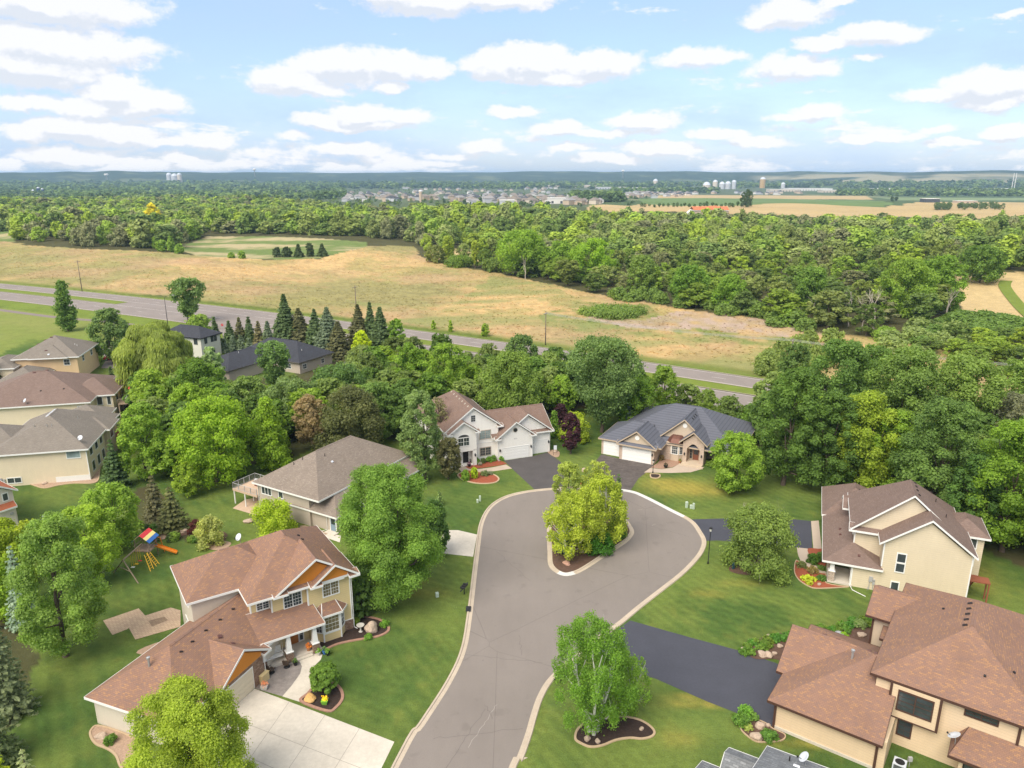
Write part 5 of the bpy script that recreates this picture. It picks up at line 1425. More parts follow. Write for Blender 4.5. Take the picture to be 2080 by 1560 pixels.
# ------------------------------------------------------------------ houses
class House:
    def __init__(s, name, label, O, theta, wall, roof, trim=None, roofslots=None):
        s.root = empty(name, (O[0], O[1], 0), R(theta)); tag(s.root, label, 'house')
        s.O = O; s.th = theta
        s.W = MB(); s.Rf = MB(); s.T = MB()
        s.wm = wall if isinstance(wall, list) else [wall]; s.rm = roof; s.tm = trim or M_trim
        s.fo = (0, 0); s.fa = 0.0; s.n = {}
    def frame(s, o=(0, 0), a=0.0): s.fo = o; s.fa = R(a)
    def tf(s, p):
        c, n = math.cos(s.fa), math.sin(s.fa)
        return (s.fo[0] + p[0] * c - p[1] * n, s.fo[1] + p[0] * n + p[1] * c, p[2])
    def _apply(s, mb, k0):
        for i in range(k0, len(mb.v)): mb.v[i] = s.tf(mb.v[i])
    def wall(s, x0, x1, y0, y1, z0, z1, m=0):
        k = len(s.W.v); s.W.box(x0, x1, y0, y1, z0, z1, m); s._apply(s.W, k)
    def wprism(s, pts, z0, z1, m=0):
        k = len(s.W.v); s.W.prism(pts, z0, z1, m); s._apply(s.W, k)
    def gwall(s, axis, a0, a1, c0, c1, z, pitch, m=0):
        mid = (a0 + a1) / 2; h = pitch * (a1 - a0) / 2; c0 -= .004
        k = len(s.W.v)
        P = (lambda a, c, zz: (a, c, zz)) if axis == 'y' else (lambda a, c, zz: (c, a, zz))
        s.W.add([P(a0, c0, z), P(a1, c0, z), P(mid, c0, z + h), P(a0, c1, z), P(a1, c1, z), P(mid, c1, z + h)],
                [(0, 1, 2), (5, 4, 3), (0, 3, 4, 1), (1, 4, 5, 2), (2, 5, 3, 0)], m)
        s._apply(s.W, k)
    def trimbox(s, *a):
        m = MB(); m.box(*a); s.part('trim_board', m, s.tm, face=0)
    def _shell(s, V, faces, th=.20, skip=()):
        """V: roof surface corners; faces: lists; solid slab with trimmed edges"""
        k = len(s.Rf.v); n = len(V)
        uvs = []
        for f in faces:
            P = [Vector(V[i]) for i in f]
            nrm = (P[1] - P[0]).cross(P[2] - P[0])
            if nrm.z < 0: nrm = -nrm
            nrm.normalize()
            e = Vector((-nrm.y, nrm.x, 0));
            e = e.normalized() if e.length > 1e-4 else Vector((1, 0, 0))
            up = nrm.cross(e); 
            if up.z < 0: up = -up
            uvs.append([(p.dot(e), p.dot(up)) for p in P])
        s.Rf.add(V, faces, 0, uvs)
        ed = {}
        for f in faces:
            for i in range(len(f)):
                a, b = f[i], f[(i + 1) % len(f)]
                ed[(min(a, b), max(a, b))] = ed.get((min(a, b), max(a, b)), 0) + 1
        bot = [(v[0], v[1], v[2] - th) for v in V]
        s.Rf.add(bot, [tuple(reversed(f)) for f in faces], 1)
        # proud fascia along the free edges
        for (a, b), c in ed.items():
            if c == 1 and not (a in skip and b in skip):
                A, B = Vector(V[a]), Vector(V[b]); d = (B - A); h = Vector((d.y, -d.x, 0))
                if h.length < 1e-6: continue
                h.normalize(); cen = sum((Vector(v) for v in V), Vector()) / n
                if (A + B) .dot(h) / 2 < cen.dot(h): h = -h
                o = h * .035
                up = Vector((0, 0, .012)); dn = Vector((0, 0, -th - .03))
                s.Rf.add([A + up, B + up, B + up + o, A + up + o, A + dn, B + dn, B + dn + o, A + dn + o],
                         [(0, 1, 2, 3), (3, 2, 6, 7), (4, 7, 6, 5), (0, 4, 5, 1), (0, 3, 7, 4), (1, 5, 6, 2)], 1)
        s._apply(s.Rf, k)
    def roof(s, x0, x1, y0, y1, z, pitch, axis=None, e0='hip', e1='hip'):
        w_, d_ = x1 - x0, y1 - y0
        if axis is None: axis = 'x' if w_ >= d_ else 'y'
        if axis == 'y':
            sw = lambda p: (p[1], p[0], p[2]); a0, a1, b0, b1 = y0, y1, x0, x1
        else:
            sw = lambda p: p; a0, a1, b0, b1 = x0, x1, y0, y1
        half = (b1 - b0) / 2; zr = z + pitch * half; bm = (b0 + b1) / 2
        r0 = a0 + (half if e0 == 'hip' else 0); r1 = a1 - (half if e1 == 'hip' else 0)
        if r1 < r0: r0 = r1 = (r0 + r1) / 2
        V = [sw(p) for p in ((a0, b0, z), (a1, b0, z), (a1, b1, z), (a0, b1, z), (r0, bm, zr), (r1, bm, zr))]
        F = [[0, 1, 5, 4], [2, 3, 4, 5]]
        if abs(r1 - r0) < 1e-6: F = [[0, 1, 4], [2, 3, 4]]; V = V[:5]
        i5 = 5 if len(V) == 6 else 4
        if e0 == 'hip': F.append([3, 0, 4])
        if e1 == 'hip': F.append([1, 2, i5])
        if e0 != 'hip' and e1 != 'hip': pass
        sk = set()
        if e0 == 'open': sk |= {0, 3, 4}
        if e1 == 'open': sk |= {1, 2, i5}
        s._shell(V, F, skip=sk)
        # ridge cap
        k = len(s.Rf.v)
        A, B = Vector(V[4]), Vector(V[i5])
        if (B - A).length > .5:
            d = (B - A).normalized(); sd = Vector((-d.y, d.x, 0)) * .16
            s.Rf.add([A + Vector((0, 0, .045)), B + Vector((0, 0, .045)), B + sd + Vector((0, 0, .045 - .16 * pitch)), A + sd + Vector((0, 0, .045 - .16 * pitch)), A - sd + Vector((0, 0, .045 - .16 * pitch)), B - sd + Vector((0, 0, .045 - .16 * pitch))],
                     [(0, 1, 2, 3), (1, 0, 4, 5)], 0, [[(0, 0), (3, 0), (3, .1), (0, .1)], [(3, 0), (0, 0), (0, .1), (3, .1)]])
            s._apply(s.Rf, k)
        return zr
    def slab(s, V, faces=None): s._shell(V, faces or [list(range(len(V)))])
    def part(s, name, mb, m, parent=None, smooth=False, face=None, at=(0, 0, 0), world=False):
        o = mb.build(name, m, parent or s.root, smooth)
        if face is not None:
            rot = {'-y': 0, '+x': 90, '+y': 180, '-x': -90}.get(face, face)
            o.location = s.tf(at); o.rotation_euler = (0, 0, s.fa + R(rot))
        return o
    def win(s, face, c, u, z, w_, h, cols=2, rows=2, fm=None, gm=None, arch=False, border=.11, name='window', panels=1):
        """z = sill height, u = centre along the wall, c = the wall plane"""
        at = {'-y': (u, c, z), '+y': (u, c, z), '+x': (c, u, z), '-x': (c, u, z)}.get(face, None) or (u, c, z)
        f = MB(); b = border
        f.box(-w_ / 2 - b, w_ / 2 + b, -.05, .02, h, h + b * 1.3); f.box(-w_ / 2 - b, w_ / 2 + b, -.07, .02, -b, 0)
        f.box(-w_ / 2 - b, -w_ / 2, -.05, .02, 0, h); f.box(w_ / 2, w_ / 2 + b, -.05, .02, 0, h)
        for k in range(1, panels): x = -w_ / 2 + w_ * k / panels; f.box(x - .045, x + .045, -.045, .01, 0, h)
        nc, nr = cols * panels, rows
        for k in range(1, nc):
            if panels > 1 and k % cols == 0: continue
            x = -w_ / 2 + w_ * k / nc; f.box(x - .009, x + .009, -.032, .0, 0, h)
        for k in range(1, nr):
            zz = h * k / nr; q = .024 if (nr % 2 == 0 and k == nr // 2) else .009
            f.box(-w_ / 2, w_ / 2, -.036, .0, zz - q, zz + q)
        if arch:
            n = 12
            for k in range(n):
                a0, a1 = math.pi * k / n, math.pi * (k + 1) / n; r0, r1 = w_ / 2, w_ / 2 + b; hh = .52
                P = lambda a, r: (math.cos(a) * r, h + b + math.sin(a) * r * hh)
                q = [P(a0, r0), P(a1, r0), P(a1, r1), P(a0, r1)]
                f.add([(x, -.05, zz) for x, zz in q] + [(x, .02, zz) for x, zz in q], [(0, 1, 2, 3), (7, 6, 5, 4), (0, 4, 5, 1), (2, 6, 7, 3)])
        fo = s.part(name, f, fm or s.tm, face=face, at=at)
        g_ = MB(); g_.box(-w_ / 2, w_ / 2, -.012, .0, 0, h)
        if arch:
            n = 12; pts = [(math.cos(math.pi * k / n) * w_ / 2, h + b + math.sin(math.pi * k / n) * w_ / 2 * .52) for k in range(n + 1)]
            g_.add([(x, -.012, zz) for x, zz in pts], [tuple(range(len(pts)))])
        g_.build('pane', gm or M_glass, fo)
        return fo
    def gdoor(s, face, c, u, w_, h, z=0.02, m=None, fm=None, arch=0):
        at = {'-y': (u, c, z), '+x': (c, u, z), '-x': (c, u, z)}[face]
        f = MB(); b = .12
        f.box(-w_ / 2 - b, -w_ / 2, -.05, .02, 0, h); f.box(w_ / 2, w_ / 2 + b, -.05, .02, 0, h); f.box(-w_ / 2 - b, w_ / 2 + b, -.05, .02, h, h + .14)
        d = MB()
        nrow = 4
        for i in range(nrow):
            z0 = h * i / nrow + .012; z1 = h * (i + 1) / nrow - .012
            d.box(-w_ / 2, w_ / 2, -.018, .0, z0, z1)
            nc = max(2, int(w_ / 1.2))
            for k in range(nc):
                x0 = -w_ / 2 + w_ * k / nc + .10; x1 = -w_ / 2 + w_ * (k + 1) / nc - .10
                d.box(x0, x1, -.030, -.018, z0 + .09, z1 - .09)
        if arch:
            n = 10
            pts = [(-w_ / 2, h)] + [(-w_ / 2 + w_ * k / n, h + arch * math.sin(math.pi * k / n)) for k in range(1, n)] + [(w_ / 2, h)]
            d.add([(x, -.02, zz) for x, zz in pts], [tuple(range(len(pts)))])
        dd = s.part('garage_door', d, m or M_gdoor, face=face, at=at)
        f.build('door_frame', fm or s.tm, dd)
        return dd
    def door(s, face, c, u, z, w_=.95, h=2.1, m=None, light=True):
        at = {'-y': (u, c, z), '+x': (c, u, z), '-x': (c, u, z), '+y': (u, c, z)}[face]
        d = MB(); d.box(-w_ / 2, w_ / 2, -.03, .0, 0, h)
        d.box(-w_ / 2 + .12, w_ / 2 - .12, -.045, -.03, .15, .9); 
        dd = s.part('door', d, m or M_door, face=face, at=at)
        f = MB(); b = .12
        f.box(-w_ / 2 - b, -w_ / 2, -.05, .02, 0, h); f.box(w_ / 2, w_ / 2 + b, -.05, .02, 0, h); f.box(-w_ / 2 - b, w_ / 2 + b, -.05, .02, h, h + .13)
        f.build('door_frame', s.tm, dd)
        if light:
            g_ = MB(); g_.box(-w_ / 2 + .14, w_ / 2 - .14, -.045, -.03, 1.0, h - .15); g_.build('pane', M_glass, dd)
        k = MB(); k.lathe([(.0, -.03), (.035, -.02), (.035, .02), (0, .03)], (w_ / 2 - .09, -.07, 1.0), 8); k.build('handle', M_steel, dd)
        return dd
    def roofpoint(s, x, y):
        """height of the roof surface over local (frame) x,y from the collected slabs"""
        p = s.tf((x, y, 0)); best = None
        for f, m in zip(s.Rf.f, s.Rf.m):
            if m: continue
            P = [Vector(s.Rf.v[i]) for i in f]
            inside = False; n = len(P)
            for i in range(n):
                a, b = P[i], P[(i + 1) % n]
                if (a.y > p[1]) != (b.y > p[1]) and p[0] < (b.x - a.x) * (p[1] - a.y) / (b.y - a.y) + a.x: inside = not inside
            if not inside: continue
            nn = (P[1] - P[0]).cross(P[2] - P[0])
            if abs(nn.z) < 1e-6: continue
            z = P[0].z - (nn.x * (p[0] - P[0].x) + nn.y * (p[1] - P[0].y)) / nn.z
            if best is None or z > best[0]: best = (z, nn.normalized() if nn.z > 0 else -nn.normalized())
        return best
    def vents(s, pts, m=None, kind='box', size=.26):
        for (x, y) in pts:
            b = s.roofpoint(x, y)
            if not b: continue
            v = MB()
            if kind == 'box': v.taper(0, 0, -.05, .12, size * .5, size * .5, size * .42, size * .42)
            elif kind == 'pipe': v.lathe([(.05, -.1), (.05, .42), (.0, .43)], seg=8)
            elif kind == 'flue': v.lathe([(.10, -.1), (.10, .75), (.17, .78), (.17, .95), (.0, 1.02)], seg=10); 
            elif kind == 'slot': v.taper(0, 0, -.05, .13, size * .62, size * .34, size * .55, size * .2)
            o = s.part({'box': 'roof_vent', 'slot': 'roof_vent', 'pipe': 'vent_pipe', 'flue': 'flue_pipe'}[kind], v, m or (M_vent if kind in ('box', 'slot') else M_steel), face=0, at=(x, y, b[0]))
            n = b[1]
            if kind in ('box', 'slot'):
                o.rotation_mode = 'QUATERNION'; o.rotation_quaternion = Vector((0, 0, 1)).rotation_difference(n)
    def dish(s, at, az=0, tilt=35, r=.42):
        m = MB(); m.tube([(0, 0, -.1), (0, 0, .45), (.12, 0, .72)], .03, 6)
        o = s.part('satellite_dish', m, M_steel, face=az, at=at)
        d = MB(); d.lathe([(0, 0), (r * .5, .02), (r * .85, .07), (r, .11), (r * .97, .12), (r * .5, .045), (0, .025)], seg=18)
        do = d.build('reflector', M_dish, o, True); do.location = (.12, 0, .72); do.rotation_euler = (0, R(90 - tilt), 0)
        a = MB(); a.tube([(.15, 0, .50), (.62, 0, .72)], .018, 5); a.box(.58, .70, -.05, .05, .68, .80); a.build('feed_arm', M_black, o)
        return o
    def column(s, x, y, z0, zs, z1, sb=.34, st=.22, stone=None):
        b = MB(); b.box(-sb, sb, -sb, sb, 0, zs - z0); o = s.part('porch_column', b, stone or M_stone, face=0, at=(x, y, z0))
        c = MB(); c.box(-sb - .05, sb + .05, -sb - .05, sb + .05, zs - z0, zs - z0 + .08); c.taper(0, 0, zs - z0 + .08, z1 - z0, sb * .8, sb * .8, st * .75, st * .75); c.build('shaft', s.tm, o)
    def spout(s, pts, m=None):
        d = MB(); d.tube(pts, .045, 4); s.part('downspout', d, m or s.tm, face=0, at=(0, 0, 0))
    def finish(s):
        if s.W.v: s.W.build('wall', s.wm, s.root)
        if s.Rf.v: s.Rf.build('roof', [s.rm, s.tm], s.root)
        return s

# ---- 1. orange-gabled house, lower left
h = House('gabled_house', 'two-storey house with brown shingles and burnt-orange gables at the lower left', (-17.6, 70.2), 33.5, [M_h1_siding, M_h1_side, M_stone, M_orange, M_conc], M_brown_roof)
Z2 = 6.85
h.wall(-4.4, .25, 0, 12, 0, Z2, 0); h.wall(-8, -4.4, .42, 12, 0, Z2, 0); h.wall(-10, -8, .95, 12, 0, Z2, 0); h.wall(-15, -9.9, 3.45, 11.3, 0, Z2, 1)
h.wall(-.8, .29, -.04, 1.2, 0, 1.25, 2); h.trimbox(-.82, .32, -.07, 1.2, 1.25, 1.33)
h.trimbox(.14, .28, -.03, .12, 1.33, Z2); h.trimbox(-4.45, -4.30, -.03, .12, 4.3, Z2); h.trimbox(-8.06, -7.92, .39, .6, 4.3, Z2); h.trimbox(-10.03, -9.9, .92, 1.1, 4.5, Z2)
h.roof(-15.5, -5, 3.0, 11.8, 7.0, .60); h.roof(-10.5, .95, -.45, 12.4, 7.0, .60, 'y')
h.roof(-7.8, 1.0, -.62, 4.5, 7.02, .66, 'y', 'gable', 'open'); h.gwall('y', -7.2, .4, -.05, 3, 6.8, .66, 3)
h.roof(-4.1, 1.0, -.95, 3, 7.05, .70, 'y', 'gable', 'open'); h.gwall('y', -3.7, .6, -.42, 2, 6.8, .70, 3)
h.slab([(-8.0, -.70, 6.98), (-6.5, -.70, 6.98), (-6.5, .3, 7.3), (-8.0, .3, 7.3)]); h.slab([(-4.3, -1.0, 7.0), (-3.0, -1.0, 7.0), (-3.0, 0, 7.3), (-4.3, 0, 7.3)]); h.slab([(-.1, -1.0, 7.0), (1.05, -1.0, 7.0), (1.05, 0, 7.3), (-.1, 0, 7.3)])
h.trimbox(-6.9, -4.5, -.09, -.03, 6.62, 6.80); h.trimbox(-3.2, -.5, -.46, -.40, 6.62, 6.80)
h.win('-y', 0, -1.9, 4.95, 1.65, 1.45, 3, 4, panels=2, gm=M_glass_warm); h.win('-y', .42, -5.85, 4.75, 1.75, 1.45, 3, 4, panels=2); h.win('-y', .95, -8.75, 5.15, 1.15, .95, 2, 4, panels=2)
h.win('-x', -15, 6, 5.1, .7, 1.2, 1, 2); h.win('-x', -15, 10, 5.1, .7, 1.2, 1, 2); h.win('-x', -15, 8, 1.2, 1.2, 1.2, 2, 2)
h.win('+x', .25, 4, 4.6, 1.0, 1.4, 2, 4); h.win('+x', .25, 8, 4.6, 1.0, 1.4, 2, 4); h.win('+x', .25, 6, 1.4, 1.5, 1.4, 2, 4)
# bay
h.wprism([(-3.95, 0.1), (-3.95, -.05), (-3.25, -.78), (-1.35, -.78), (-.65, -.05), (-.65, .1)], 0, 3.3, 0)
h.trimbox(-3.32, -3.18, -.83, -.70, 0, 3.3); h.trimbox(-1.42, -1.28, -.83, -.70, 0, 3.3); h.trimbox(-3.3, -1.3, -.82, -.76, .95, 1.10); h.trimbox(-3.3, -1.3, -.82, -.76, 3.1, 3.3)
h.win('-y', -.78, -2.3, 1.2, 1.5, 1.8, 4, 4, gm=M_glass_warm)
h.frame((-3.25, -.78), 0); 
h.frame((0, 0), 0)
o_ = h.win(-46, -.415, -3.6, 1.2, .62, 1.8, 2, 4); o_ = h.win(46, -.415, -1.0, 1.2, .62, 1.8, 2, 4)
h.slab([(-4.35, -.1, 3.35), (-3.42, -1.12, 3.35), (-3.0, .02, 4.25)]); h.slab([(-3.42, -1.12, 3.35), (-1.18, -1.12, 3.35), (-1.5, .02, 4.25), (-3.0, .02, 4.25)]); h.slab([(-1.18, -1.12, 3.35), (-.3, -.1, 3.35), (-1.5, .02, 4.25)])
# porch
h.slab([(-11.3, -2.15, 3.30), (-3.45, -2.15, 3.30), (-4.0, .45, 4.75), (-7.9, .45, 4.75), (-8.1, 1.0, 5.05), (-11.3, 1.0, 5.05)])
h.wall(-10.6, -3.9, -1.95, .4, 0, .32, 4); h.wall(-6.9, -5.0, -2.3, -1.95, 0, .16, 4)
for cx in (-4.55, -7.25, -9.9): h.column(cx, -1.75, .1, 1.15, 3.1)
h.trimbox(-10.3, -4.2, -1.86, -1.68, 2.85, 3.1)
h.door('-y', .42, -6.1, .34, .95, 2.15, material('orange_brown_door', (.36, .13, .03), .5, mottled(2, .1)), False); h.win('-y', .42, -5.3, .5, .35, 1.9, 1, 3); h.win('-y', .95, -8.9, 1.0, 1.4, 1.4, 2, 2)
# garage
h.frame((-11.43, -3.99), 35.5)
h.wall(-4.2, 1.45, 0, 10, 0, 3.0, 1); h.wall(-8.9, 5, .75, 10.1, 0, 3.0, 1); h.wall(-4.24, 1.5, -.04, 1, 2.45, 2.9, 2); h.wall(.05, 1.5, -.06, 1.2, 0, 2.5, 2); h.wall(-4.26, -3.95, -.05, .6, 0, 2.5, 2)
h.roof(-9.35, 7, .2, 10.6, 3.0, .62, 'x', 'hip', 'open'); h.roof(-4.55, 2.35, -.35, 5.2, 3.02, .64, 'y', 'gable', 'open'); h.gwall('y', -4.15, 1.95, -.06, 2, 2.85, .62, 3)
h.slab([(1.35, -.42, 3.0), (2.4, -.42, 3.0), (2.4, .5, 3.3), (1.35, .5, 3.3)])
h.gdoor('-y', -.0, -1.95, 3.9, 2.35, m=M_gdoor_c); h.gdoor('-y', .75, -6.6, 2.5, 2.35, m=M_gdoor_c)
h.vents([(3.2, 4.6), (1.3, 4.55), (-.6, 4.55), (-2.4, 4.5), (-3.9, 4.4)], M_ventdark, 'slot'); h.vents([(-.1, 3.4), (-.1, 1.9)], M_vent, 'box', .42); h.vents([(-6.0, 6.1)], None, 'flue')
h.trimbox(-8.95, -8.85, .7, .8, 0, 3.0)
h.spout([(1.75, -.3, 2.9), (1.62, -.12, 2.6), (1.62, -.12, .15)])
h.frame((0, 0), 0)
h.vents([(-3.0, 6.4), (-2.9, 5.4), (-2.8, 4.5), (-5.0, 8.0), (-5.4, 8.6)], M_ventdark, 'slot')
h.dish((-8.4, 9.9, 8.55), az=200)
h.spout([(.75, -.35, 6.8), (.38, -.05, 6.4), (.38, -.05, .2), (.6, -.4, .1)])
h.finish()

# ---- 2. beige house
h = House('ranch_house', 'beige rambler with a broad taupe shingled hip roof left of the large maple', (-24.2, 92.6), -30, [M_beige_siding, M_conc], M_taupe_roof)
h.wall(-8.3, .0, 0, 8, 0, 2.6); h.wall(-14.8, -4.6, -.35, 16, 0, 4.7); h.wall(-8, -3.9, 2, 19.3, 0, 2.6)
h.roof(-15.4, -2.2, -.85, 19.9, 4.6, .60, 'y'); h.roof(-8.7, .55, -.5, 9, 2.6, .62, 'y', 'hip', 'open')
h.slab([(-2.2, 4, 4.3), (-2.2, 19.9, 4.3), (.45, 19.9, 2.9), (.45, 4, 2.9)])
h.win('-y', -.35, -13.0, 3.0, 1.9, 1.1, 1, 1, panels=3); h.win('-y', -.35, -10.1, 3.1, .8, .9, 1, 1)
h.door('-y', 0, -.62, .15, .95, 2.1, M_bluedoor); h.wall(-1.6, .3, -.9, 0, 0, .14, 1)
h.win('+x', .0, 5, 1.2, 1.2, 1.1, 2, 2); h.column(.2, 19.2, 0, .4, 2.7, .25, .22, M_trim); h.column(.2, 15.5, 0, .4, 2.7, .25, .22, M_trim)
h.vents([(-9.4, 9.6), (-9.6, 8.4), (-9.7, 7.6)], M_ventdark, 'slot', .24); h.vents([(-7.5, 6.2), (-9.8, 4.0), (-10.6, 3.0)], M_ventdark, 'pipe'); h.vents([(-6.3, 6.4)], M_dish, 'box', .35)
h.spout([(-1.9, -.4, 2.45), (-1.75, -.07, 2.2), (-1.75, -.07, .15), (-2.1, -.7, .08)]); h.spout([(-14.7, -.75, 4.5), (-14.7, -.43, 4.2), (-14.7, -.43, .1)]); h.spout([(-.02, -.4, 2.45), (.02, -.07, 2.2), (.02, -.07, .15)])
# raised deck
dk = MB(); dk.box(-20.0, -14.8, -.6, 3.6, 2.25, 2.45); dk.box(-20.05, -14.8, -.66, -.6, 2.15, 2.5); h.part('deck', dk, M_deck, face=0)
pp = MB(); 
for (x, y) in ((-19.9, -.5), (-17.6, -.5), (-19.9, 3.4), (-17.6, 3.4), (-18.2, 1.5)): h.part('deck_post', MB().box(x - .07, x + .07, y - .07, y + .07, 0, 2.25), M_trim, face=0)
rl = MB()
for (a, b) in (((-20, -.6), (-14.9, -.6)), ((-20, -.6), (-20, 3.6)), ((-20, 3.6), (-15, 3.6))):
    n = 4
    rl.tube([(a[0], a[1], 3.4), (b[0], b[1], 3.4)], .04, 4); rl.tube([(a[0], a[1], 2.55), (b[0], b[1], 2.55)], .03, 4)
    for k in range(n + 1): x = a[0] + (b[0] - a[0]) * k / n; y = a[1] + (b[1] - a[1]) * k / n; rl.box(x - .04, x + .04, y - .04, y + .04, 2.45, 3.45)
    m_ = 26
    for k in range(m_): x = a[0] + (b[0] - a[0]) * k / m_; y = a[1] + (b[1] - a[1]) * k / m_; rl.box(x - .008, x + .008, y - .008, y + .008, 2.5, 3.4)
h.part('railing', rl, M_utility_g, face=0)
h.finish(); H2 = h

# ---- 3. white house
h = House('white_house', 'white two-storey house with rosy brown roof and three front gables', (6.54, 123.75), 22, [M_white_siding], M_white_roof)
h.wall(-3.7, .0, -.2, 8.5, 0, 4.35); h.wall(-10.0, -3.7, -1.1, 8.5, 0, 4.3); h.wall(-18.7, -9.6, 0, 13, 0, 6.4); h.wall(-18.7, -14.05, -1.35, 3, 2.75, 6.2); h.wall(-20.6, -10, 4, 15.5, 0, 6.2)
h.wall(-14.7, -14.05, -1.35, .5, 0, 2.9); h.wall(-18.7, -17.4, -1.35, .5, 0, 2.9)
h.roof(-19.4, -9.0, -.45, 15.9, 6.25, .74, 'y', 'gable', 'hip'); h.gwall('y', -18.9, -9.5, .0, 2, 6.2, .74)
h.roof(-21.0, -11, 4.2, 15.9, 6.2, .60, 'y'); h.roof(-19.1, -13.7, -1.85, 2.2, 6.25, .72, 'y', 'gable', 'open'); h.gwall('y', -18.7, -14.05, -1.35, 0, 6.15, .72)
h.roof(-11, .55, -.75, 9.2, 4.2, .70, 'x', 'open', 'gable'); h.gwall('x', -.2, 8.5, -2, -.0, 4.2, .70)
h.roof(-9.2, .55, -.80, 4.2, 4.22, .74, 'y', 'gable', 'open'); h.gwall('y', -8.5, .0, -.2, 2, 4.2, .74)
h.roof(-10.55, -3.2, -1.65, 3, 4.24, .74, 'y', 'gable', 'open'); h.gwall('y', -10.0, -3.7, -1.1, 1, 4.2, .74)
for (a, b, y, z) in ((-10.75, -9.7, -1.70, 4.18), (-4.1, -3.05, -1.70, 4.18), (-.3, .7, -.85, 4.18), (-19.3, -18.4, -1.9, 6.2), (-14.4, -13.5, -1.9, 6.2), (-9.9, -8.8, -.5, 6.2)):
    h.slab([(a, y, z), (b, y, z), (b, y + .75, z + .3), (a, y + .75, z + .3)])
h.gdoor('-y', -1.1, -6.9, 4.9, 2.15, arch=.28); h.gdoor('-y', -.2, -1.75, 2.75, 2.35)
h.win('-y', -1.35, -16.35, 3.85, 1.9, 1.35, 2, 2, panels=2, arch=True); h.win('-y', 0, -12.0, 4.1, 1.9, 1.4, 2, 4, panels=2, gm=M_glass_pale, fm=M_beige_siding); h.win('-y', 0, -12.0, 1.05, 1.9, 1.35, 2, 3, panels=2, fm=M_beige_siding)
h.win('-y', 0, -14.15, 7.4, .75, 1.1, 2, 3)
rv = MB(); rv.lathe([(.0, 0), (.42, .0), (.42, .06), (.34, .08)], seg=20); o = h.part('round_window', rv, M_beige_siding, face=0, at=(-6.9, -1.13, 5.35)); o.rotation_euler = (R(90), 0, 0)
pn = MB(); pn.lathe([(0, .085), (.34, .085)], seg=20); pn.build('pane', M_glass, o)
h.door('-y', .0, -15.6, .2, 1.0, 2.1, M_black, False); h.wall(-17.3, -14.6, -1.2, 0, 0, .18)
h.trimbox(-14.1, -9.6, -.04, .02, 3.3, 3.45); h.trimbox(-3.74, -3.62, -1.14, -1.0, 0, 4.2); h.trimbox(-.1, .04, -.24, -.1, 0, 4.2); h.trimbox(-10.04, -9.92, -1.14, -1.0, 0, 4.2)
h.win('+x', 0, 4, 1.2, 1.2, 1.1); h.win('-x', -20.6, 8, 4.2, 1.2, 1.3); h.win('-x', -20.6, 12, 4.2, 1.2, 1.3); h.win('-x', -20.6, 10, 1.2, 1.6, 1.3)
for (u, y) in ((-9.75, -1.1), (-3.95, -1.1), (-.15, -.2), (-14.35, -1.35)):
    l = MB(); l.box(-.09, .09, -.22, -.02, 0, .34); l.taper(0, -.12, .34, .46, .13, .12, .03, .03); h.part('wall_lantern', l, M_black, face='-y', at=(u, y, 1.75))
# house number drawn with small bars
dg = MB()
for i, segs in enumerate(('ab', 'abc', 'ab')):
    x = -.22 + i * .22
    dg.box(x, x + .10, -.02, 0, 0, .02); dg.box(x, x + .10, -.02, 0, .18, .20); dg.box(x + .08, x + .10, -.02, 0, 0, .2)
h.part('house_number', dg, M_black, face='-y', at=(-6.9, -1.1, 3.65))
h.vents([(-14.6, 1.2 + 1.55 * k) for k in range(7)], M_beige_siding, 'slot', .30)
h.vents([(-7.5, 4.6), (-1.5, 4.8)], M_vent, 'slot')
h.spout([(-10.3, -1.5, 4.1), (-10.12, -1.16, 3.8), (-10.12, -1.16, .2)]); h.spout([(.4, -.4, 4.1), (.1, -.26, 3.8), (.1, -.26, .2)]); h.spout([(-14.0, -.5, 6.0), (-13.98, -.07, 5.7), (-13.98, -.07, .2)])
h.finish()

# ---- 4. blue-roofed house
h = House('blue_roof_house', 'tan brick house with blue-gray steel shake roof at the head of the cul-de-sac', (23.65, 117.32), -28, [M_stucco, M_buff_brick, M_stone_l], M_blue_roof, trim=material('tan_trim', (.44, .35, .26), .6, mottled(2, .08)))
h.wall(-5.75, .45, .2, 8, 0, 2.95, 1); h.wall(-9.4, -5.7, 1.05, 10, 0, 2.95, 1); h.wall(-8, 3, 3.9, 20, 0, 2.95, 1); h.wall(3, 13.2, 7.7, 20.5, 0, 2.95, 1)
h.roof(-9.9, 1.5, .65, 10.6, 3.0, .52, 'x', 'hip', 'hip')
h.roof(-6.25, .95, -.25, 6.0, 3.02, .74, 'y', 'gable', 'open'); h.gwall('y', -5.75, .45, .2, 2, 2.95, .74, 0)
h.slab([(-6.2, -.38, 2.99), (.95, -.38, 2.99), (.95, .35, 3.45), (-6.2, .35, 3.45)])
h.roof(-8.4, 13.7, 3.6, 21.2, 3.0, .53, 'x')
h.wall(.6, 7.7, 5.1, 9, 0, 4.2, 0); h.roof(.0, 8.3, 4.6, 11.8, 3.8, .88, 'y', 'gable', 'open'); h.gwall('y', .45, 7.85, 5.1, 8, 3.8, .88, 0)
h.wall(4.45, 5.15, 3.4, 5.4, 0, 3.95, 1); h.wall(7.35, 8.05, 3.4, 5.4, 0, 3.95, 1); h.roof(3.85, 8.65, 2.95, 8, 3.9, .86, 'y', 'gable', 'open'); h.gwall('y', 4.45, 8.05, 3.4, 4.2, 3.85, .86, 1)
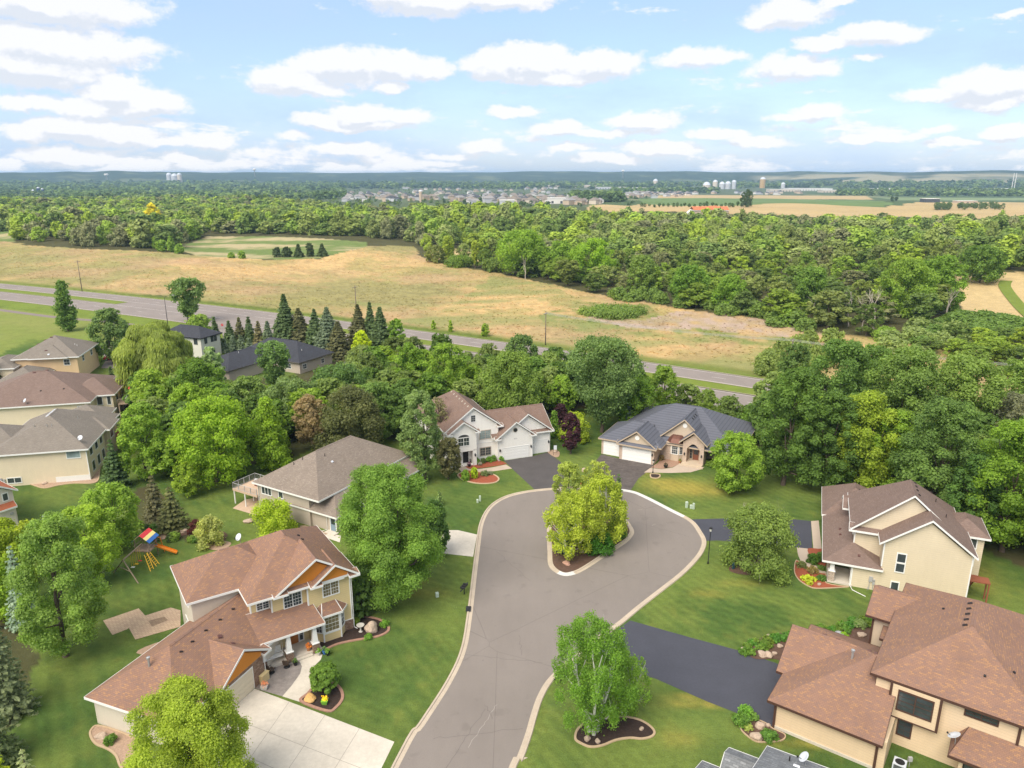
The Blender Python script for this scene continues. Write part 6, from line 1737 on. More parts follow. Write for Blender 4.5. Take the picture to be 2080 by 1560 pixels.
# arch over the entry
n = 12; ar = []
k0 = len(h.W.v)
pts = [(5.15 + 2.2 * k / n, 2.75 + math.sin(math.pi * k / n) * .95) for k in range(n + 1)]
h.W.add([(x, 3.4, z) for x, z in pts] + [(7.35, 3.4, 3.95), (5.15, 3.4, 3.95)], [tuple(reversed(range(n + 3)))], 1)
h.W.add([(x, 3.4, z) for x, z in pts] + [(x, 4.2, z) for x, z in pts], [(i, i + 1, n + 2 + i, n + 1 + i) for i in range(n)], 1)
h.wall(4.5, 8.0, 2.7, 5.4, 0, .30, 0); h.wall(4.2, 8.3, 2.2, 2.7, 0, .15, 0)
h.door('-y', 5.1, 6.35, .32, 1.0, 2.2, M_door); h.win('-y', 5.1, 5.5, .5, .4, 2.0, 1, 4, gm=M_glass)
# bay with copper roof
h.wprism([(1.6, 5.2), (1.7, 4.35), (2.35, 3.75), (3.65, 3.75), (4.35, 4.35), (4.4, 5.2)], 0, 3.3, 0)
h.win('-y', 3.75, 3.0, 1.3, 1.0, 1.55, 3, 4, fm=M_trim); h.win(-43, 4.05, 2.03, 1.3, .55, 1.55, 2, 4, fm=M_trim); h.win(43, 4.05, 4.0, 1.3, .55, 1.55, 2, 4, fm=M_trim)
cp = MB(); e = [(1.3, 5.15, 3.3), (1.45, 4.2, 3.3), (2.2, 3.45, 3.3), (3.8, 3.45, 3.3), (4.6, 4.2, 3.3), (4.75, 5.15, 3.3)]; tt = [(2.2, 5.15, 4.35), (2.2, 4.75, 4.35), (2.5, 4.5, 4.35), (3.5, 4.5, 4.35), (3.8, 4.75, 4.35), (3.8, 5.15, 4.35)]
mid = [tuple(.5 * a + .5 * b + (0.12 if i == 2 else 0) for i, (a, b) in enumerate(zip(p, q))) for p, q in zip(e, tt)]
cp.add(e + mid + tt, [(i, i + 1, 6 + i + 1, 6 + i) for i in range(5)] + [(6 + i, 7 + i, 13 + i, 12 + i) for i in range(5)] + [(12, 13, 14, 15, 16, 17), (5, 4, 3, 2, 1, 0)]); h.part('bay_roof', cp, M_copper, face=0)
h.trimbox(1.5, 4.5, 3.55, 5.1, 3.15, 3.30)
h.gdoor('-y', .2, -2.62, 4.95, 2.45, m=M_gdoor, fm=M_trim); h.gdoor('-y', 1.05, -7.55, 2.7, 2.35, m=M_gdoor, fm=M_trim)
for (u, y, z) in ((-2.65, .2, 4.35), (4.15, 5.1, 6.2)):
    g_ = MB(); g_.lathe([(0, 0), (.40, .0), (.40, .05), (0, .06)], seg=20); o = h.part('round_vent', g_, M_trim, face=0, at=(u, y - .01, z)); o.rotation_euler = (R(90), 0, 0)
h.win('-y', 7.7, 10.0, .9, 1.7, 1.6, 2, 3, panels=2, fm=M_trim, gm=M_glass_pale); h.win('+x', 13.2, 12, 1.0, 1.6, 1.3, fm=M_trim)
h.vents([(4.8, 7.4), (4.8, 8.5), (4.8, 9.6)], M_black, 'slot', .34); h.vents([(-1.6, 6.5)], M_black, 'pipe')
h.dish((11.4, 8.2, h.roofpoint(11.4, 8.2)[0]), az=230)
for (u, y) in ((4.8, 3.4), (7.7, 3.4), (.15, .2)):
    l = MB(); l.box(-.09, .09, -.22, -.02, 0, .34); l.taper(0, -.12, .34, .46, .13, .12, .03, .03); h.part('wall_lantern', l, M_black, face='-y', at=(u, y, 1.6))
h.finish()

# ---- 5. yellow house
h = House('yellow_house', 'pale yellow two-storey house with plum-brown roof seen from its gable side', (40.78, 78.91), -22, [M_yellow_siding, M_stone_l, M_conc], M_plum_roof)
h.wall(3.0, 12.0, .15, 12, 0, 6.4); h.gwall('y', 3.0, 11.8, .15, 3, 6.3, .76); h.wall(.0, 11.6, 2.9, 13.5, 0, 6.6); h.gwall('y', .0, 11.2, 2.9, 6, 6.55, .86)
h.wall(.0, 3.05, .1, 5, 0, 2.95); h.wall(11, 14.3, 6.6, 11.8, 0, 6.1); h.wall(-2.7, 4, 13, 22, 0, 3.2); h.wall(-.2, 4, 10, 15, 0, 5.5)
h.roof(2.45, 12.4, -.35, 7.5, 6.45, .76, 'y', 'gable', 'open'); h.roof(-.6, 11.9, 2.3, 13.6, 6.5, .86, 'y', 'gable', 'hip')
h.slab([(-.75, 2.25, 6.35), (3.1, 2.25, 6.35), (3.1, 3.3, 6.9), (-.75, 3.3, 6.9)])
h.roof(-3.4, 3.2, -.35, 16, 3.0, .45, 'y', 'hip', 'open'); h.roof(-3.5, 4.6, 12.6, 22.5, 3.2, .72, 'y', 'hip', 'hip'); h.roof(10.2, 14.8, 6.1, 12.3, 6.15, .6, 'y', 'hip', 'hip')
h.roof(-1.2, 4, 10.2, 13.8, 5.6, .6, 'x', 'gable', 'open'); h.gwall('x', 10.5, 13.5, -.2, 3, 5.5, .6)
h.wall(-2.6, .2, .0, 4, 0, .22, 2); h.column(-2.2, .35, .1, 1.5, 2.95, .34, .26, M_stone_l); h.column(-2.3, 3.6, .1, 1.5, 2.95, .34, .26, M_stone_l)
h.trimbox(-.08, .07, .05, .2, 0, 3.1); h.trimbox(2.93, 3.08, .1, .26, 3.3, 6.3); h.trimbox(11.93, 12.07, .1, .25, 0, 6.3); h.trimbox(-.08, .06, 2.85, 3.0, 4.4, 6.4)
for (u, z, w_, hh) in ((4.95, 2.95, .85, 1.05), (4.95, 4.2, .85, 1.05)): h.win('-y', .15, u, z, w_, hh, 1, 1)
h.win('-y', .15, 4.7, .45, .75, 1.05, 1, 1)
h.win('-y', 6.6, 13.1, 4.5, .8, 1.2, 1, 1); h.win('-y', 6.6, 13.1, 2.2, .8, 1.3, 1, 1); h.win('+x', 12.0, 4, 4.2, .9, 1.2, 1, 2); h.win('+x', 12.0, 2, 1.0, .9, 1.2, 1, 2); h.win('+x', 12.0, 4.8, 1.0, .9, 1.2, 1, 2); h.win('+x', 14.3, 9, 4.2, 1.4, 1.2, 2, 2)
h.win('-x', -2.7, 18, 1.0, 1.1, 1.1); h.gdoor('-x', -2.7, 19.0, 4.9, 2.3); h.gdoor('-x', -2.7, 14.9, 2.5, 2.3)
h.door('-x', -.0, 2.0, .24, .95, 2.1, M_door); h.win('-x', 0, 7, 1.0, 1.3, 1.3); h.win('-x', 0, 5.5, 4.6, .9, 1.2)
h.vents([(6.3, 4.0), (6.2, 5.2), (6.2, 6.4), (6.2, 7.6), (6.2, 8.6)], M_ventdark, 'slot'); h.vents([(8.5, 10.2), (8.5, 11.0), (8.5, 11.8)], M_ventdark, 'slot'); h.vents([(1.1, 15.4), (1.1, 16.8), (.6, 13.4)], M_ventdark, 'slot')
h.vents([(-1.4, 7.2), (-1.4, 5.6), (.6, 1.1)], M_vent, 'box', .3); h.vents([(9.6, 5.0), (8.8, 8.0)], M_ventdark, 'pipe')
h.spout([(-.45, -.25, 2.9), (-.14, .04, 2.7), (-.14, .04, .25), (.2, -1.0, .12), (1.6, -1.9, .08)])
me_ = MB(); me_.box(-.2, .2, -.16, 0, 1.1, 1.75); me_.lathe([(0, 0), (.12, 0), (.12, .1), (0, .12)], (.34, -.12, 1.35), 10); me_.box(.22, .45, -.14, 0, .75, 1.2); me_.tube([(-.1, -.08, 1.1), (-.1, -.08, 0)], .035, 5); me_.tube([(.3, -.08, .8), (.3, -.08, .1)], .03, 5); me_.tube([(-.25, -.3, 0), (-.25, -.3, .5)], .02, 4); h.part('utility_meter', me_, M_utility_g, face='-y', at=(2.1, .1, 0))
st_ = MB()
for k in range(8): st_.box(12.3, 13.4, 3.0 + k * .3, 3.25 + k * .3, 2.6 - k * .32, 2.66 - k * .32)
st_.tube([(12.25, 2.9, 2.8), (12.25, 5.6, 0)], .07, 4); st_.tube([(13.45, 2.9, 2.8), (13.45, 5.6, 0)], .07, 4); st_.box(12.2, 14.5, 1.6, 3.0, 2.55, 2.7)
for (x, y) in ((12.3, 1.7), (14.4, 1.7), (14.4, 2.9)): st_.box(x - .07, x + .07, y - .07, y + .07, 0, 2.6)
h.part('deck_stair', st_, M_redwood, face=0)
h.finish()

# ---- 6. large house bottom right
h = House('tan_house', 'large tan house with brown trim and mottled brown roof in the bottom right', (23.26, 55.08), -36, [M_cream_siding, M_stone, M_stucco, M_conc], M_brown_roof, trim=M_brown_trim)
h.wall(.0, 9, .38, 13.5, 0, 3.0); h.wall(-.6, 4, 4.9, 12.3, 0, 3.0, 2); h.wall(.02, 8.4, .30, .38, 0, .28, 3)
h.roof(-.6, 8.75, -.15, 14.0, 2.95, .50, 'x', 'hip', 'gable'); h.roof(-1.2, 5, 4.35, 12.9, 2.97, .62, 'x', 'gable', 'open'); h.gwall('x', 4.9, 12.3, -.6, 1, 2.9, .62, 2)
h.wall(7.1, 20, 4.6, 21, 0, 6.5); h.wall(19.9, 29.4, 6.5, 19.5, 0, 6.3); h.wall(8.3, 12.1, 4.02, 4.6, 3.05, 6.3); h.wall(7.1, 8.3, 4.35, 4.6, 3, 6.4)
h.roof(6.6, 19.6, 4.05, 22, 6.45, .56, 'y'); h.roof(17, 30, 6.0, 20, 6.4, .50, 'x')
h.wall(4.9, 12, 14.9, 20.5, 0, 5.8, 2); h.wall(4.85, 7, 14.85, 20.5, 0, 1.0, 1); h.trimbox(4.8, 7, 14.8, 20.5, 1.0, 1.1)
h.roof(4.25, 11, 14.35, 21.0, 5.8, .50, 'x', 'gable', 'open'); h.gwall('x', 14.9, 20.5, 4.9, 6, 5.75, .5, 2)
h.slab([(5.9, 13.2, 4.4), (8.2, 13.2, 4.4), (8.2, 14.9, 4.9), (5.9, 14.9, 4.9)])
for b in ((8.24, 8.44, 3.96, 4.06, 3.0, 6.35), (11.96, 12.16, 3.96, 4.06, 3.0, 6.35), (-.05, .14, .24, .42, 0, 2.9), (8.25, 8.45, .24, .42, 0, 2.9), (7.05, 7.22, 4.5, 4.66, 3, 6.4), (4.82, 5.0, 14.8, 15.0, 1.1, 5.7), (17.4, 17.6, 4.5, 4.65, 3.0, 6.4)): h.trimbox(*b)
h.trimbox(8.3, 12.1, 3.98, 4.03, 3.0, 3.12)
h.win('-y', 4.02, 10.25, 3.95, 2.5, 1.75, 1, 4, panels=2, fm=M_brown_trim, gm=M_glass); h.win('-y', 4.6, 9.75, 1.15, .95, 1.5, 2, 3, fm=M_brown_trim); h.win('-y', 4.6, 14.9, 5.35, 2.2, .6, 2, 2, panels=2, fm=M_brown_trim)
h.win('-x', 4.9, 18, 2.6, 1.1, 1.6, 2, 3, fm=M_brown_trim); h.gdoor('-x', -.6, 8.6, 5.0, 2.35, m=M_gdoor_c)
h.slab([(13.2, 2.0, 2.9), (22, 2.0, 2.9), (22, 4.6, 4.3), (14.2, 4.6, 4.3)]); h.slab([(13.2, 2.0, 2.9), (14.2, 4.6, 4.3), (13.2, 4.6, 2.9)]); h.wall(14.0, 21, 2.6, 4.6, 0, 2.75)
h.win('-y', 2.6, 15.2, .3, 1.6, 2.0, 1, 1, panels=2, fm=M_black)
h.vents([(12.55, 15.0 - 1.05 * k) for k in range(5)], M_ventdark, 'slot', .34); h.vents([(10.6, 14.6), (14.6, 6.8), (16.5, 8.4)], M_black, 'box', .2)
h.vents([(1.6, 9.6), (2.9, 9.2), (5.8, 7.9), (6.4, 7.8)], M_vent, 'box', .36); h.vents([(4.7, 6.4)], M_steel, 'flue')
h.dish((13.5, 3.1, 3.3), az=170, tilt=60, r=.5)
h.finish(); H6 = h

# ---- 7. gray roofs at the bottom edge
Pa, Pb = G(1559, 1513, 4.3), G(1690, 1561, 4.3)
th = math.degrees(math.atan2(Pb.y - Pa.y, Pb.x - Pa.x)); ct, sn = math.cos(R(th)), math.sin(R(th))
h = House('gray_roof_house', 'house with light gray shingles, only its roof corners showing at the bottom edge', (Pa.x, Pa.y), th, [M_cream_siding], M_gray_roof)
h.wall(.5, 9, -11, -.5, 0, 4.2); h.roof(0, 12, -12, 0, 4.2, .45, 'x', 'gable', 'gable'); h.gwall('x', -11.5, -.5, .5, 2, 4.2, .45)
Pc = G(1427, 1543, 4.0); lx_ = (Pc.x - Pa.x) * ct + (Pc.y - Pa.y) * sn; ly_ = -(Pc.x - Pa.x) * sn + (Pc.y - Pa.y) * ct
h.wall(lx_ + .4, 1, ly_ - 7, ly_ - .4, 0, 3.8); h.roof(lx_, 4, ly_ - 7.5, ly_, 3.9, .45, 'x', 'gable', 'gable')
h.roof(-2.6, 3, -4.6, -1.6, 4.1, .5, 'x', 'gable', 'gable')
h.win('-x', .5, -6, 1.2, 1.2, 1.3); h.dish((3.0, -1.2, 4.7), az=200, tilt=45, r=.45)
h.vents([(1.9, -1.6)], M_black, 'pipe'); h.vents([(2.5, -2.2)], M_dish, 'slot', .4)
h.finish()

# ---- left hand houses
h = House('gray_shingle_house', 'ivory walkout house with weathered gray-brown hip roof at the left', (-68.4, 111.0), 13, [M_cream_vinyl, M_trim, M_stucco], M_graybrown_roof)
h.wall(-13.6, 0, 0, 17, 0, 5.5); h.wall(-24, -12, 2.5, 14, 0, 4.5); h.wall(-2, .6, 9.5, 14, 0, 5.4, 2); h.wall(-5, .03, -.03, .4, 0, .95, 1)
h.roof(-14.2, .55, -.5, 18, 5.5, .52, 'y'); h.roof(-25, -9, 2, 15, 4.6, .52, 'x'); h.roof(-7, 1.2, 9, 15, 5.45, .5, 'x', 'open', 'hip'); h.roof(-9, -1.0, 15, 22, 5.5, .5, 'y')
h.wall(-8.5, -1.5, 15, 21.5, 0, 5.4)
h.win('-y', 0, -1.9, 4.0, 1.9, 1.25, 1, 1, gm=M_glass_pale); h.win('-y', 0, -10.9, .55, 1.9, .8, 1, 1, panels=2)
for v in (2.2, 5.0, 7.6): h.win('+x', 0, v, 3.6, 1.3, 1.5, 1, 1); h.win('+x', 0, v + .2, .8, 1.3, 1.6, 1, 1)
h.win('+x', .6, 11.7, 3.3, 1.6, 1.8, 2, 1); 
h.vents([(-7.4, 7.5 + .8 * k) for k in range(6)], M_dish, 'slot', .42); h.vents([(-17, 8.4), (-18, 8.3)], M_dish, 'slot', .4); h.vents([(-8.5, 4.6), (-6.6, 4.5), (-5.9, 4.5), (-3.6, 9.5)], M_steel, 'pipe')
h.dish((-.8, 1.2, h.roofpoint(-.8, 1.2)[0]), az=250); h.trimbox(-.08, .06, -.05, .1, .9, 5.4)
me_ = MB(); me_.box(-.3, .3, -.16, 0, .9, 1.5); me_.box(.4, .7, -.16, 0, .6, 1.3); me_.box(-.9, -.5, -.12, 0, .5, 1.1); me_.tube([(-.1, -.08, .9), (-.1, -.08, 0)], .04, 5); h.part('utility_meter', me_, M_utility_g, face='-y', at=(-12.9, 0, 0))
h.finish(); L1 = h
h = House('brown_shingle_house', 'house with wide reddish-brown hip roof second from the front on the left', (-82.3, 136.5), 14, [M_cream_vinyl], M_plum_roof)
h.wall(-21, 0, .5, 19, 0, 5.1); h.roof(-22, .6, 0, 20, 5.2, .44, 'x'); h.wall(-3, 3.2, 5, 15, 0, 5.0); h.roof(-6, 3.8, 4.5, 15.5, 5.2, .44, 'x'); h.wall(-34, -18, 2.5, 16, 0, 4.2); h.roof(-35, -16, 2, 16.5, 4.3, .45, 'x')
h.win('-y', .5, -1.4, 3.7, 1.0, .6, 1, 1); h.win('-y', 5, .8, 3.1, .9, 1.6, 1, 1); h.win('-y', 5, 2.5, 3.1, .6, 1.6, 1, 1); h.win('+x', 3.2, 8, 3.0, 1.4, 1.6, 1, 1)
h.vents([(-11.5, 9.5), (-11.0, 10.3), (-9.4, 10.1), (-24.5, 8.6), (-26, 8.5)], M_vent, 'slot', .45); h.vents([(-9, 4), (-5, 4.2)], M_ventdark, 'box', .3); h.dish((-10.6, .6, 5.45), az=220)
h.finish()
h = House('tan_shingle_house', 'tan two-storey house with gray-brown roof, farthest of the left group', (-103.2, 170.6), 12, [M_tan_siding, M_cream_vinyl], M_graybrown_roof)
h.wall(-13.5, -.3, 0, 14.5, 0, 6.0); h.roof(-14.2, .3, -.5, 15, 6.0, .50, 'x'); h.roof(-10.5, -2, -1.0, 8, 6.02, .50, 'y', 'hip', 'open'); h.wall(-13.5, -6, -9, 0, 0, 3.0); h.roof(-14.2, -5.4, -9.8, 1, 3.0, .5, 'y'); h.wall(-20, -13, -3, 8, 0, 4.5, 1); h.roof(-20.6, -12.5, -3.5, 8.5, 4.6, .4, 'y')
h.win('+x', -.3, 4, 4, 1.2, 1.3); h.win('+x', -.3, 10, 4, 1.2, 1.3); h.win('-y', 0, -2.6, 4.0, 1.2, 1.3)
h.vents([(-12.4, 6.4), (-10.6, 6.5), (-8.9, 6.5), (-7.4, 6.5), (-7.2, 1.6)], M_vent, 'slot', .5); h.vents([(-2.4, 6.2), (-1.9, 6.0)], M_trim, 'pipe'); h.vents([(-6.3, .2)], M_dish, 'box', .5)
h.finish()
h = House('red_roof_house', 'white stucco house corner with red pent roof cut by the left edge', (-69.9, 95.2), 56, [M_stucco_w], M_red_roof)
h.wall(-6.5, 0, 0, 9, 0, 5.3); h.gwall('y', -6.4, -.05, 0, 3, 5.2, .62); h.roof(-6.9, .5, -.5, 9.6, 5.3, .62, 'y', 'gable', 'gable'); h.wall(-14, -6, 1.5, 11, 0, 5.3); h.roof(-15, -3, 1.0, 11.5, 5.35, .6, 'x')
h.wall(-2.4, -.3, -.5, 0, 0, 3.3); h.slab([(-2.6, -.85, 3.15), (-.1, -.85, 3.15), (-.1, .1, 3.8), (-2.6, .1, 3.8)])
h.win('-y', 0, -2.6, 4.0, 1.0, 1.4, 1, 1); h.win('-y', 0, -1.0, 4.1, .6, 1.0, 1, 1); h.win('-y', 0, -3.6, .8, 1.2, 2.4, 1, 1)
me_ = MB(); me_.box(-.2, .2, -.16, 0, .0, .3); h.part('utility_meter', me_, M_utility_g, face='-y', at=(-.8, -.5, 2.0))
h.finish()
h = House('long_dark_roof_house', 'low beige house with long charcoal roof in front of the spruces', (-52.3, 176.1), -28, [M_beige_siding], M_dark_roof, trim=M_trim)
h.tm = material('dark_fascia', (.12, .11, .10), .6, mottled(3, .1))
h.wall(-21.5, -.3, .3, 12, 0, 3.0); h.wall(-20.5, -9.5, -13.4, 1, 0, 3.0); h.roof(-22, .2, -.3, 12.6, 3.0, .56, 'x'); h.roof(-21, -9, -14, 5, 3.0, .42, 'y')
h.win('+x', -.3, 2.0, 1.0, 1.2, 1.1, fm=M_trim); h.win('+x', -.3, 8.5, 1.0, 1.0, 1.1, fm=M_trim); h.win('-y', .3, -4, 1.0, 1.6, 1.2, fm=M_trim); h.win('-y', -13.4, -15, 1.0, 1.6, 1.2, fm=M_trim)
h.vents([(-14 + 1.4 * k, 7.1) for k in range(5)], M_ventdark, 'slot', .5); h.vents([(-3, 4.2), (-14, -6)], M_trim, 'pipe')
h.finish()
h = House('small_dark_roof_house', 'white two-storey house with small charcoal roof near the cottonwood', (-82.0, 190.3), -20, [material('off_white_siding', (.60, .58, .52), .65, siding(.16, .85))], M_dark_roof)
h.wall(-13.6, -.3, .2, 7.4, 0, 6.0); h.roof(-14.2, .3, -.3, 7.9, 6.0, .56, 'x'); h.tm = M_black
h.win('+x', -.3, 2.0, 4.2, .8, 1.2, 1, 1); h.win('+x', -.3, 4.4, 4.2, .8, 1.2, 1, 1); h.win('+x', -.3, 5.6, 4.2, .8, 1.2, 1, 1); h.win('+x', -.3, 4.5, 1.2, .8, 1.0, 1, 1); h.win('-y', .2, -2, 4.2, 1.0, 1.3, 1, 1)
h.vents([(-10, 4.1), (-7.5, 4.1), (-5, 4.1)], M_ventdark, 'slot', .5)
h.finish()

# ------------------------------------------------------------------ small things
def zpx(zn, x, y): a, b, s = ZM[zn]; return (a + x / s, b + y / s)
def place(o, px, py, rz=0.0, z=0.0):
    p = G(px, py); o.location = (p.x, p.y, p.z + z); o.rotation_euler = (0, 0, rz); return o
def rock_obj(px, py, w_, hgt, m, label, group=None, seed=1, name='boulder'):
    rg = random.Random(seed)
    bm = bmesh.new(); bmesh.ops.create_icosphere(bm, subdivisions=3, radius=1.0)
    ph = [rg.uniform(0, 6.28) for _ in range(9)]
    for v in bm.verts:
        c = v.co
        k = 1 + .13 * math.sin(3.1 * c.x + ph[0]) * math.cos(2.7 * c.y + ph[1]) + .09 * math.sin(5.3 * c.z + ph[2] + 2 * c.x) + .05 * math.sin(9 * c.y + ph[3]) * math.sin(8 * c.x + ph[4])
        v.co = Vector((round(c.x * k * 5) / 5 * .35 + c.x * k * .65, c.y * k * rg.uniform(.985, 1.015) * .8, c.z * k))
    me = bpy.data.meshes.new(name); bm.to_mesh(me); bm.free(); me.materials.append(m)
    o = bpy.data.objects.new(name, me); COL.objects.link(o)
    place(o, px, py, rg.uniform(0, 3), hgt * .3); o.scale = (w_ / 2, w_ / 2, hgt * .6)
    tag(o, label, 'rock', group); return o
def bushlet(px, py, w_, hh, col, label, group=None, seed=1, name='garden_plant', kind='shrub', cat='plant', leaf=.14, cover=3.2):
    rg = np.random.default_rng(seed)
    V, Fc, T, C, r = crown_np(rg, hh, w_, max(60, int(leaf_count(w_, hh, leaf, cover))), leaf, **dict(KINDS[kind]))
    me = np_mesh(name, V, Fc, attrs={'leaf_tone': ('FLOAT', 'POINT', T)}); me.materials.append(M_leaf)
    o = bpy.data.objects.new(name, me); COL.objects.link(o); o.color = (*col, 1)
    place(o, px, py); o.location.z += .04
    tag(o, label, cat, group); return o

def lamp_post(px, py, hgt, label):
    r_ = empty('lamp_post'); place(r_, px, py); tag(r_, label, 'lamp post')
    m = MB(); m.lathe([(.11, 0), (.11, .25), (.055, .35), (.045, hgt - .65), (.07, hgt - .6), (.07, hgt - .55)], seg=10); m.build('post', M_black, r_, True)
    g_ = MB(); g_.lathe([(.11, hgt - .55), (.17, hgt - .15), (.0, hgt - .14)], seg=8); lan = g_.build('lantern', material('frosted_lamp_glass', (.62, .60, .55), .3, mottled(3, .05)), r_)
    c = MB(); c.lathe([(.23, hgt - .16), (.20, hgt - .05), (.06, hgt), (0, hgt + .06)], seg=10); c.build('lamp_cap', M_black, lan)
lamp_post(1438, 1145, 5.1, 'tall dark lamp post on the lawn right of the cul-de-sac')
lamp_post(1326, 961, 2.4, 'short dark lamp post by the walk of the blue-roofed house')
# highway street light
r_ = empty('street_light'); place(r_, 342, 668); tag(r_, 'tall thin street light with curved arm beside the highway', 'street light')
m = MB(); m.lathe([(.16, 0), (.12, 1), (.07, 10)], seg=8); m.build('pole', M_black, r_, True)
m = MB(); m.tube([(0, 0, 9.9), (.6, .3, 10.5), (2.2, 1.0, 10.7)], .05, 6); a_ = m.build('arm', M_black, r_); m = MB(); m.box(2.0, 2.7, .85, 1.15, 10.6, 10.75); m.build('lamp_head', M_utility_g, a_)
# power poles and wires
def power_pole(px, py, hgt, ang, label, trans=True):
    r_ = empty('power_pole'); place(r_, px, py, R(ang)); tag(r_, label, 'power pole')
    m = MB(); m.lathe([(.17, 0), (.11, hgt)], seg=8); m.build('pole', M_pole, r_, True)
    m = MB(); m.box(-1.2, 1.2, -.06, .06, hgt - .75, hgt - .62); a_ = m.build('crossarm', M_pole, r_)
    for x in (-1.1, -.4, .4, 1.1):
        m = MB(); m.lathe([(.05, hgt - .62), (.06, hgt - .5), (.03, hgt - .42)], (x, 0, 0), 6); m.build('insulator', M_utility_g, a_)
    if trans: m = MB(); m.lathe([(.02, hgt - 2.3), (.22, hgt - 2.3), (.22, hgt - 1.4), (.02, hgt - 1.35)], (.32, 0, 0), 10); m.build('transformer', M_utility_g, r_)
    return r_
PP = [power_pole(1108, 701, 9.9, 60, 'weathered power pole standing beyond the highway in the middle', False), power_pole(1604, 757, 8.8, 60, 'power pole with transformer at the left of the right wood'),
      power_pole(725, 652, 12.0, 60, 'thin power pole behind the spruce row', False), power_pole(167, 592, 13, 60, 'thin power pole beyond the highway above the narrow poplar', False)]
def wire(p, q, sag, label):
    m = MB(); n = 16; pts = []
    for i in range(n + 1):
        t = i / n; v = p.lerp(q, t); v.z -= sag * 4 * t * (1 - t); pts.append(v)
    m.tube(pts, .022, 4, cap=False); return m
far_r = G(2450, 850)
heads = []
for po, hh in ((PP[0], 9.4), (PP[1], 8.3)):
    l = po.location; heads.append([Vector((l.x + math.cos(R(60)) * d, l.y + math.sin(R(60)) * d, hh)) for d in (-1.1, -.4, .4, 1.1)])
er = [Vector((far_r.x + math.cos(R(60)) * d, far_r.y + math.sin(R(60)) * d, 8.6)) for d in (-1.1, -.4, .4, 1.1)]
for k in range(4):
    o = wire(heads[0][k], heads[1][k], 1.0, '').build('power_line', M_utility_g); tag(o, 'thin power line strung between the middle pole and the transformer pole', 'power line', 'power lines to the middle pole')
    o = wire(heads[1][k], er[k], 1.2, '').build('power_line', M_utility_g); tag(o, 'thin power line running from the transformer pole over the right wood', 'power line', 'power lines over the right wood')
# utility pedestals
def pedestal(px, py, w_, hh, m, label, group=None, name='utility_box'):
    b = MB(); b.box(-w_ / 2, w_ / 2, -w_ / 2, w_ / 2, 0, hh * .9); b.taper(0, 0, hh * .9, hh, w_ * .56, w_ * .56, w_ * .45, w_ * .45); b.box(-w_ * .3, w_ * .3, -w_ * .54, -w_ * .5, hh * .15, hh * .75)
    o = b.build(name, m); place(o, px, py, R(20)); tag(o, label, 'utility box', group); return o
pedestal(1394.5, 1031, .30, .95, M_utility, 'tall left pedestal of the three on the dry lawn by the cul-de-sac'); pedestal(1403.5, 1033, .26, .6, M_utility, 'shortest pedestal in the middle of the three on the dry lawn'); pedestal(1408.5, 1034, .24, .95, M_utility, 'right pedestal of the three on the dry lawn')
pedestal(975, 1018, .22, .9, M_utility, 'taller pale green pedestal on the lawn left of the cul-de-sac'); pedestal(970, 1021, .24, .55, M_utility, 'shorter pale green pedestal on the lawn left of the cul-de-sac')
pedestal(888, 1212, .35, .55, M_utility, 'small pale green box on the lawn below the large maple')
pedestal(1489, 1156, .26, .9, material('dark_teal_metal', (.03, .07, .09), .5, mottled(3, .2)), 'dark teal post on the lawn beside the low wide tree', name='utility_post')
def hydrant(px, py, m, label):
    b = MB(); b.lathe([(.17, 0), (.17, .06), (.11, .08), (.11, .55), (.14, .57), (.14, .62), (.10, .72), (.03, .78), (0, .8)], seg=12)
    o = b.build('fire_hydrant', m, None, True); c = MB(); c.tube([(-.2, 0, .45), (.2, 0, .45)], .06, 8); c.tube([(0, -.2, .42), (0, 0, .42)], .07, 8); c.build('hose_cap', m, o); place(o, px, py); tag(o, label, 'hydrant')
hydrant(1181, 984, M_red, 'red fire hydrant on the grass between the two upper driveways')
def mailbox(px, py, rz, label, n=1):
    r_ = empty('mailbox'); place(r_, px, py, R(rz)); tag(r_, label, 'mailbox')
    m = MB(); m.box(-.05, .05, -.05, .05, 0, 1.0); m.box(-.35 * n, .35 * n, -.06, .06, .92, 1.0); m.build('post', M_black, r_)
    for k in range(n):
        x = (k - (n - 1) / 2) * .42
        b = MB(); pr = [(-.11, 0), (.11, 0), (.11, .14), (.07, .21), (0, .24), (-.07, .21), (-.11, .14)]
        b.add([(x + a, -.28, 1.0 + c) for a, c in pr] + [(x + a, .28, 1.0 + c) for a, c in pr], [tuple(range(7)), tuple(range(13, 6, -1))] + [(i, (i + 1) % 7, 7 + (i + 1) % 7, 7 + i) for i in range(7)]); b.build('box', M_black, r_)
mailbox(943, 1207, 70, 'pair of black mailboxes at the kerb left of the street', 3); mailbox(1139, 1387, 50, 'black mailboxes at the kerb behind the clump birch', 3)
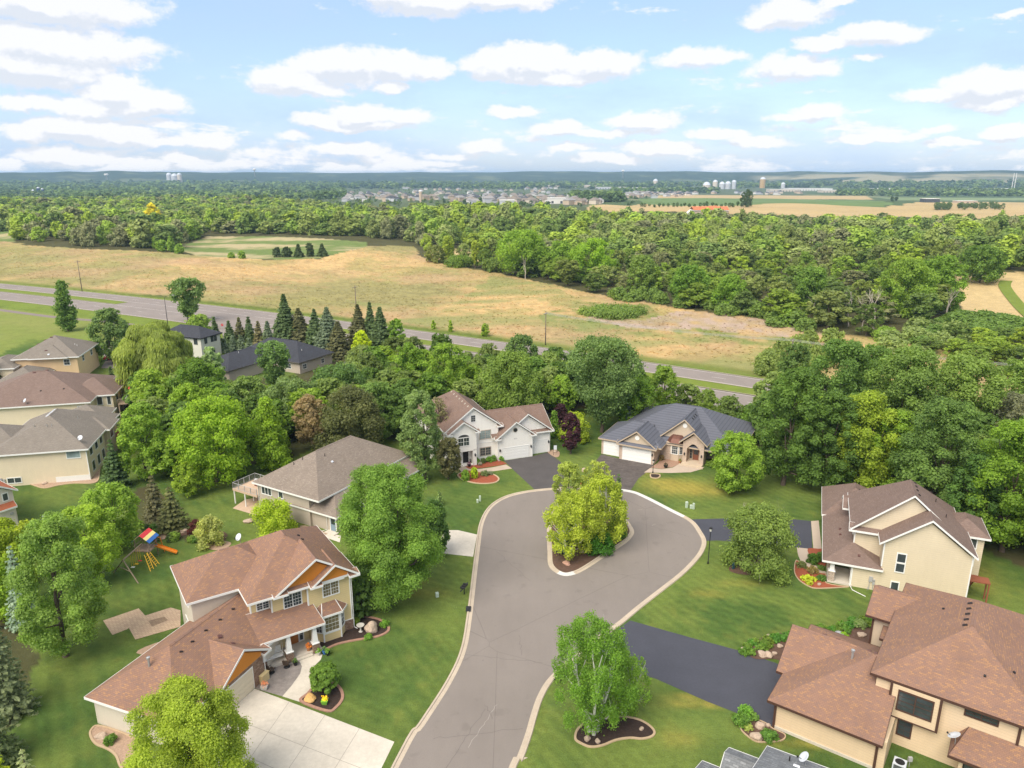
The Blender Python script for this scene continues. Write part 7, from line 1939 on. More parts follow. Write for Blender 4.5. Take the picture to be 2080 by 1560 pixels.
# stop sign
r_ = empty('stop_sign'); place(r_, 453, 676, R(10)); tag(r_, 'red stop sign at the side road by the highway', 'sign')
m = MB(); m.tube([(0, 0, 0), (0, 0, 2.6)], .04, 6); m.build('post', M_steel, r_)
m = MB(); pts = [(.42 * math.cos(R(22.5 + 45 * k)), 2.5 + .42 * math.sin(R(22.5 + 45 * k))) for k in range(8)]
m.add([(x, -.05, z) for x, z in pts] + [(x, -.03, z) for x, z in pts], [tuple(range(8)), tuple(range(15, 7, -1))] + [(i, (i + 1) % 8, 8 + (i + 1) % 8, 8 + i) for i in range(8)]); pl_ = m.build('plate', M_red, r_)
fc = bpy.data.curves.new('lettering', 'FONT'); fc.body = 'STOP'; fc.size = .27; fc.align_x = 'CENTER'; fc.align_y = 'CENTER'; fc.extrude = .004; fc.materials.append(M_trim)
tmp = bpy.data.objects.new('lettering_curve', fc); fo = bpy.data.objects.new('lettering', bpy.data.meshes.new_from_object(tmp)); COL.objects.link(fo); fo.parent = pl_; fo.location = (0, -.056, 2.5); fo.rotation_euler = (R(90), 0, 0)

# rocks
RK = [(630, 1421, 1.25, .5, M_goldrock, 'flat golden boulder in the mulch bed under the umbrella tree', None), (755, 1283, 1.5, 1.3, M_rock, 'large tan boulder in the mulch bed right of the orange-gabled house', None),
 (1151, 1146, 1.1, .45, material('pink_granite', (.46, .27, .20), .9, mottled(2, .3, .3)), 'flat pink boulder at the tip of the street island', None), (1183, 1122, .6, .35, M_rock, 'gray stone in the island mulch', None),
 (206, 1497, 1.1, .35, M_rock, 'flat stone in the rock bed by the garage wall', None), (1193, 1503, .7, .5, M_rock, 'left pale stone under the clump birch', None), (1214, 1508, .55, .4, M_rock, 'right pale stone under the clump birch', None), (1303, 1482, .45, .3, M_rock, 'small white stone at the right of the kidney bed', None),
 (1536, 1500, 1.05, .6, M_rock, 'rounded boulder in the bed at the end of the black driveway', None), (1544, 1478, .9, .6, M_rock, 'tan boulder beside the black driveway corner', None), (1555, 1488, .5, .3, M_rock, 'small stone at the garage corner', None),
 (1510, 1322, .7, .4, M_rock, 'boulder at the left end of the garden by the black driveway', None), (1548, 1331, 1.0, .5, M_rock, 'left of the pink boulders by the black driveway', None), (1561, 1333, .9, .5, M_rock, 'right of the pink boulders by the black driveway', None), (1573, 1329, .6, .35, M_rock, 'square pale stone by the garage roof', None), (1584, 1314, .6, .4, M_rock, 'stone among the lilies left of the garage roof', None), (1562, 1296, .7, .4, M_rock, 'stone at the top of the lily bed', None),
 (1686, 1286, .6, .35, M_rock, 'stone left of the bird bath', None), (1738, 1312, 1.0, .6, M_rock, 'boulder in front of the tan house stone base', None), (1750, 1291, 1.0, .4, M_rock, 'flat stone behind the boulder at the tan house', None), (1664, 1188, .5, .3, M_rock, 'pale stone in the red mulch of the yellow house', None),
 (505, 1060, 1.4, .5, M_rock, 'flat tan boulder left of the wide bush', None), (129, 976, .9, .4, M_rock, 'right stone in the rock border of the gray-shingled house', None), (91, 983, .9, .4, M_rock, 'left stone in the rock border of the gray-shingled house', None),
 (374, 1080, 1.1, .5, M_rock, 'stone beside the dark red barberry', None), (1128, 918, .9, .5, M_rock, 'stone by the right corner of the white house', None), (1187, 957, 1.2, .6, M_rock, 'boulder behind the island trees', None), (1560, 1475, .5, .3, M_rock, 'stone touching the garage wall', None)]
for i, (x, y, w_, hh, m, lb, gr) in enumerate(RK): rock_obj(x, y, w_, hh, m, lb, gr, seed=i + 3)
# planting
rg = random.Random(11)
GRN = (.10, .19, .025)
for i, (x, y, w_, hh) in enumerate([(735, 1268, 1.1, .7), (782, 1272, 1.2, .6), (748, 1298, 1.0, .5)]):
    bushlet(x - (12 if i == 0 else 0), y, w_, hh, GRN if i else (.12, .17, .025), 'green plant in the mulch bed right of the orange-gabled house', 'plants in the right mulch bed', seed=i + 50)
bushlet(1164, 928 - 18, 1.2, .8, (.13, .13, .03), 'loose shrub in the grass near the blue garage', seed=91)
for i in range(46):      # lily rows along the tan house garden
    t = i / 45; x = 1512 + 250 * t + rg.uniform(-7, 7); y = 1326 - 62 * t ** .8 + rg.uniform(-9, 9)
    bushlet(x, y, rg.uniform(.8, 1.3), rg.uniform(.3, .5), (.065 + rg.uniform(-.015, .03), .140, .022), 'clump of day lilies in the garden left of the tan house', 'day lilies in the tan house garden', seed=100 + i, name='day_lily', leaf=.17, cover=2.2)
bushlet(1713, 1301, 1.3, .8, (.14, .24, .02), 'round lime-green shrub beside the bird bath', seed=151); bushlet(1745, 1272, 1.6, .6, (.14, .19, .07), 'gray-green ground cover by the tan house', seed=152)
for i, (x, y, w_, hh, c) in enumerate([(1650, 1144, 1.5, 1.2, (.05, .10, .015)), (1671, 1140, 1.6, 1.3, (.05, .10, .015)), (1667, 1157, .9, .5, (.08, .13, .03)), (1628, 1152, 1.3, .6, (.10, .12, .04)), (1650, 1163, 1.4, .7, (.17, .14, .05)), (1668, 1178, 1.2, .5, (.07, .13, .025))]):
    bushlet(x, y, w_, hh, c, ['dark rounded yew left in the red mulch', 'dark rounded yew next to the porch pillar', 'small green plant by the yews', 'low green spirea at the walk edge', 'reddish-green spirea beside the walk', 'dark green plant near the yellow hostas'][i], seed=160 + i)
for i, (x, y) in enumerate([(1633, 1178), (1641, 1175), (1650, 1180), (1644, 1187)]): bushlet(x, y, .95, .45, (.27, .31, .03), 'yellow hosta in the red mulch of the yellow house', 'yellow hostas', seed=170 + i, name='hosta', leaf=.2, cover=2)
for i, (x, y, w_, hh, c) in enumerate([(966, 941, 1.6, .8, GRN), (982, 940, 1.2, .7, (.07, .10, .03)), (993, 938, 1.4, .8, GRN), (1003, 936, 1.2, .9, (.09, .16, .03)), (1018, 936, 1.0, .8, GRN), (985, 966, 1.5, .7, (.10, .13, .05)), (996, 964, 1.0, .5, (.14, .16, .10)), (975, 945, .8, .5, (.2, .2, .17))]):
    bushlet(x, y, w_, hh, c, 'low shrub in the red mulch beds of the white house', 'low shrubs of the white house beds', seed=180 + i)
for i, (x, y) in enumerate([(1345, 925), (1343, 935)]): bushlet(x, y, .9, .9, (.16, .12, .05), 'potted grass by the blue-roofed garage', 'potted plants at the blue-roofed house', seed=190 + i)
bushlet(1452, 948, 3.0, .8, (.11, .17, .03), 'low planting under the bright green tree', seed=193); bushlet(226, 1508, 1.2, .6, (.07, .13, .02), 'small dark tuft in the rock bed by the garage', seed=194)
for i, (x, y, w_, hh, c) in enumerate([(1505, 1470, 1.6, .9, (.08, .15, .025)), (1515, 1452, 1.4, .8, (.10, .20, .03)), (1520, 1482, .9, .4, (.2, .24, .06)), (1562, 1502, 1.6, .8, (.07, .14, .025)), (1530, 1462, 1.0, .6, (.09, .16, .03))]):
    bushlet(x, y, w_, hh, c, 'green plant in the bed at the end of the black driveway', 'plants at the black driveway bed', seed=200 + i)
for i in range(16):
    bushlet(270 + rg.uniform(0, 150), 1092 + rg.uniform(-22, 8), rg.uniform(.9, 1.8), rg.uniform(.5, 1.1), rg.choice([(.07, .13, .025), (.12, .18, .03), (.06, .09, .03)]), 'low green plant in the shady border behind the play set', 'shade border plants', seed=210 + i)
for i in range(12):
    bushlet(1130 + rg.uniform(0, 110), 1060 + rg.uniform(-20, 60), rg.uniform(.8, 1.5), rg.uniform(.4, .8), (.06, .12, .02), 'low plant in the mulch of the street island', 'island ground plants', seed=230 + i)
bushlet(1250, 1092, 3.0, 2.2, (.05, .11, .02), 'dark green bush at the right side of the island', seed=245, cover=2.6)
bushlet(893, 1078 - 30, 1.5, 1.2, GRN, 'shrub beside the beige house driveway', seed=246)

# bird baths, pots
def birdbath(px, py, label, m=M_plaster):
    b = MB(); b.lathe([(.26, 0), (.24, .06), (.09, .14), (.08, .62), (.18, .72), (.42, .80), (.44, .86), (.36, .84), (0, .78)], seg=18); o = b.build('bird_bath', m, None, True); place(o, px, py); tag(o, label, 'bird bath')
birdbath(733, 1283, 'pale stone bird bath beside the large tan boulder'); birdbath(1703, 1300, 'dark-stemmed bird bath in the garden of the tan house', M_steel)
def pot(loc, m, col, label, r=.24, sq=False, group=None, z0=.0):
    r_ = empty('flower_pot', (loc[0], loc[1], z0)); tag(r_, label, 'flower pot', group)
    b = MB()
    if sq: b.taper(0, 0, 0, .42, r * .7, r * .7, r, r)
    else: b.lathe([(r * .6, 0), (r, .38), (r * 1.1, .38), (r * 1.1, .44), (r * .9, .44), (0, .40)], seg=12)
    b.build('pot', m, r_)
    rg2 = np.random.default_rng(int(abs(loc[0] * 31 + loc[1] * 17)))
    V, Fc, T, C, rr2 = crown_np(rg2, .45, r * 2.6, 90, .11, **KINDS['shrub']); V = V + np.array([0, 0, .38])
    me = np_mesh('blooms', V, Fc, attrs={'leaf_tone': ('FLOAT', 'POINT', T)}); c = link('blooms', me, M_leaf, r_); c.color = (*col, 1)
P1_ = G(660, 1430); pot(P1_, M_green, (.55, .40, .03), 'square lime-green pot with yellow flowers in the mulch bed', .3, True, z0=.05)
H1O = Vector((-17.6, 70.2)); 
def h1p(u, v): c, s = math.cos(R(33.5)), math.sin(R(33.5)); return (H1O.x + u * c - v * s, H1O.y + u * s + v * c)
pot(h1p(-5.2, -1.55), M_terracotta, (.45, .20, .04), 'terracotta pot with orange flowers on the porch', .26, z0=.32)
pot(h1p(-4.5, -2.45), M_plaster, GRN, 'pale pot with green plant at the porch pillar'); pot(h1p(-3.9, -2.6), M_blue, (.08, .14, .05), 'dark blue pot right of the porch steps', .24); pot(h1p(-3.7, -3.0), M_black, GRN, 'black pot by the walk below the porch pillar', .22)
pot(h1p(-7.0, -2.75), M_black, (.07, .12, .03), 'dark pot in front of the middle porch pillar', .24); pot(h1p(-10.6, -4.6), M_plaster, (.4, .2, .12), 'pale planter at the garage corner', .32, True)
for k, (u, v) in enumerate(((1.1, 3.3), (4.2, 3.0))):
    c, s = math.cos(R(-28)), math.sin(R(-28)); pot((23.65 + u * c - v * s, 117.32 + u * s + v * c), M_terracotta, (.15, .15, .04), ['pot beside the garage wall of the blue-roofed house', 'pot at the bay window of the blue-roofed house'][k], .25)
p_ = G(1352, 950); pot(p_, M_black, (.05, .05, .03), 'large dark urn on the rosy patio', .34)
for k, (x, y) in enumerate(((949, 940), (958, 941), (953, 948))): p_ = G(x, y); pot(p_, M_black, [(.10, .06, .09), (.08, .05, .06), (.16, .08, .12)][k], ['left dark pot at the white house entry', 'right dark pot at the white house entry', 'front pot with mauve flowers at the white house entry'][k], .28)
# chairs on the gray patio
def patio_chair(loc, rz, label):
    r_ = empty('patio_chair', (loc[0], loc[1], .02), R(rz)); tag(r_, label, 'chair', None)
    b = MB(); b.lathe([(.30, .0), (.33, .02), (.30, .05), (.05, .07), (.05, .34)], seg=14); b.build('swivel_base', M_black, r_, True)
    s_ = MB(); s_.box(-.27, .27, -.27, .27, .38, .46); s_.build('seat', M_wicker, r_)
    k = MB(); k.add([(-.27, .22, .44), (.27, .22, .44), (.26, .46, 1.1), (-.26, .46, 1.1), (-.27, .28, .44), (.27, .28, .44), (.26, .52, 1.1), (-.26, .52, 1.1)], [(0, 1, 2, 3), (7, 6, 5, 4), (0, 4, 5, 1), (3, 2, 6, 7), (0, 3, 7, 4), (1, 5, 6, 2)]); k.build('backrest', M_wicker, r_)
    for sx in (-1, 1):
        a = MB(); a.tube([(sx * .3, -.24, .42), (sx * .33, -.26, .64), (sx * .32, .30, .66)], .022, 5); a.build('armrest', M_black, r_)
    return r_
p_ = zpx(1, 1115, 980); p_ = G(*p_); patio_chair(p_, 150, 'left swivel chair on the gray patio'); p_ = G(*zpx(1, 1208, 945)); patio_chair(p_, 180, 'right high-backed chair on the gray patio')
r_ = empty('porch_swing', (*h1p(-8.7, -1.35), .32), R(33.5)); tag(r_, 'white slatted bench swing on the porch', 'bench')
b = MB()
for k in range(5): b.box(-.85, .85, -.35 + k * .15, -.24 + k * .15, .55, .58)
b.build('seat', M_trim, r_); b = MB()
for k in range(5): b.box(-.85, .85, .36 + k * .03, .39 + k * .03, .66 + k * .14, .77 + k * .14)
b.build('backrest', M_trim, r_)
for sx in (-.85, .85): b = MB(); b.box(sx - .03, sx + .03, -.36, .45, .78, .82); b.tube([(sx, -.3, .56), (sx, -.3, 2.6)], .012, 4); b.tube([(sx, .4, .56), (sx, .4, 2.6)], .012, 4); b.build('armrest', M_trim, r_)
b = MB(); b.box(-.5, .5, -.3, .3, .0, .85); b.box(-.54, .54, -.34, .34, .85, .9); o = b.build('storage_cabinet', M_h1_siding); o.location = (*h1p(-10.35, -3.4), .02); o.rotation_euler = (0, 0, R(69)); tag(o, 'yellow cabinet against the brick end of the garage', 'cabinet')
# air conditioner
r_ = empty('air_conditioner'); p_ = G(1825, 1566); r_.location = (p_.x, p_.y, 0); r_.rotation_euler = (0, 0, R(-36)); tag(r_, 'gray air conditioner unit against the tan house wall', 'air conditioner')
b = MB(); b.box(-.42, .42, -.42, .42, .05, .85); b.build('coil', material('coil_fins', (.10, .11, .115), .5, siding(.03, .5)), r_)
b = MB()
for sx in (-1, 1):
    for sy in (-1, 1): b.box(sx * .44 - .05, sx * .44 + .05, sy * .44 - .05, sy * .44 + .05, 0, .92)
b.box(-.48, .48, -.48, .48, .86, .93); b.box(-.5, .5, -.5, .5, 0, .07); b.build('cabinet', M_dish, r_)
b = MB(); b.lathe([(.02, .945), (.37, .945), (.38, .93)], seg=20); b.lathe([(0, .97), (.1, .96), (.1, .94)], seg=12); b.build('fan_grille', M_black, r_)
b = MB(); b.box(-.16, .16, -.1, .1, .6, 1.0); b.tube([(0, 0, .6), (0, 0, 0)], .03, 5); o = b.build('gas_meter', M_utility_g); p_ = G(1846, 1558); o.location = (p_.x, p_.y, 0); tag(o, 'small gray gas meter right of the air conditioner', 'meter')
# grill on the beige deck
c, s = math.cos(R(-30)), math.sin(R(-30)); q_ = (-17.4, 2.0); 
r_ = empty('barbecue_grill', (-24.2 + q_[0] * c - q_[1] * s, 92.6 + q_[0] * s + q_[1] * c, 2.46), R(-30)); tag(r_, 'covered dark red grill on the raised deck', 'grill')
b = MB(); b.box(-.6, .6, -.3, .3, .0, .8); b.build('body', material('maroon_cover', (.14, .05, .04), .6, mottled(3, .2)), r_)
b = MB(); b.tube([(-.6, 0, .82), (.6, 0, .82)], .3, 10); b.build('lid', M_utility_g, r_)
# play set
pb, pa = G(231, 1163), G(281, 1185); be = (pa + pb) / 2; tw = G(300, 1143); tw = Vector((tw.x - .6, tw.y + 1.3, 0))
r_ = empty('play_set', (tw.x, tw.y, 0)); tag(r_, 'wooden swing set with red, yellow and blue canopy on the back lawn', 'play set')
RL = lambda v: Vector((v.x - tw.x, v.y - tw.y, v.z))
d_ = (Vector((be.x, be.y, 0)) - tw); L_ = d_.length; d_.normalize(); n_ = Vector((-d_.y, d_.x, 0))
def PL(a, b_, z): return d_ * a + n_ * b_ + Vector((0, 0, z))
m = MB()
for a in (-.9, .9):
    for b_ in (-.9, .9): m.tube([PL(a, b_, 0), PL(a, b_, 2.9 if a else 2.9)], .06, 5)
m.add([PL(-1, -1, 1.35), PL(1, -1, 1.35), PL(1, 1, 1.35), PL(-1, 1, 1.35), PL(-1, -1, 1.45), PL(1, -1, 1.45), PL(1, 1, 1.45), PL(-1, 1, 1.45)], [(0, 3, 2, 1), (4, 5, 6, 7), (0, 1, 5, 4), (1, 2, 6, 5), (2, 3, 7, 6), (3, 0, 4, 7)])
for (p, q) in ((PL(-1, -1, 2.1), PL(1, -1, 2.1)), (PL(-1, 1, 2.1), PL(1, 1, 2.1)), (PL(-1, -1, 2.1), PL(-1, 1, 2.1)), (PL(-.9, 0, 3.6), PL(.9, 0, 3.6))): m.tube([p, q], .05, 5)
m.build('tower_frame', M_wood, r_)
for nm, f0, f1, mt in (('red_canopy', 0, .36, M_redcanvas), ('yellow_canopy', .36, .68, M_yelcanvas), ('blue_canopy', .68, 1, M_blue)):
    for sg_ in (-1, 1):
        c_ = MB(); P0 = lambda a, t: PL(a, sg_ * t * 1.25, 3.7 - t * 1.0)
        v = [P0(-1.15, f0), P0(1.15, f0), P0(1.15, f1), P0(-1.15, f1)]
        c_.add(v + [p - Vector((0, 0, .03)) for p in v], [(0, 1, 2, 3), (7, 6, 5, 4), (0, 4, 5, 1), (1, 5, 6, 2), (2, 6, 7, 3), (3, 7, 4, 0)]); c_.build(nm, mt, r_)
m = MB(); zb = 2.45
m.tube([PL(.9, 0, zb), PL(L_, 0, zb)], .09, 6); m.tube([PL(L_, 0, zb), RL(pa)], .07, 5); m.tube([PL(L_, 0, zb), RL(pb)], .07, 5); m.tube([PL(L_, 0, zb) * .5 + RL(pa) * .5, PL(L_, 0, zb) * .5 + RL(pb) * .5], .05, 5); m.build('swing_beam', M_wood, r_)
for k, a in enumerate((1.7, 2.5, 3.3)):
    if a > L_ - .3: continue
    m = MB(); m.tube([PL(a - .2, 0, zb), PL(a - .2, 0, .55)], .02, 4); m.tube([PL(a + .2, 0, zb), PL(a + .2, 0, .55)], .02, 4); sw = m.build('swing_chain', M_yellow, r_)
    m = MB(); p = PL(a, 0, .5); m.box(p.x - .22, p.x + .22, p.y - .12, p.y + .12, .48, .54); m.build('swing_seat', [M_redcanvas, M_yellow, M_trim][k], sw)
l1, l2 = RL(G(309, 1158)), RL(G(321, 1148))
for ll in (l1, l2):
    m = MB(); side = (l2 - l1).normalized() * .3; topp = Vector((ll.x * .35, ll.y * .35 - .55, 1.45))
    m.tube([ll - side, topp - side], .045, 5); m.tube([ll + side, topp + side], .045, 5)
    for k in range(1, 7): t = k / 7; q = ll.lerp(topp, t); m.tube([q - side, q + side], .035, 4)
    m.build('ladder', M_yellow, r_)
m = MB(); s0 = Vector((.9, .6, 1.45)); s1 = Vector((3.4, .9, .25)); e_ = (s1 - s0).cross(Vector((0, 0, 1))).normalized() * .3
for (p, q) in ((s0, s1),):
    U = Vector((0, 0, .18))
    m.add([p - e_, p + e_, q + e_, q - e_, p - e_ + U, p + e_ + U, q + e_ + U, q - e_ + U], [(0, 1, 2, 3), (0, 3, 7, 4), (1, 5, 6, 2)])
    m.add([p - e_ - Vector((0, 0, .04)), p + e_ - Vector((0, 0, .04)), q + e_ - Vector((0, 0, .04)), q - e_ - Vector((0, 0, .04))], [(3, 2, 1, 0)])
m.build('slide', M_orangep, r_)
m = MB(); m.tube([Vector((.6, 1.6, 0)), Vector((.4, 1.5, 2.4))], .06, 5); m.tube([Vector((1.5, 1.5, 0)), Vector((1.2, 1.4, 2.2))], .06, 5); m.tube([Vector((.4, 1.5, 2.3)), Vector((1.2, 1.4, 2.1))], .05, 5); m.build('climbing_frame', M_orangep, r_)
# red car
def car(px, py, rz, m, label):
    r_ = empty('parked_car'); place(r_, px, py, R(rz)); tag(r_, label, 'car')
    prof = [(-2.2, .35), (-2.25, .75), (-2.1, .95), (-1.3, 1.02), (-.7, 1.45), (.6, 1.48), (1.25, 1.02), (2.1, .88), (2.28, .65), (2.25, .32)]
    b = MB(); n = len(prof)
    inset = [0, 0, .03, .06, .2, .2, .06, .03, 0, 0]
    b.add([(x, -.88 + i_, z) for (x, z), i_ in zip(prof, inset)] + [(x, .88 - i_, z) for (x, z), i_ in zip(prof, inset)], [tuple(range(n)), tuple(range(2 * n - 1, n - 1, -1))] + [(i, n + i, n + (i + 1) % n, (i + 1) % n) for i in range(n)]); b.build('body', m, r_)
    for sy in (-1, 1):
        w1 = MB(); y = lambda z: sy * (.88 - .06 - .14 * (z - 1.02) / .43 + .012)
        w1.add([(-1.15, y(1.07), 1.07), (1.0, y(1.07), 1.07), (.5, y(1.4), 1.4), (-.65, y(1.4), 1.4)], [(0, 1, 2, 3)]); w1.build('side_window', M_glass, r_)
    w1 = MB(); w1.add([(1.2, -.74, 1.07), (1.2, .74, 1.07), (.68, .66, 1.44), (.68, -.66, 1.44)], [(0, 1, 2, 3)]); w1.build('windscreen', M_glass, r_)
    w1 = MB(); w1.add([(-1.28, -.74, 1.06), (-1.28, .74, 1.06), (-.78, .66, 1.41), (-.78, -.66, 1.41)], [(0, 1, 2, 3)]); w1.build('rear_window', M_glass, r_)
    for x in (-1.35, 1.4):
        for y_ in (-.8, .8):
            t = MB(); t.tube([(x, y_ - .1, .33), (x, y_ + .1, .33)], .33, 14); ty = t.build('wheel', M_black, r_); q = MB(); q.tube([(x, y_ - .11, .33), (x, y_ + .11, .33)], .18, 10); q.build('rim', M_steel, ty)
    for y_ in (-.6, .6): l = MB(); l.box(2.24, 2.30, y_ - .18, y_ + .18, .6, .74); l.build('headlight', M_dish, r_)
car(231, 731, 8, M_red, 'red car parked beside the two-stemmed tree')
# decks at the left houses
def left_deck(name, O, th, x0, x1, y0, y1, z, label, mt):
    r_ = empty(name, (O[0], O[1], 0), R(th)); tag(r_, label, 'deck')
    m = MB(); m.box(x0, x1, y0, y1, z - .2, z); m.build('platform', mt, r_)
    for x in (x0 + .1, x1 - .1):
        for y in (y0 + .1, (y0 + y1) / 2, y1 - .1): m = MB(); m.box(x - .08, x + .08, y - .08, y + .08, 0, z - .2); m.build('post', mt, r_)
    m = MB()
    for (a, b_) in (((x0, y0), (x1, y0)), ((x1, y0), (x1, y1)), ((x1, y1), (x0, y1))):
        m.tube([(a[0], a[1], z + .95), (b_[0], b_[1], z + .95)], .05, 4); k_ = int(math.hypot(b_[0] - a[0], b_[1] - a[1]) / .25)
        for i in range(k_ + 1): x = a[0] + (b_[0] - a[0]) * i / k_; y = a[1] + (b_[1] - a[1]) * i / k_; m.box(x - .025, x + .025, y - .025, y + .025, z, z + .95)
    m.build('railing', mt, r_)
    m = MB()
    for k in range(9): m.box(x1, x1 + .28 * (k + 1), y1 - 1.2, y1 - .2, z - .28 * (k + 1), z - .28 * (k + 1) + .05) if False else m.box(x1 + .26 * k, x1 + .26 * k + .28, y1 - 1.2, y1 - .2, z - .28 * (k + 1), z - .28 * (k + 1) + .05)
    m.build('stair', mt, r_)
left_deck('raised_deck', (-68.4, 111), 13, .2, 3.4, 13.5, 18.5, 2.7, 'red-brown raised deck behind the gray-shingled house', M_redwood)
left_deck('raised_deck', (-82.3, 136.5), 14, 3.9, 8.5, 5.5, 12, 2.9, 'tan raised deck with red umbrella behind the brown-roofed house', M_deck)
left_deck('raised_deck', (-82.3, 136.5), 14, 2.5, 7.0, 19, 24, 1.6, 'low rust-red deck between the brown and the tan house', M_redwood)
c, s = math.cos(R(14)), math.sin(R(14)); q_ = (5.5, 9.5)
r_ = empty('parasol', (-82.3 + q_[0] * c - q_[1] * s, 136.5 + q_[0] * s + q_[1] * c, 2.9)); tag(r_, 'half-folded red parasol on the tan deck', 'parasol')
m = MB(); m.tube([(0, 0, 0), (0, 0, 2.7)], .03, 6); m.build('pole', M_steel, r_); m = MB(); m.lathe([(0, 2.8), (.25, 2.3), (.55, 1.5), (.50, 1.48), (.2, 2.2)], seg=10); m.build('canopy', M_redcanvas, r_)
for k, q_ in enumerate(((6.6, 8.0), (5.0, 7.4))):
    r_ = empty('deck_chair', (-82.3 + q_[0] * c - q_[1] * s, 136.5 + q_[0] * s + q_[1] * c, 2.9), R(40 * k)); tag(r_, ['white chair on the tan deck nearer the steps', 'white chair on the tan deck nearer the house'][k], 'chair')
    m = MB(); m.box(-.3, .3, -.3, .3, .38, .44); m.build('seat', M_trim, r_); m = MB(); m.box(-.3, .3, .27, .32, .44, 1.0); m.build('backrest', M_trim, r_)
    for a in (-.26, .26):
        for b_ in (-.26, .26): m = MB(); m.box(a - .03, a + .03, b_ - .03, b_ + .03, 0, .38); m.build('leg', M_trim, r_)
# covered spa on the terrace below
m = MB(); m.box(-1.1, 1.1, -1.1, 1.1, 0, .8); m.box(-1.15, 1.15, -1.15, 1.15, .8, .95); o = m.build('hot_tub', material('slate_blue_cover', (.16, .20, .27), .6, mottled(3, .1))); place(o, 222, 868, R(14)); tag(o, 'slate-blue covered hot tub beside the left decks', 'hot tub')
# garden sign with small flag right of the white house
m = MB(); m.tube([(0, 0, 0), (0, 0, 2.0)], .03, 5); m.tube([(0, 0, 1.9), (.6, 0, 2.0)], .02, 4); r_ = m.build('garden_flag', M_black); place(r_, 1124, 925, R(-20)); tag(r_, 'small garden flag pole at the right of the white driveway', 'flag')
m = MB(); m.add([(.05, 0, 1.1), (.6, .04, 1.15), (.6, .04, 1.95), (.05, 0, 1.88)], [(0, 1, 2, 3)]); m.build('banner', M_dish, r_)

# ------------------------------------------------------------------ bare and dead trees at the wood edge
def bare_tree(px, py, top, label, seed, m=M_dead, group=None, spread=.5):
    b = G(px, py); H = max(2, top_height(b, px, top)); rg = random.Random(seed)
    r_ = empty('bare_tree', b); tag(r_, label, 'tree', group); mb = MB()
    def br(p, d, L, r, n):
        e = p + d * L; mid = p.lerp(e, .5) + Vector((rg.uniform(-1, 1), rg.uniform(-1, 1), rg.uniform(-.5, .5))) * L * .06
        mb.tube([p, mid, e], [r, r * .8, r * .6], 5 if n > 1 else 4, cap=False)
        if n == 0: return
        for k in range(rg.choice((2, 3))):
            nd = (d + Vector((rg.uniform(-1, 1), rg.uniform(-1, 1), rg.uniform(-.2, .6))) * spread * 1.3).normalized(); br(e if k else p.lerp(e, .75), nd, L * rg.uniform(.55, .8), r * .55, n - 1)
    br(Vector((0, 0, 0)), Vector((rg.uniform(-.1, .1), 0, 1)).normalized(), H * .36, H * .022, 4)
    mb.build('trunk', m, r_)
bare_tree(1774, 682, 582, 'large bleached dead tree with spreading limbs at the edge of the right wood', 4)
bare_tree(1720, 676, 588, 'second bare tree left of the large dead one', 8); bare_tree(1683, 668, 592, 'thin bare tree with brownish bark at the wood edge', 12, M_bark)
bare_tree(1920, 655, 575, 'bare white tree at the right corner of the wood', 16); bare_tree(1505, 600, 560, 'leaning pale snag in the wood edge', 20); bare_tree(1925, 640, 590, 'small dead snag right of the bare white tree', 23)
bare_tree(1067, 568, 520, 'pale forked trunk showing in the big round trees', 26); bare_tree(1750, 680, 600, 'slim dead trunk between the two bare trees', 29); bare_tree(1655, 666, 590, 'leafless gray tree left in the bare group', 31)
bare_tree(1510, 1075, 1012, 'bare twiggy crown sticking out of the low wide tree', 33, spread=.6)

# larger rounded trees standing proud at the wood edge
EDGE = [('maple', (1200, 575), 487, 96, (.135, .215, .020), 'huge rounded green tree at the near edge of the wood'), ('round', (1060, 560), 470, 110, (.120, .190, .022), 'broad rounded tree with a pale trunk left of the huge one'), ('round', (1140, 568), 490, 60, (.11, .175, .025), 'tree between the two big rounded ones'),
 ('vase', (912, 535), 480, 30, (.17, .215, .03), 'slim yellow-green tree at the field corner'), ('vase', (965, 545), 490, 20, (.18, .22, .03), 'thin sapling-like tree right of the slim one'), ('vase', (983, 545), 484, 26, (.16, .21, .03), 'slim tree at the edge of the dry strip'), ('dome', (885, 533), 500, 46, (.11, .13, .035), 'bushy tree left at the field corner'), ('dome', (935, 542), 520, 60, (.095, .145, .025), 'low shrubs under the slim trees'), ('dome', (1000, 552), 525, 50, (.09, .13, .03), 'low dark shrubs left of the big rounded tree'),
 ('maple', (1300, 600), 520, 70, (.11, .16, .035), 'dull green tree right of the huge rounded one'), ('maple', (1400, 620), 540, 80, (.085, .15, .022), 'dark domed tree in the wood edge'), ('dome', (1480, 640), 560, 80, (.105, .175, .022), 'rounded tree above the reed strip'), ('cone', (1590, 655), 590, 36, (.20, .245, .025), 'yellow-green pointed tree before the wood'), ('dome', (1600, 670), 628, 46, (.13, .20, .03), 'pale round bush at the foot of the wood'),
 ('vase', (1640, 650), 545, 80, (.095, .155, .030), 'tall tree left of the bare group'), ('round', (1830, 655), 530, 110, (.115, .175, .025), 'broad tree behind the large dead one'), ('maple', (1900, 640), 520, 100, (.10, .165, .022), 'domed tree at the right corner of the wood'), ('maple', (1990, 575), 500, 90, (.075, .125, .022), 'dark tree behind the right hay field'),
 ('dome', (1255, 642), 624, 110, (.105, .155, .035), 'mass of tall green reeds in the dry field'), ('dome', (1210, 638), 628, 76, (.12, .165, .04), 'left end of the tall green reeds')]
for i, (kd, bs, ty, wd, cc, lb) in enumerate(EDGE): tree(kd, 'edge_tree', bs, ty, wd, cc, lb, seed=500 + i, cover=2.2, lod=.95)
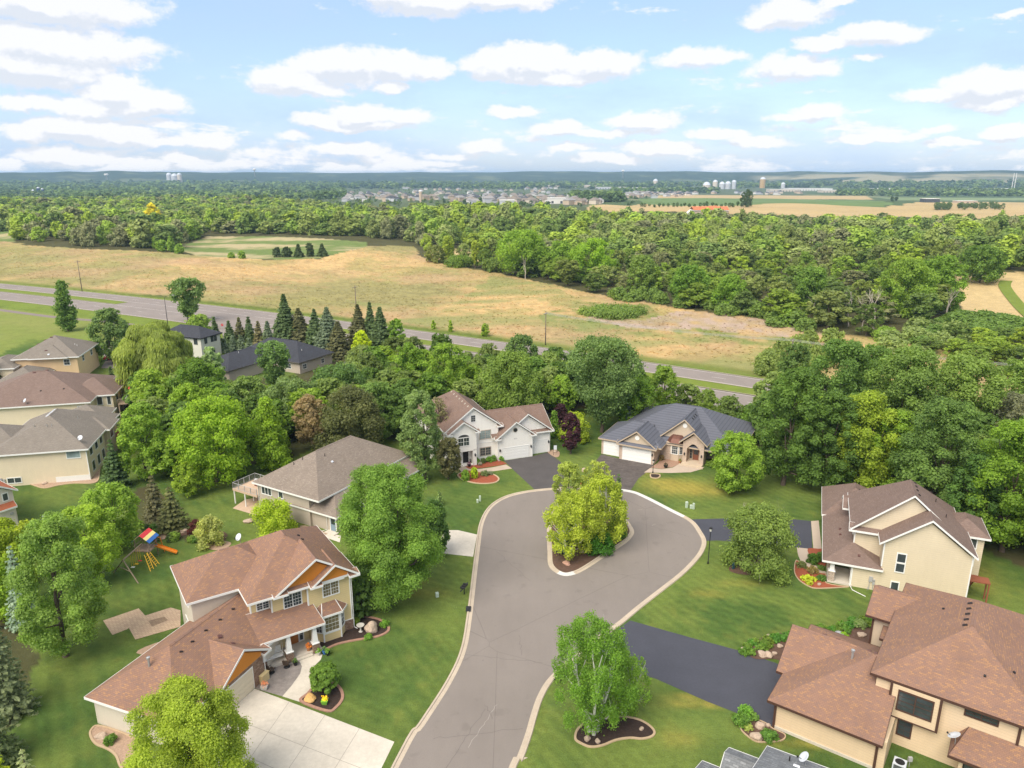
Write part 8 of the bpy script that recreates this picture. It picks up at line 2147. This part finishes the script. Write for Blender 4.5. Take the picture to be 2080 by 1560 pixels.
for i, (bx, by, ty, wd, kd) in enumerate(((562, 522, 503, 19, 'dome'), (582, 522, 502, 22, 'dome'), (607, 522, 495, 24, 'cone'), (630, 521, 494, 19, 'dome'), (655, 520, 494, 26, 'cone'))): tree('conifer' if kd == 'cone' else kd, 'dark_tree', (bx, by), ty, wd, (.045, .065, .028), 'small dark evergreen in the row at the golf course edge', seed=540 + i, lod=.9, group='dark evergreens at the golf course')
for i, (bx, by, ty, wd) in enumerate(((330, 510, 488, 26), (350, 512, 480, 16), (318, 505, 480, 18), (365, 515, 496, 20), (470, 524, 513, 16), (492, 525, 510, 16), (1795, 700, 665, 60))): tree('dome', 'edge_shrub', (bx, by), ty, wd, (.12, .185, .03), 'leafy shrub at the far edge of the dry field', 'shrub', seed=550 + i, lod=.9, group='shrubs at the far field edge')
t2_ = tree('round', 'yellow_tree', (313, 466), 414, 30, (.34, .31, .02), 'golden yellow tree standing out of the left wood', seed=560, cover=2.6); 
# brushy trees on the right beyond the highway
BRP = [(1880, 722), (1960, 706), (2100, 706), (2500, 725), (2500, 810), (2080, 782), (1960, 758)]
for (x, y) in scatter(BRP, 6.0, 71, 1500, avoid=False):
    z = float(terr(x, y)); H = rng.uniform(3.5, 6.5); Wd = rng.uniform(6.5, 9)
    plant(PF[rng.integers(len(PF))], x, y, z, H, Wd, tuple(np.array(PAL2[rng.integers(4)]) * rng.uniform(.85, 1.1)), 'bushy green tree in the thicket beyond the highway on the right', 'thicket trees on the right', name='thicket_tree', rz=rng.uniform(0, 6))
for (x, y) in scatter([(1835, 694), (1960, 652), (2100, 660), (2500, 668), (2500, 712), (2100, 704), (1950, 704), (1880, 722)], 5.0, 75, 1500, avoid=False):
    plant(PS[rng.integers(3)], x, y, float(terr(x, y)), rng.uniform(1.6, 3.6), rng.uniform(6, 9), (.095, .15, .035), 'low green scrub between the right hay field and the thicket', 'low scrub below the right hay field', name='scrub_bush', rz=rng.uniform(0, 6))
for (x, y) in scatter([(1540, 752), (1570, 725), (1640, 700), (1720, 715), (1700, 745), (1600, 765)], 6, 72, 500, avoid=False):
    if hwd(x, y) < 6: continue
    plant(PS[rng.integers(3)], x, y, float(terr(x, y)), rng.uniform(3, 6), rng.uniform(5, 7), (.13, .17, .045), 'loose bush beyond the highway around the transformer pole', 'bushes around the transformer pole', name='thicket_bush', rz=rng.uniform(0, 6))
for (x, y) in scatter([(1800, 700), (1880, 680), (1960, 690), (1960, 715), (1880, 735), (1800, 720)], 6, 73, 500, avoid=False):
    plant(PS[rng.integers(3)], x, y, float(terr(x, y)), rng.uniform(2, 4), rng.uniform(6, 9), (.14, .18, .06), 'low gray-green willow scrub between field and thicket', 'low scrub on the right', name='scrub_bush', rz=rng.uniform(0, 6))
# dry grass tufts in the field
rg2 = np.random.default_rng(99); NT_ = 110000
fx = rg2.uniform(-330, 330, NT_); fy = rg2.uniform(150, 620, NT_)
ok = inpoly(fx, fy, FIELD_POLY) & (hwd(fx, fy) > 12) & (np.abs(np.arctan2(fx, fy)) < .8); ok &= rg2.uniform(size=NT_) < np.clip(1.15 - np.hypot(fx, fy) / 700, .15, 1)
fx, fy = fx[ok], fy[ok]
den = fbm(fx, fy, 16, 3, 44) + .3 * fbm(fx, fy, 3, 2, 45); ok = den > .52
fx, fy = fx[ok], fy[ok]; n = len(fx); print('tufts', n)
cl_, cc_ = ground_class_colour(fx, fy)
hh = rg2.uniform(.10, .34, n); ww = rg2.uniform(.3, .9, n); an = rg2.uniform(0, math.pi, n); fz = terr(fx, fy)
dx, dy = np.cos(an) * ww / 2, np.sin(an) * ww / 2; lx, ly = rg2.normal(size=(2, n)) * .45
V = np.stack([np.stack([fx - dx, fy - dy, fz - .05], 1), np.stack([fx + dx, fy + dy, fz - .05], 1), np.stack([fx + dx * .7 + lx, fy + dy * .7 + ly, fz + hh * .8], 1), np.stack([fx - dx * .6 + lx, fy - dy * .6 + ly, fz + hh], 1)], 1).reshape(-1, 3)
cc_ = np.clip(cc_ * rg2.uniform(1.2, 1.9, (n, 1)), 0, .88)
def tuftf(t, b, c):
    a1 = t.new('ShaderNodeAttribute', attribute_name='tuft_colour'); t.put(b.inputs['Base Color'], a1.outputs['Color'])
    tr = t.new('ShaderNodeBsdfTranslucent'); t.put(tr.inputs[0], a1.outputs['Color']); mx = t.new('ShaderNodeMixShader'); mx.inputs[0].default_value = 0.7
    t.l.new(b.outputs[0], mx.inputs[1]); t.l.new(tr.outputs[0], mx.inputs[2]); out = [q for q in t.n if q.type == 'OUTPUT_MATERIAL'][0]; t.l.new(mx.outputs[0], out.inputs[0])
me = np_mesh('dry_grass', V, np.arange(4 * n).reshape(n, 4), attrs={'tuft_colour': ('FLOAT_COLOR', 'POINT', np.repeat(np.concatenate([cc_, np.ones((n, 1))], 1), 4, 0))})
tag(link('dry_grass', me, material('dry_grass_blades', (.4, .3, .1), .9, tuftf, spec=.1)), 'tall straw-coloured grass tufts all over the field beyond the highway', 'grass', kind='stuff')

# cracks, patches and a drain in the street
M_crack = material('crack_filler', (.12, .105, .10), .9, mottled(2, .2)); M_scar = material('pale_scrape', (.30, .27, .25), .95, mottled(2, .3))
rc = random.Random(4)
def crack(px0, py0, px1, py1, m, wd=.04):
    p, q = G(px0, py0), G(px1, py1); n = 14; pts = []
    for i in range(n + 1): t = i / n; pts.append(Vector((p.x + (q.x - p.x) * t + rc.uniform(-.12, .12), p.y + (q.y - p.y) * t + rc.uniform(-.12, .12))))
    mb = MB(); strip(mb, offset(pts, -wd / 2), offset(pts, wd / 2), .0165, .0165); tag(mb.build('street_crack', m), kind='structure')
for a in ((985, 1430, 1000, 1460), (905, 1560, 985, 1440), (1055, 1290, 1060, 1330), (880, 1500, 1060, 1480), (1010, 1120, 1075, 1180), (940, 1330, 1100, 1345), (1290, 1060, 1400, 1090)): crack(*a, M_crack, .035)
for a in ((1295, 1036, 1304, 1035), (1325, 1068, 1332, 1064), (1155, 1278, 1162, 1276), (950, 1520, 1010, 1430)): crack(*a, M_scar, .05)
path_sheet('storm_drain', [(947, 1233), (957, 1233), (956, 1244), (946, 1244)], M_black, .13)
# ------------------------------------------------------------------ far country
r3 = random.Random(21)
HW = [material('far_white_wall', (.66, .64, .60), .8, mottled(.1, .1)), material('far_beige_wall', (.56, .49, .40), .8, mottled(.1, .1)), material('far_gray_wall', (.46, .47, .49), .8, mottled(.1, .1)), material('far_tan_wall', (.48, .38, .28), .8, mottled(.1, .1))]
HR = [material('far_gray_roof', (.25, .24, .235), .9, mottled(.1, .15)), material('far_brown_roof', (.21, .18, .155), .9, mottled(.1, .15)), material('far_dark_roof', (.07, .075, .085), .9, mottled(.1, .15))]
def far_house_mesh(w_, d, h_, wm, rm):
    b = MB(); b.box(-w_ / 2, w_ / 2, -d / 2, d / 2, 0, h_, 0); b.box(w_ * .2, w_ * .62, -d * .75, -d * .3, 0, h_ * .6, 0)
    o = .5; z = h_ + d * .32
    b.add([(-w_ / 2 - o, -d / 2 - o, h_ - .1), (w_ / 2 + o, -d / 2 - o, h_ - .1), (w_ / 2 + o, d / 2 + o, h_ - .1), (-w_ / 2 - o, d / 2 + o, h_ - .1), (-w_ / 4, 0, z), (w_ / 4, 0, z)], [(0, 1, 5, 4), (2, 3, 4, 5), (3, 0, 4), (1, 2, 5), (3, 2, 1, 0)], 1)
    b.add([(w_ * .16, -d * .8, h_ * .6), (w_ * .66, -d * .8, h_ * .6), (w_ * .66, -d * .2, h_ * .6), (w_ * .16, -d * .2, h_ * .6), (w_ * .41, -d * .8, h_ * .6 + 1.8), (w_ * .41, -d * .2, h_ * .6 + 1.8)], [(0, 4, 5, 3), (4, 1, 2, 5), (0, 1, 4), (3, 2, 1, 0)], 1)
    me = bpy.data.meshes.new('distant_house'); me.from_pydata(b.v, [], b.f); me.materials.append(wm); me.materials.append(rm); me.polygons.foreach_set('material_index', b.m); return me
FH = [far_house_mesh(13, 10, 5.5, HW[i % 4], HR[i % 3]) for i in range(8)]
TOWN_REGS = [((700, 900, 392, 410), 60, 'left part of the distant town'), ((900, 1240, 396, 416), 95, 'middle of the distant town'), ((1240, 1400, 392, 403), 40, 'right part of the distant town'), ((400, 700, 384, 398), 30, 'far left of the distant town'), ((820, 1130, 383, 394), 35, 'back rows of the distant town'), ((1290, 1640, 392, 396), 30, 'white rows behind the far green field')]
for (x0, x1, y0, y1), cnt, lb in TOWN_REGS:
    for k in range(cnt):
        px_, py_ = r3.uniform(x0, x1), r3.uniform(y0, y1); p = G(px_, py_)
        o = bpy.data.objects.new('distant_house', r3.choice(FH)); COL.objects.link(o); o.location = p; o.rotation_euler = (0, 0, r3.choice((.2, 1.77, .9)) + r3.uniform(-.2, .2)); s_ = r3.uniform(1.0, 1.45); o.scale = (s_, s_, s_)
        tag(o, 'tiny pale house in the %s' % lb, 'house', 'houses in the %s' % lb)
def far_block(px, py, w_px, h_m, d_m, m, name, label, cat='building', rz=0, roof=None):
    p = G(px, py); k = mpp(p); w_ = w_px * k
    b = MB(); b.box(-w_ / 2, w_ / 2, -d_m / 2, d_m / 2, -2, h_m, 0); b.box(-w_ / 2 - .5, w_ / 2 + .5, -d_m / 2 - .5, d_m / 2 + .5, h_m, h_m + .6, 1)
    n = max(2, int(w_ / 12))
    for i in range(n): x = -w_ / 2 + w_ * (i + .5) / n; b.box(x - 2, x + 2, -d_m / 2 - .15, -d_m / 2, .5, min(h_m * .5, 5), 2)
    o = b.build(name, [m, roof or HW[0], HR[2]]); o.location = p; o.rotation_euler = (0, 0, rz); tag(o, label, cat); return o
for a in ((1175, 381, 125, 12, 60, HW[1], 'warehouse', 'long pale warehouse left of the far farmland'), (1240, 384, 60, 9, 50, HW[2], 'warehouse', 'dark-faced warehouse below the long pale one'), (1300, 385.5, 62, 9, 60, HW[0], 'warehouse', 'bright white warehouse behind the curved road'),
          (1590, 389, 60, 9, 50, HW[1], 'warehouse', 'buff warehouse right of the tan tower'), (1640, 387.5, 90, 10, 60, HW[0], 'warehouse', 'long white warehouse in the middle right distance'), (1700, 391, 70, 9, 50, HW[1], 'warehouse', 'reddish-roofed hall in front of the long white warehouse'), (1790, 388, 55, 10, 60, HW[0], 'warehouse', 'white-roofed hall before the dark far wood'),
          (1930, 389, 60, 9, 50, HW[2], 'warehouse', 'gray hall among the far trees'), (2060, 389, 70, 12, 60, HW[0], 'warehouse', 'large white hall at the right edge of the distance'), (2040, 394, 30, 7, 40, HW[0], 'warehouse', 'small white hall at the right edge'),
          (1888, 411, 30, 7, 20, HR[2], 'farm_shed', 'dark farm shed on the far farmland'), (1960, 412, 40, 4, 20, HW[3], 'farm_shed', 'low rusty sheds right of the dark farm shed'),
          (1440, 437, 70, 5, 18, HW[3], 'event_hall', 'low hall with orange roof at the edge of the wood'), (188, 378, 22, 7, 40, HW[0], 'warehouse', 'white hall at far left'), (225, 379, 18, 6, 40, HW[0], 'warehouse', 'second white hall at far left'),
          (27, 397, 14, 8, 20, HW[0], 'barn', 'white roofed barn left of the silos'), (1030, 417, 30, 8, 30, HW[2], 'school', 'pale blue hall at the front of the distant town'), (1130, 413, 36, 9, 30, HW[0], 'school', 'wide pale building at the front right of the town')):
    far_block(*a[:6], a[6], a[7], rz=.02)
def silo(px, py, r, hh, m, label, cap=M_dish):
    b = MB(); b.lathe([(r, -3), (r, hh)], seg=14); b.lathe([(r * 1.02, hh), (r * .6, hh + r * .6), (0, hh + r * .8)], seg=14, m=1); o = b.build('silo', [m, cap]); p = G(px, py); o.location = p; tag(o, label, 'silo')
M_bluesilo = material('dark_blue_silo', (.02, .045, .12), .5, mottled(.3, .2))
for a in ((69, 399, 5, 19, M_plaster, 'gray silo left of the dark blue pair'), (80, 398, 5, 26, M_bluesilo, 'taller dark blue silo'), (88, 397, 4.5, 21, M_bluesilo, 'shorter dark blue silo'), (129, 393, 3.4, 16, M_plaster, 'left white silo of the pair'), (134, 393, 3.4, 16, M_plaster, 'right white silo of the pair'),
          (1548, 382, 14, 44, material('tan_tower', (.45, .30, .12), .8, mottled(.05, .1)), 'square-looking tan tower in the industrial distance'), (1590, 383, 10, 22, HW[2], 'white tank right of the tan tower'), (1490, 384, 11, 34, HW[2], 'white elevator left of the tan tower'), (1478, 384, 14, 26, HW[2], 'gray-blue bin in the elevator group'), (1466, 384, 14, 24, HW[2], 'left gray-blue bin in the elevator group'),
          (1452, 384, 12, 34, HW[1], 'tall buff bin at the left of the elevator group'), (1331, 378, 14, 30, HW[1], 'lone buff block before the bluff'), (345, 371, 16, 48, HW[2], 'pale tower of the far left plant'), (356, 371, 20, 40, HW[2], 'gray block of the far left plant'), (366, 371, 14, 48, HW[1], 'buff tower of the far left plant'), (1435, 382, 20, 16, HW[1], 'low hopper left of the elevators'), (855, 411, 3, 20, HW[3], 'slim tan tower in the town')): silo(*a)
def water_tower(px, py, hh, r, label):
    b = MB(); b.lathe([(r * .3, -2), (r * .22, hh * .7), (r * .5, hh * .74), (r, hh * .86), (r * .8, hh * .97), (0, hh)], seg=14); o = b.build('water_tower', HW[0], None, True); o.location = G(px, py); tag(o, label, 'water tower')
water_tower(218, 371, 55, 14, 'white water tower at the far left'); water_tower(855, 404, 22, 6, 'small round water tower above the town'); water_tower(1265, 362, 60, 12, 'tiny water tower on the bluff'); water_tower(518, 360, 60, 12, 'tiny water tower on the bluff left of the middle')
for i, px_ in enumerate((2054, 2059)):
    b = MB(); b.lathe([(1.6, -5), (1.1, 75)], seg=8); o = b.build('chimney_stack', HW[0]); o.location = G(px_, 388); tag(o, ['left thin chimney stack at the far right', 'right thin chimney stack at the far right'][i], 'chimney')
for i, (px_, py_) in enumerate(((1402, 437), (1415, 438), (1428, 439))):
    b = MB(); k = mpp(G(px_, py_)); b.lathe([(5, 0), (5, 2.5), (2.6, 4.2), (0, 7)], seg=10); o = b.build('tent', M_trim); o.location = G(px_, py_ - 1); tag(o, ['left white tent by the orange-roofed hall', 'middle white tent by the orange-roofed hall', 'right white tent by the orange-roofed hall'][i], 'tent')
rb = MB(); p = G(1440, 436.5); w_ = 36 * mpp(p)
for k, (a, b_) in enumerate(((-1, -.2), (-.25, .4), (.3, 1))): rb.add([(a * w_, -9, 5.4), (b_ * w_, -9, 5.4 + (k % 2)), (b_ * w_, 0, 9 + (k % 2)), (a * w_, 0, 9), (a * w_, 9, 5.4), (b_ * w_, 9, 5.4 + (k % 2))], [(0, 1, 2, 3), (3, 2, 5, 4)])
o = rb.build('hall_roof', material('orange_tiled_roof', (.50, .16, .07), .8, mottled(.2, .2))); o.location = p
for q in COL.objects:
    if q.get('label') == 'low hall with orange roof at the edge of the wood': o.parent = q; o.location = (0, 0, .7)
# far tree masses
def vt(x, y):
    k = float(fbm(np.array([x]), np.array([y]), 150, 3, 260)[0]); return np.array([(.060, .095, .028), (.085, .125, .032), (.050, .080, .028), (.10, .135, .045)][int(np.clip(k * 6 - 1, 0, 3))]) * rng.uniform(.8, 1.2)
def far_pts(px0, px1, py0, py1, n, seed, keep=None):
    rr2 = random.Random(seed); out = []
    for _ in range(n):
        px_, py_ = rr2.uniform(px0, px1), rr2.uniform(py0, py1); p = G(px_, py_); a = np.array([p.x]); b_ = np.array([p.y])
        if any(inpoly(a, b_, WP[k])[0] for k in ('fg', 'ft1', 'ft2', 'fg3')): continue
        out.append((p.x, p.y))
    return out
fp = far_pts(-200, 2300, 373, 383, 1500, 1) + far_pts(-200, 700, 378, 405, 1500, 2) + far_pts(380, 1340, 376, 384, 500, 3) + far_pts(1160, 1260, 399, 410, 160, 4) + far_pts(1700, 2300, 391, 399, 420, 5) + far_pts(1240, 1460, 389, 393, 130, 6) + far_pts(-200, 330, 388, 412, 700, 7)
wood_mass('distant_woods', fp, 1.15, 'dark tree masses of the valley between the fields and the bluff', 'wood', lambda x, y, d: rng.uniform(9, 16) * (1 + d / 9000), lambda x, y, d: rng.uniform(12, 22) * (1 + d / 6000), vt, cover=1.5, nvar=4, seed=31, nl=10)
wood_mass('town_trees', far_pts(380, 1400, 384, 420, 520, 13), .8, 'small garden trees scattered between the houses of the distant town', 'trees', lambda x, y, d: rng.uniform(4, 8), lambda x, y, d: rng.uniform(5, 10), vt, cover=1.6, nvar=4, seed=33, nl=8)
for (x, y) in scatter([(1240, 598), (1400, 622), (1560, 648), (1640, 664), (1640, 684), (1560, 668), (1400, 636), (1240, 608)], 5.5, 74, 900, avoid=False):
    plant(PS[rng.integers(3)], x, y, float(terr(x, y)), rng.uniform(2, 4.5), rng.uniform(6, 9), (.10, .15, .035), 'low scrub at the foot of the large wood', 'low scrub at the wood edge', name='scrub_bush', rz=rng.uniform(0, 6))
for i in range(26):
    px_ = 1302 + i * 9 + r3.uniform(-3, 3); p = G(px_, 420 + r3.uniform(-1.5, 1.5)); plant(PF[i % 6], p.x, p.y, p.z, r3.uniform(4, 7), r3.uniform(4, 6.5), (.06, .10, .03), 'small dark tree in the line on the far tan field', 'tree line on the far tan field', name='field_tree')
for i, (px_, py_, hh, ww_) in enumerate(((1510, 421, 20, 10), (1516, 421, 24, 9), (1522, 420, 20, 8), (1812, 409, 10, 9), (1820, 409, 9, 9))): p = G(px_, py_); plant(PF[i], p.x, p.y, p.z, hh, ww_, (.05, .08, .03), ['left tree of the lone clump on the far green field', 'middle tree of the lone clump on the far green field', 'right tree of the lone clump on the far green field', 'left tree by the far farm', 'right tree by the far farm'][i], None, name='field_tree')
for i in range(60):
    px_ = r3.choice((r3.uniform(1900, 1930), r3.uniform(1945, 2045))); p = G(px_, 423 + r3.uniform(-3.5, 4)); plant(PF[i % 6], p.x, p.y, p.z, r3.uniform(6, 10), r3.uniform(5, 8), (.09, .13, .05), 'tree of the nursery rows on the right far field', 'nursery trees', name='nursery_tree')

# ------------------------------------------------------------------ air
HAZE = 7.5e-5
m = bpy.data.materials.new('thin_haze'); m.use_nodes = True; m.node_tree.nodes.clear()
vo = m.node_tree.nodes.new('ShaderNodeVolumePrincipled'); vo.inputs['Color'].default_value = (.48, .72, 1.0, 1); vo.inputs['Density'].default_value = HAZE; vo.inputs['Anisotropy'].default_value = 0.0
mo = m.node_tree.nodes.new('ShaderNodeOutputMaterial'); m.node_tree.links.new(vo.outputs[0], mo.inputs['Volume'])
hz = MB(); hz.box(-9600, 9600, -800, 11300, -34, 62); o = hz.build('haze', m); tag(o, kind='stuff')
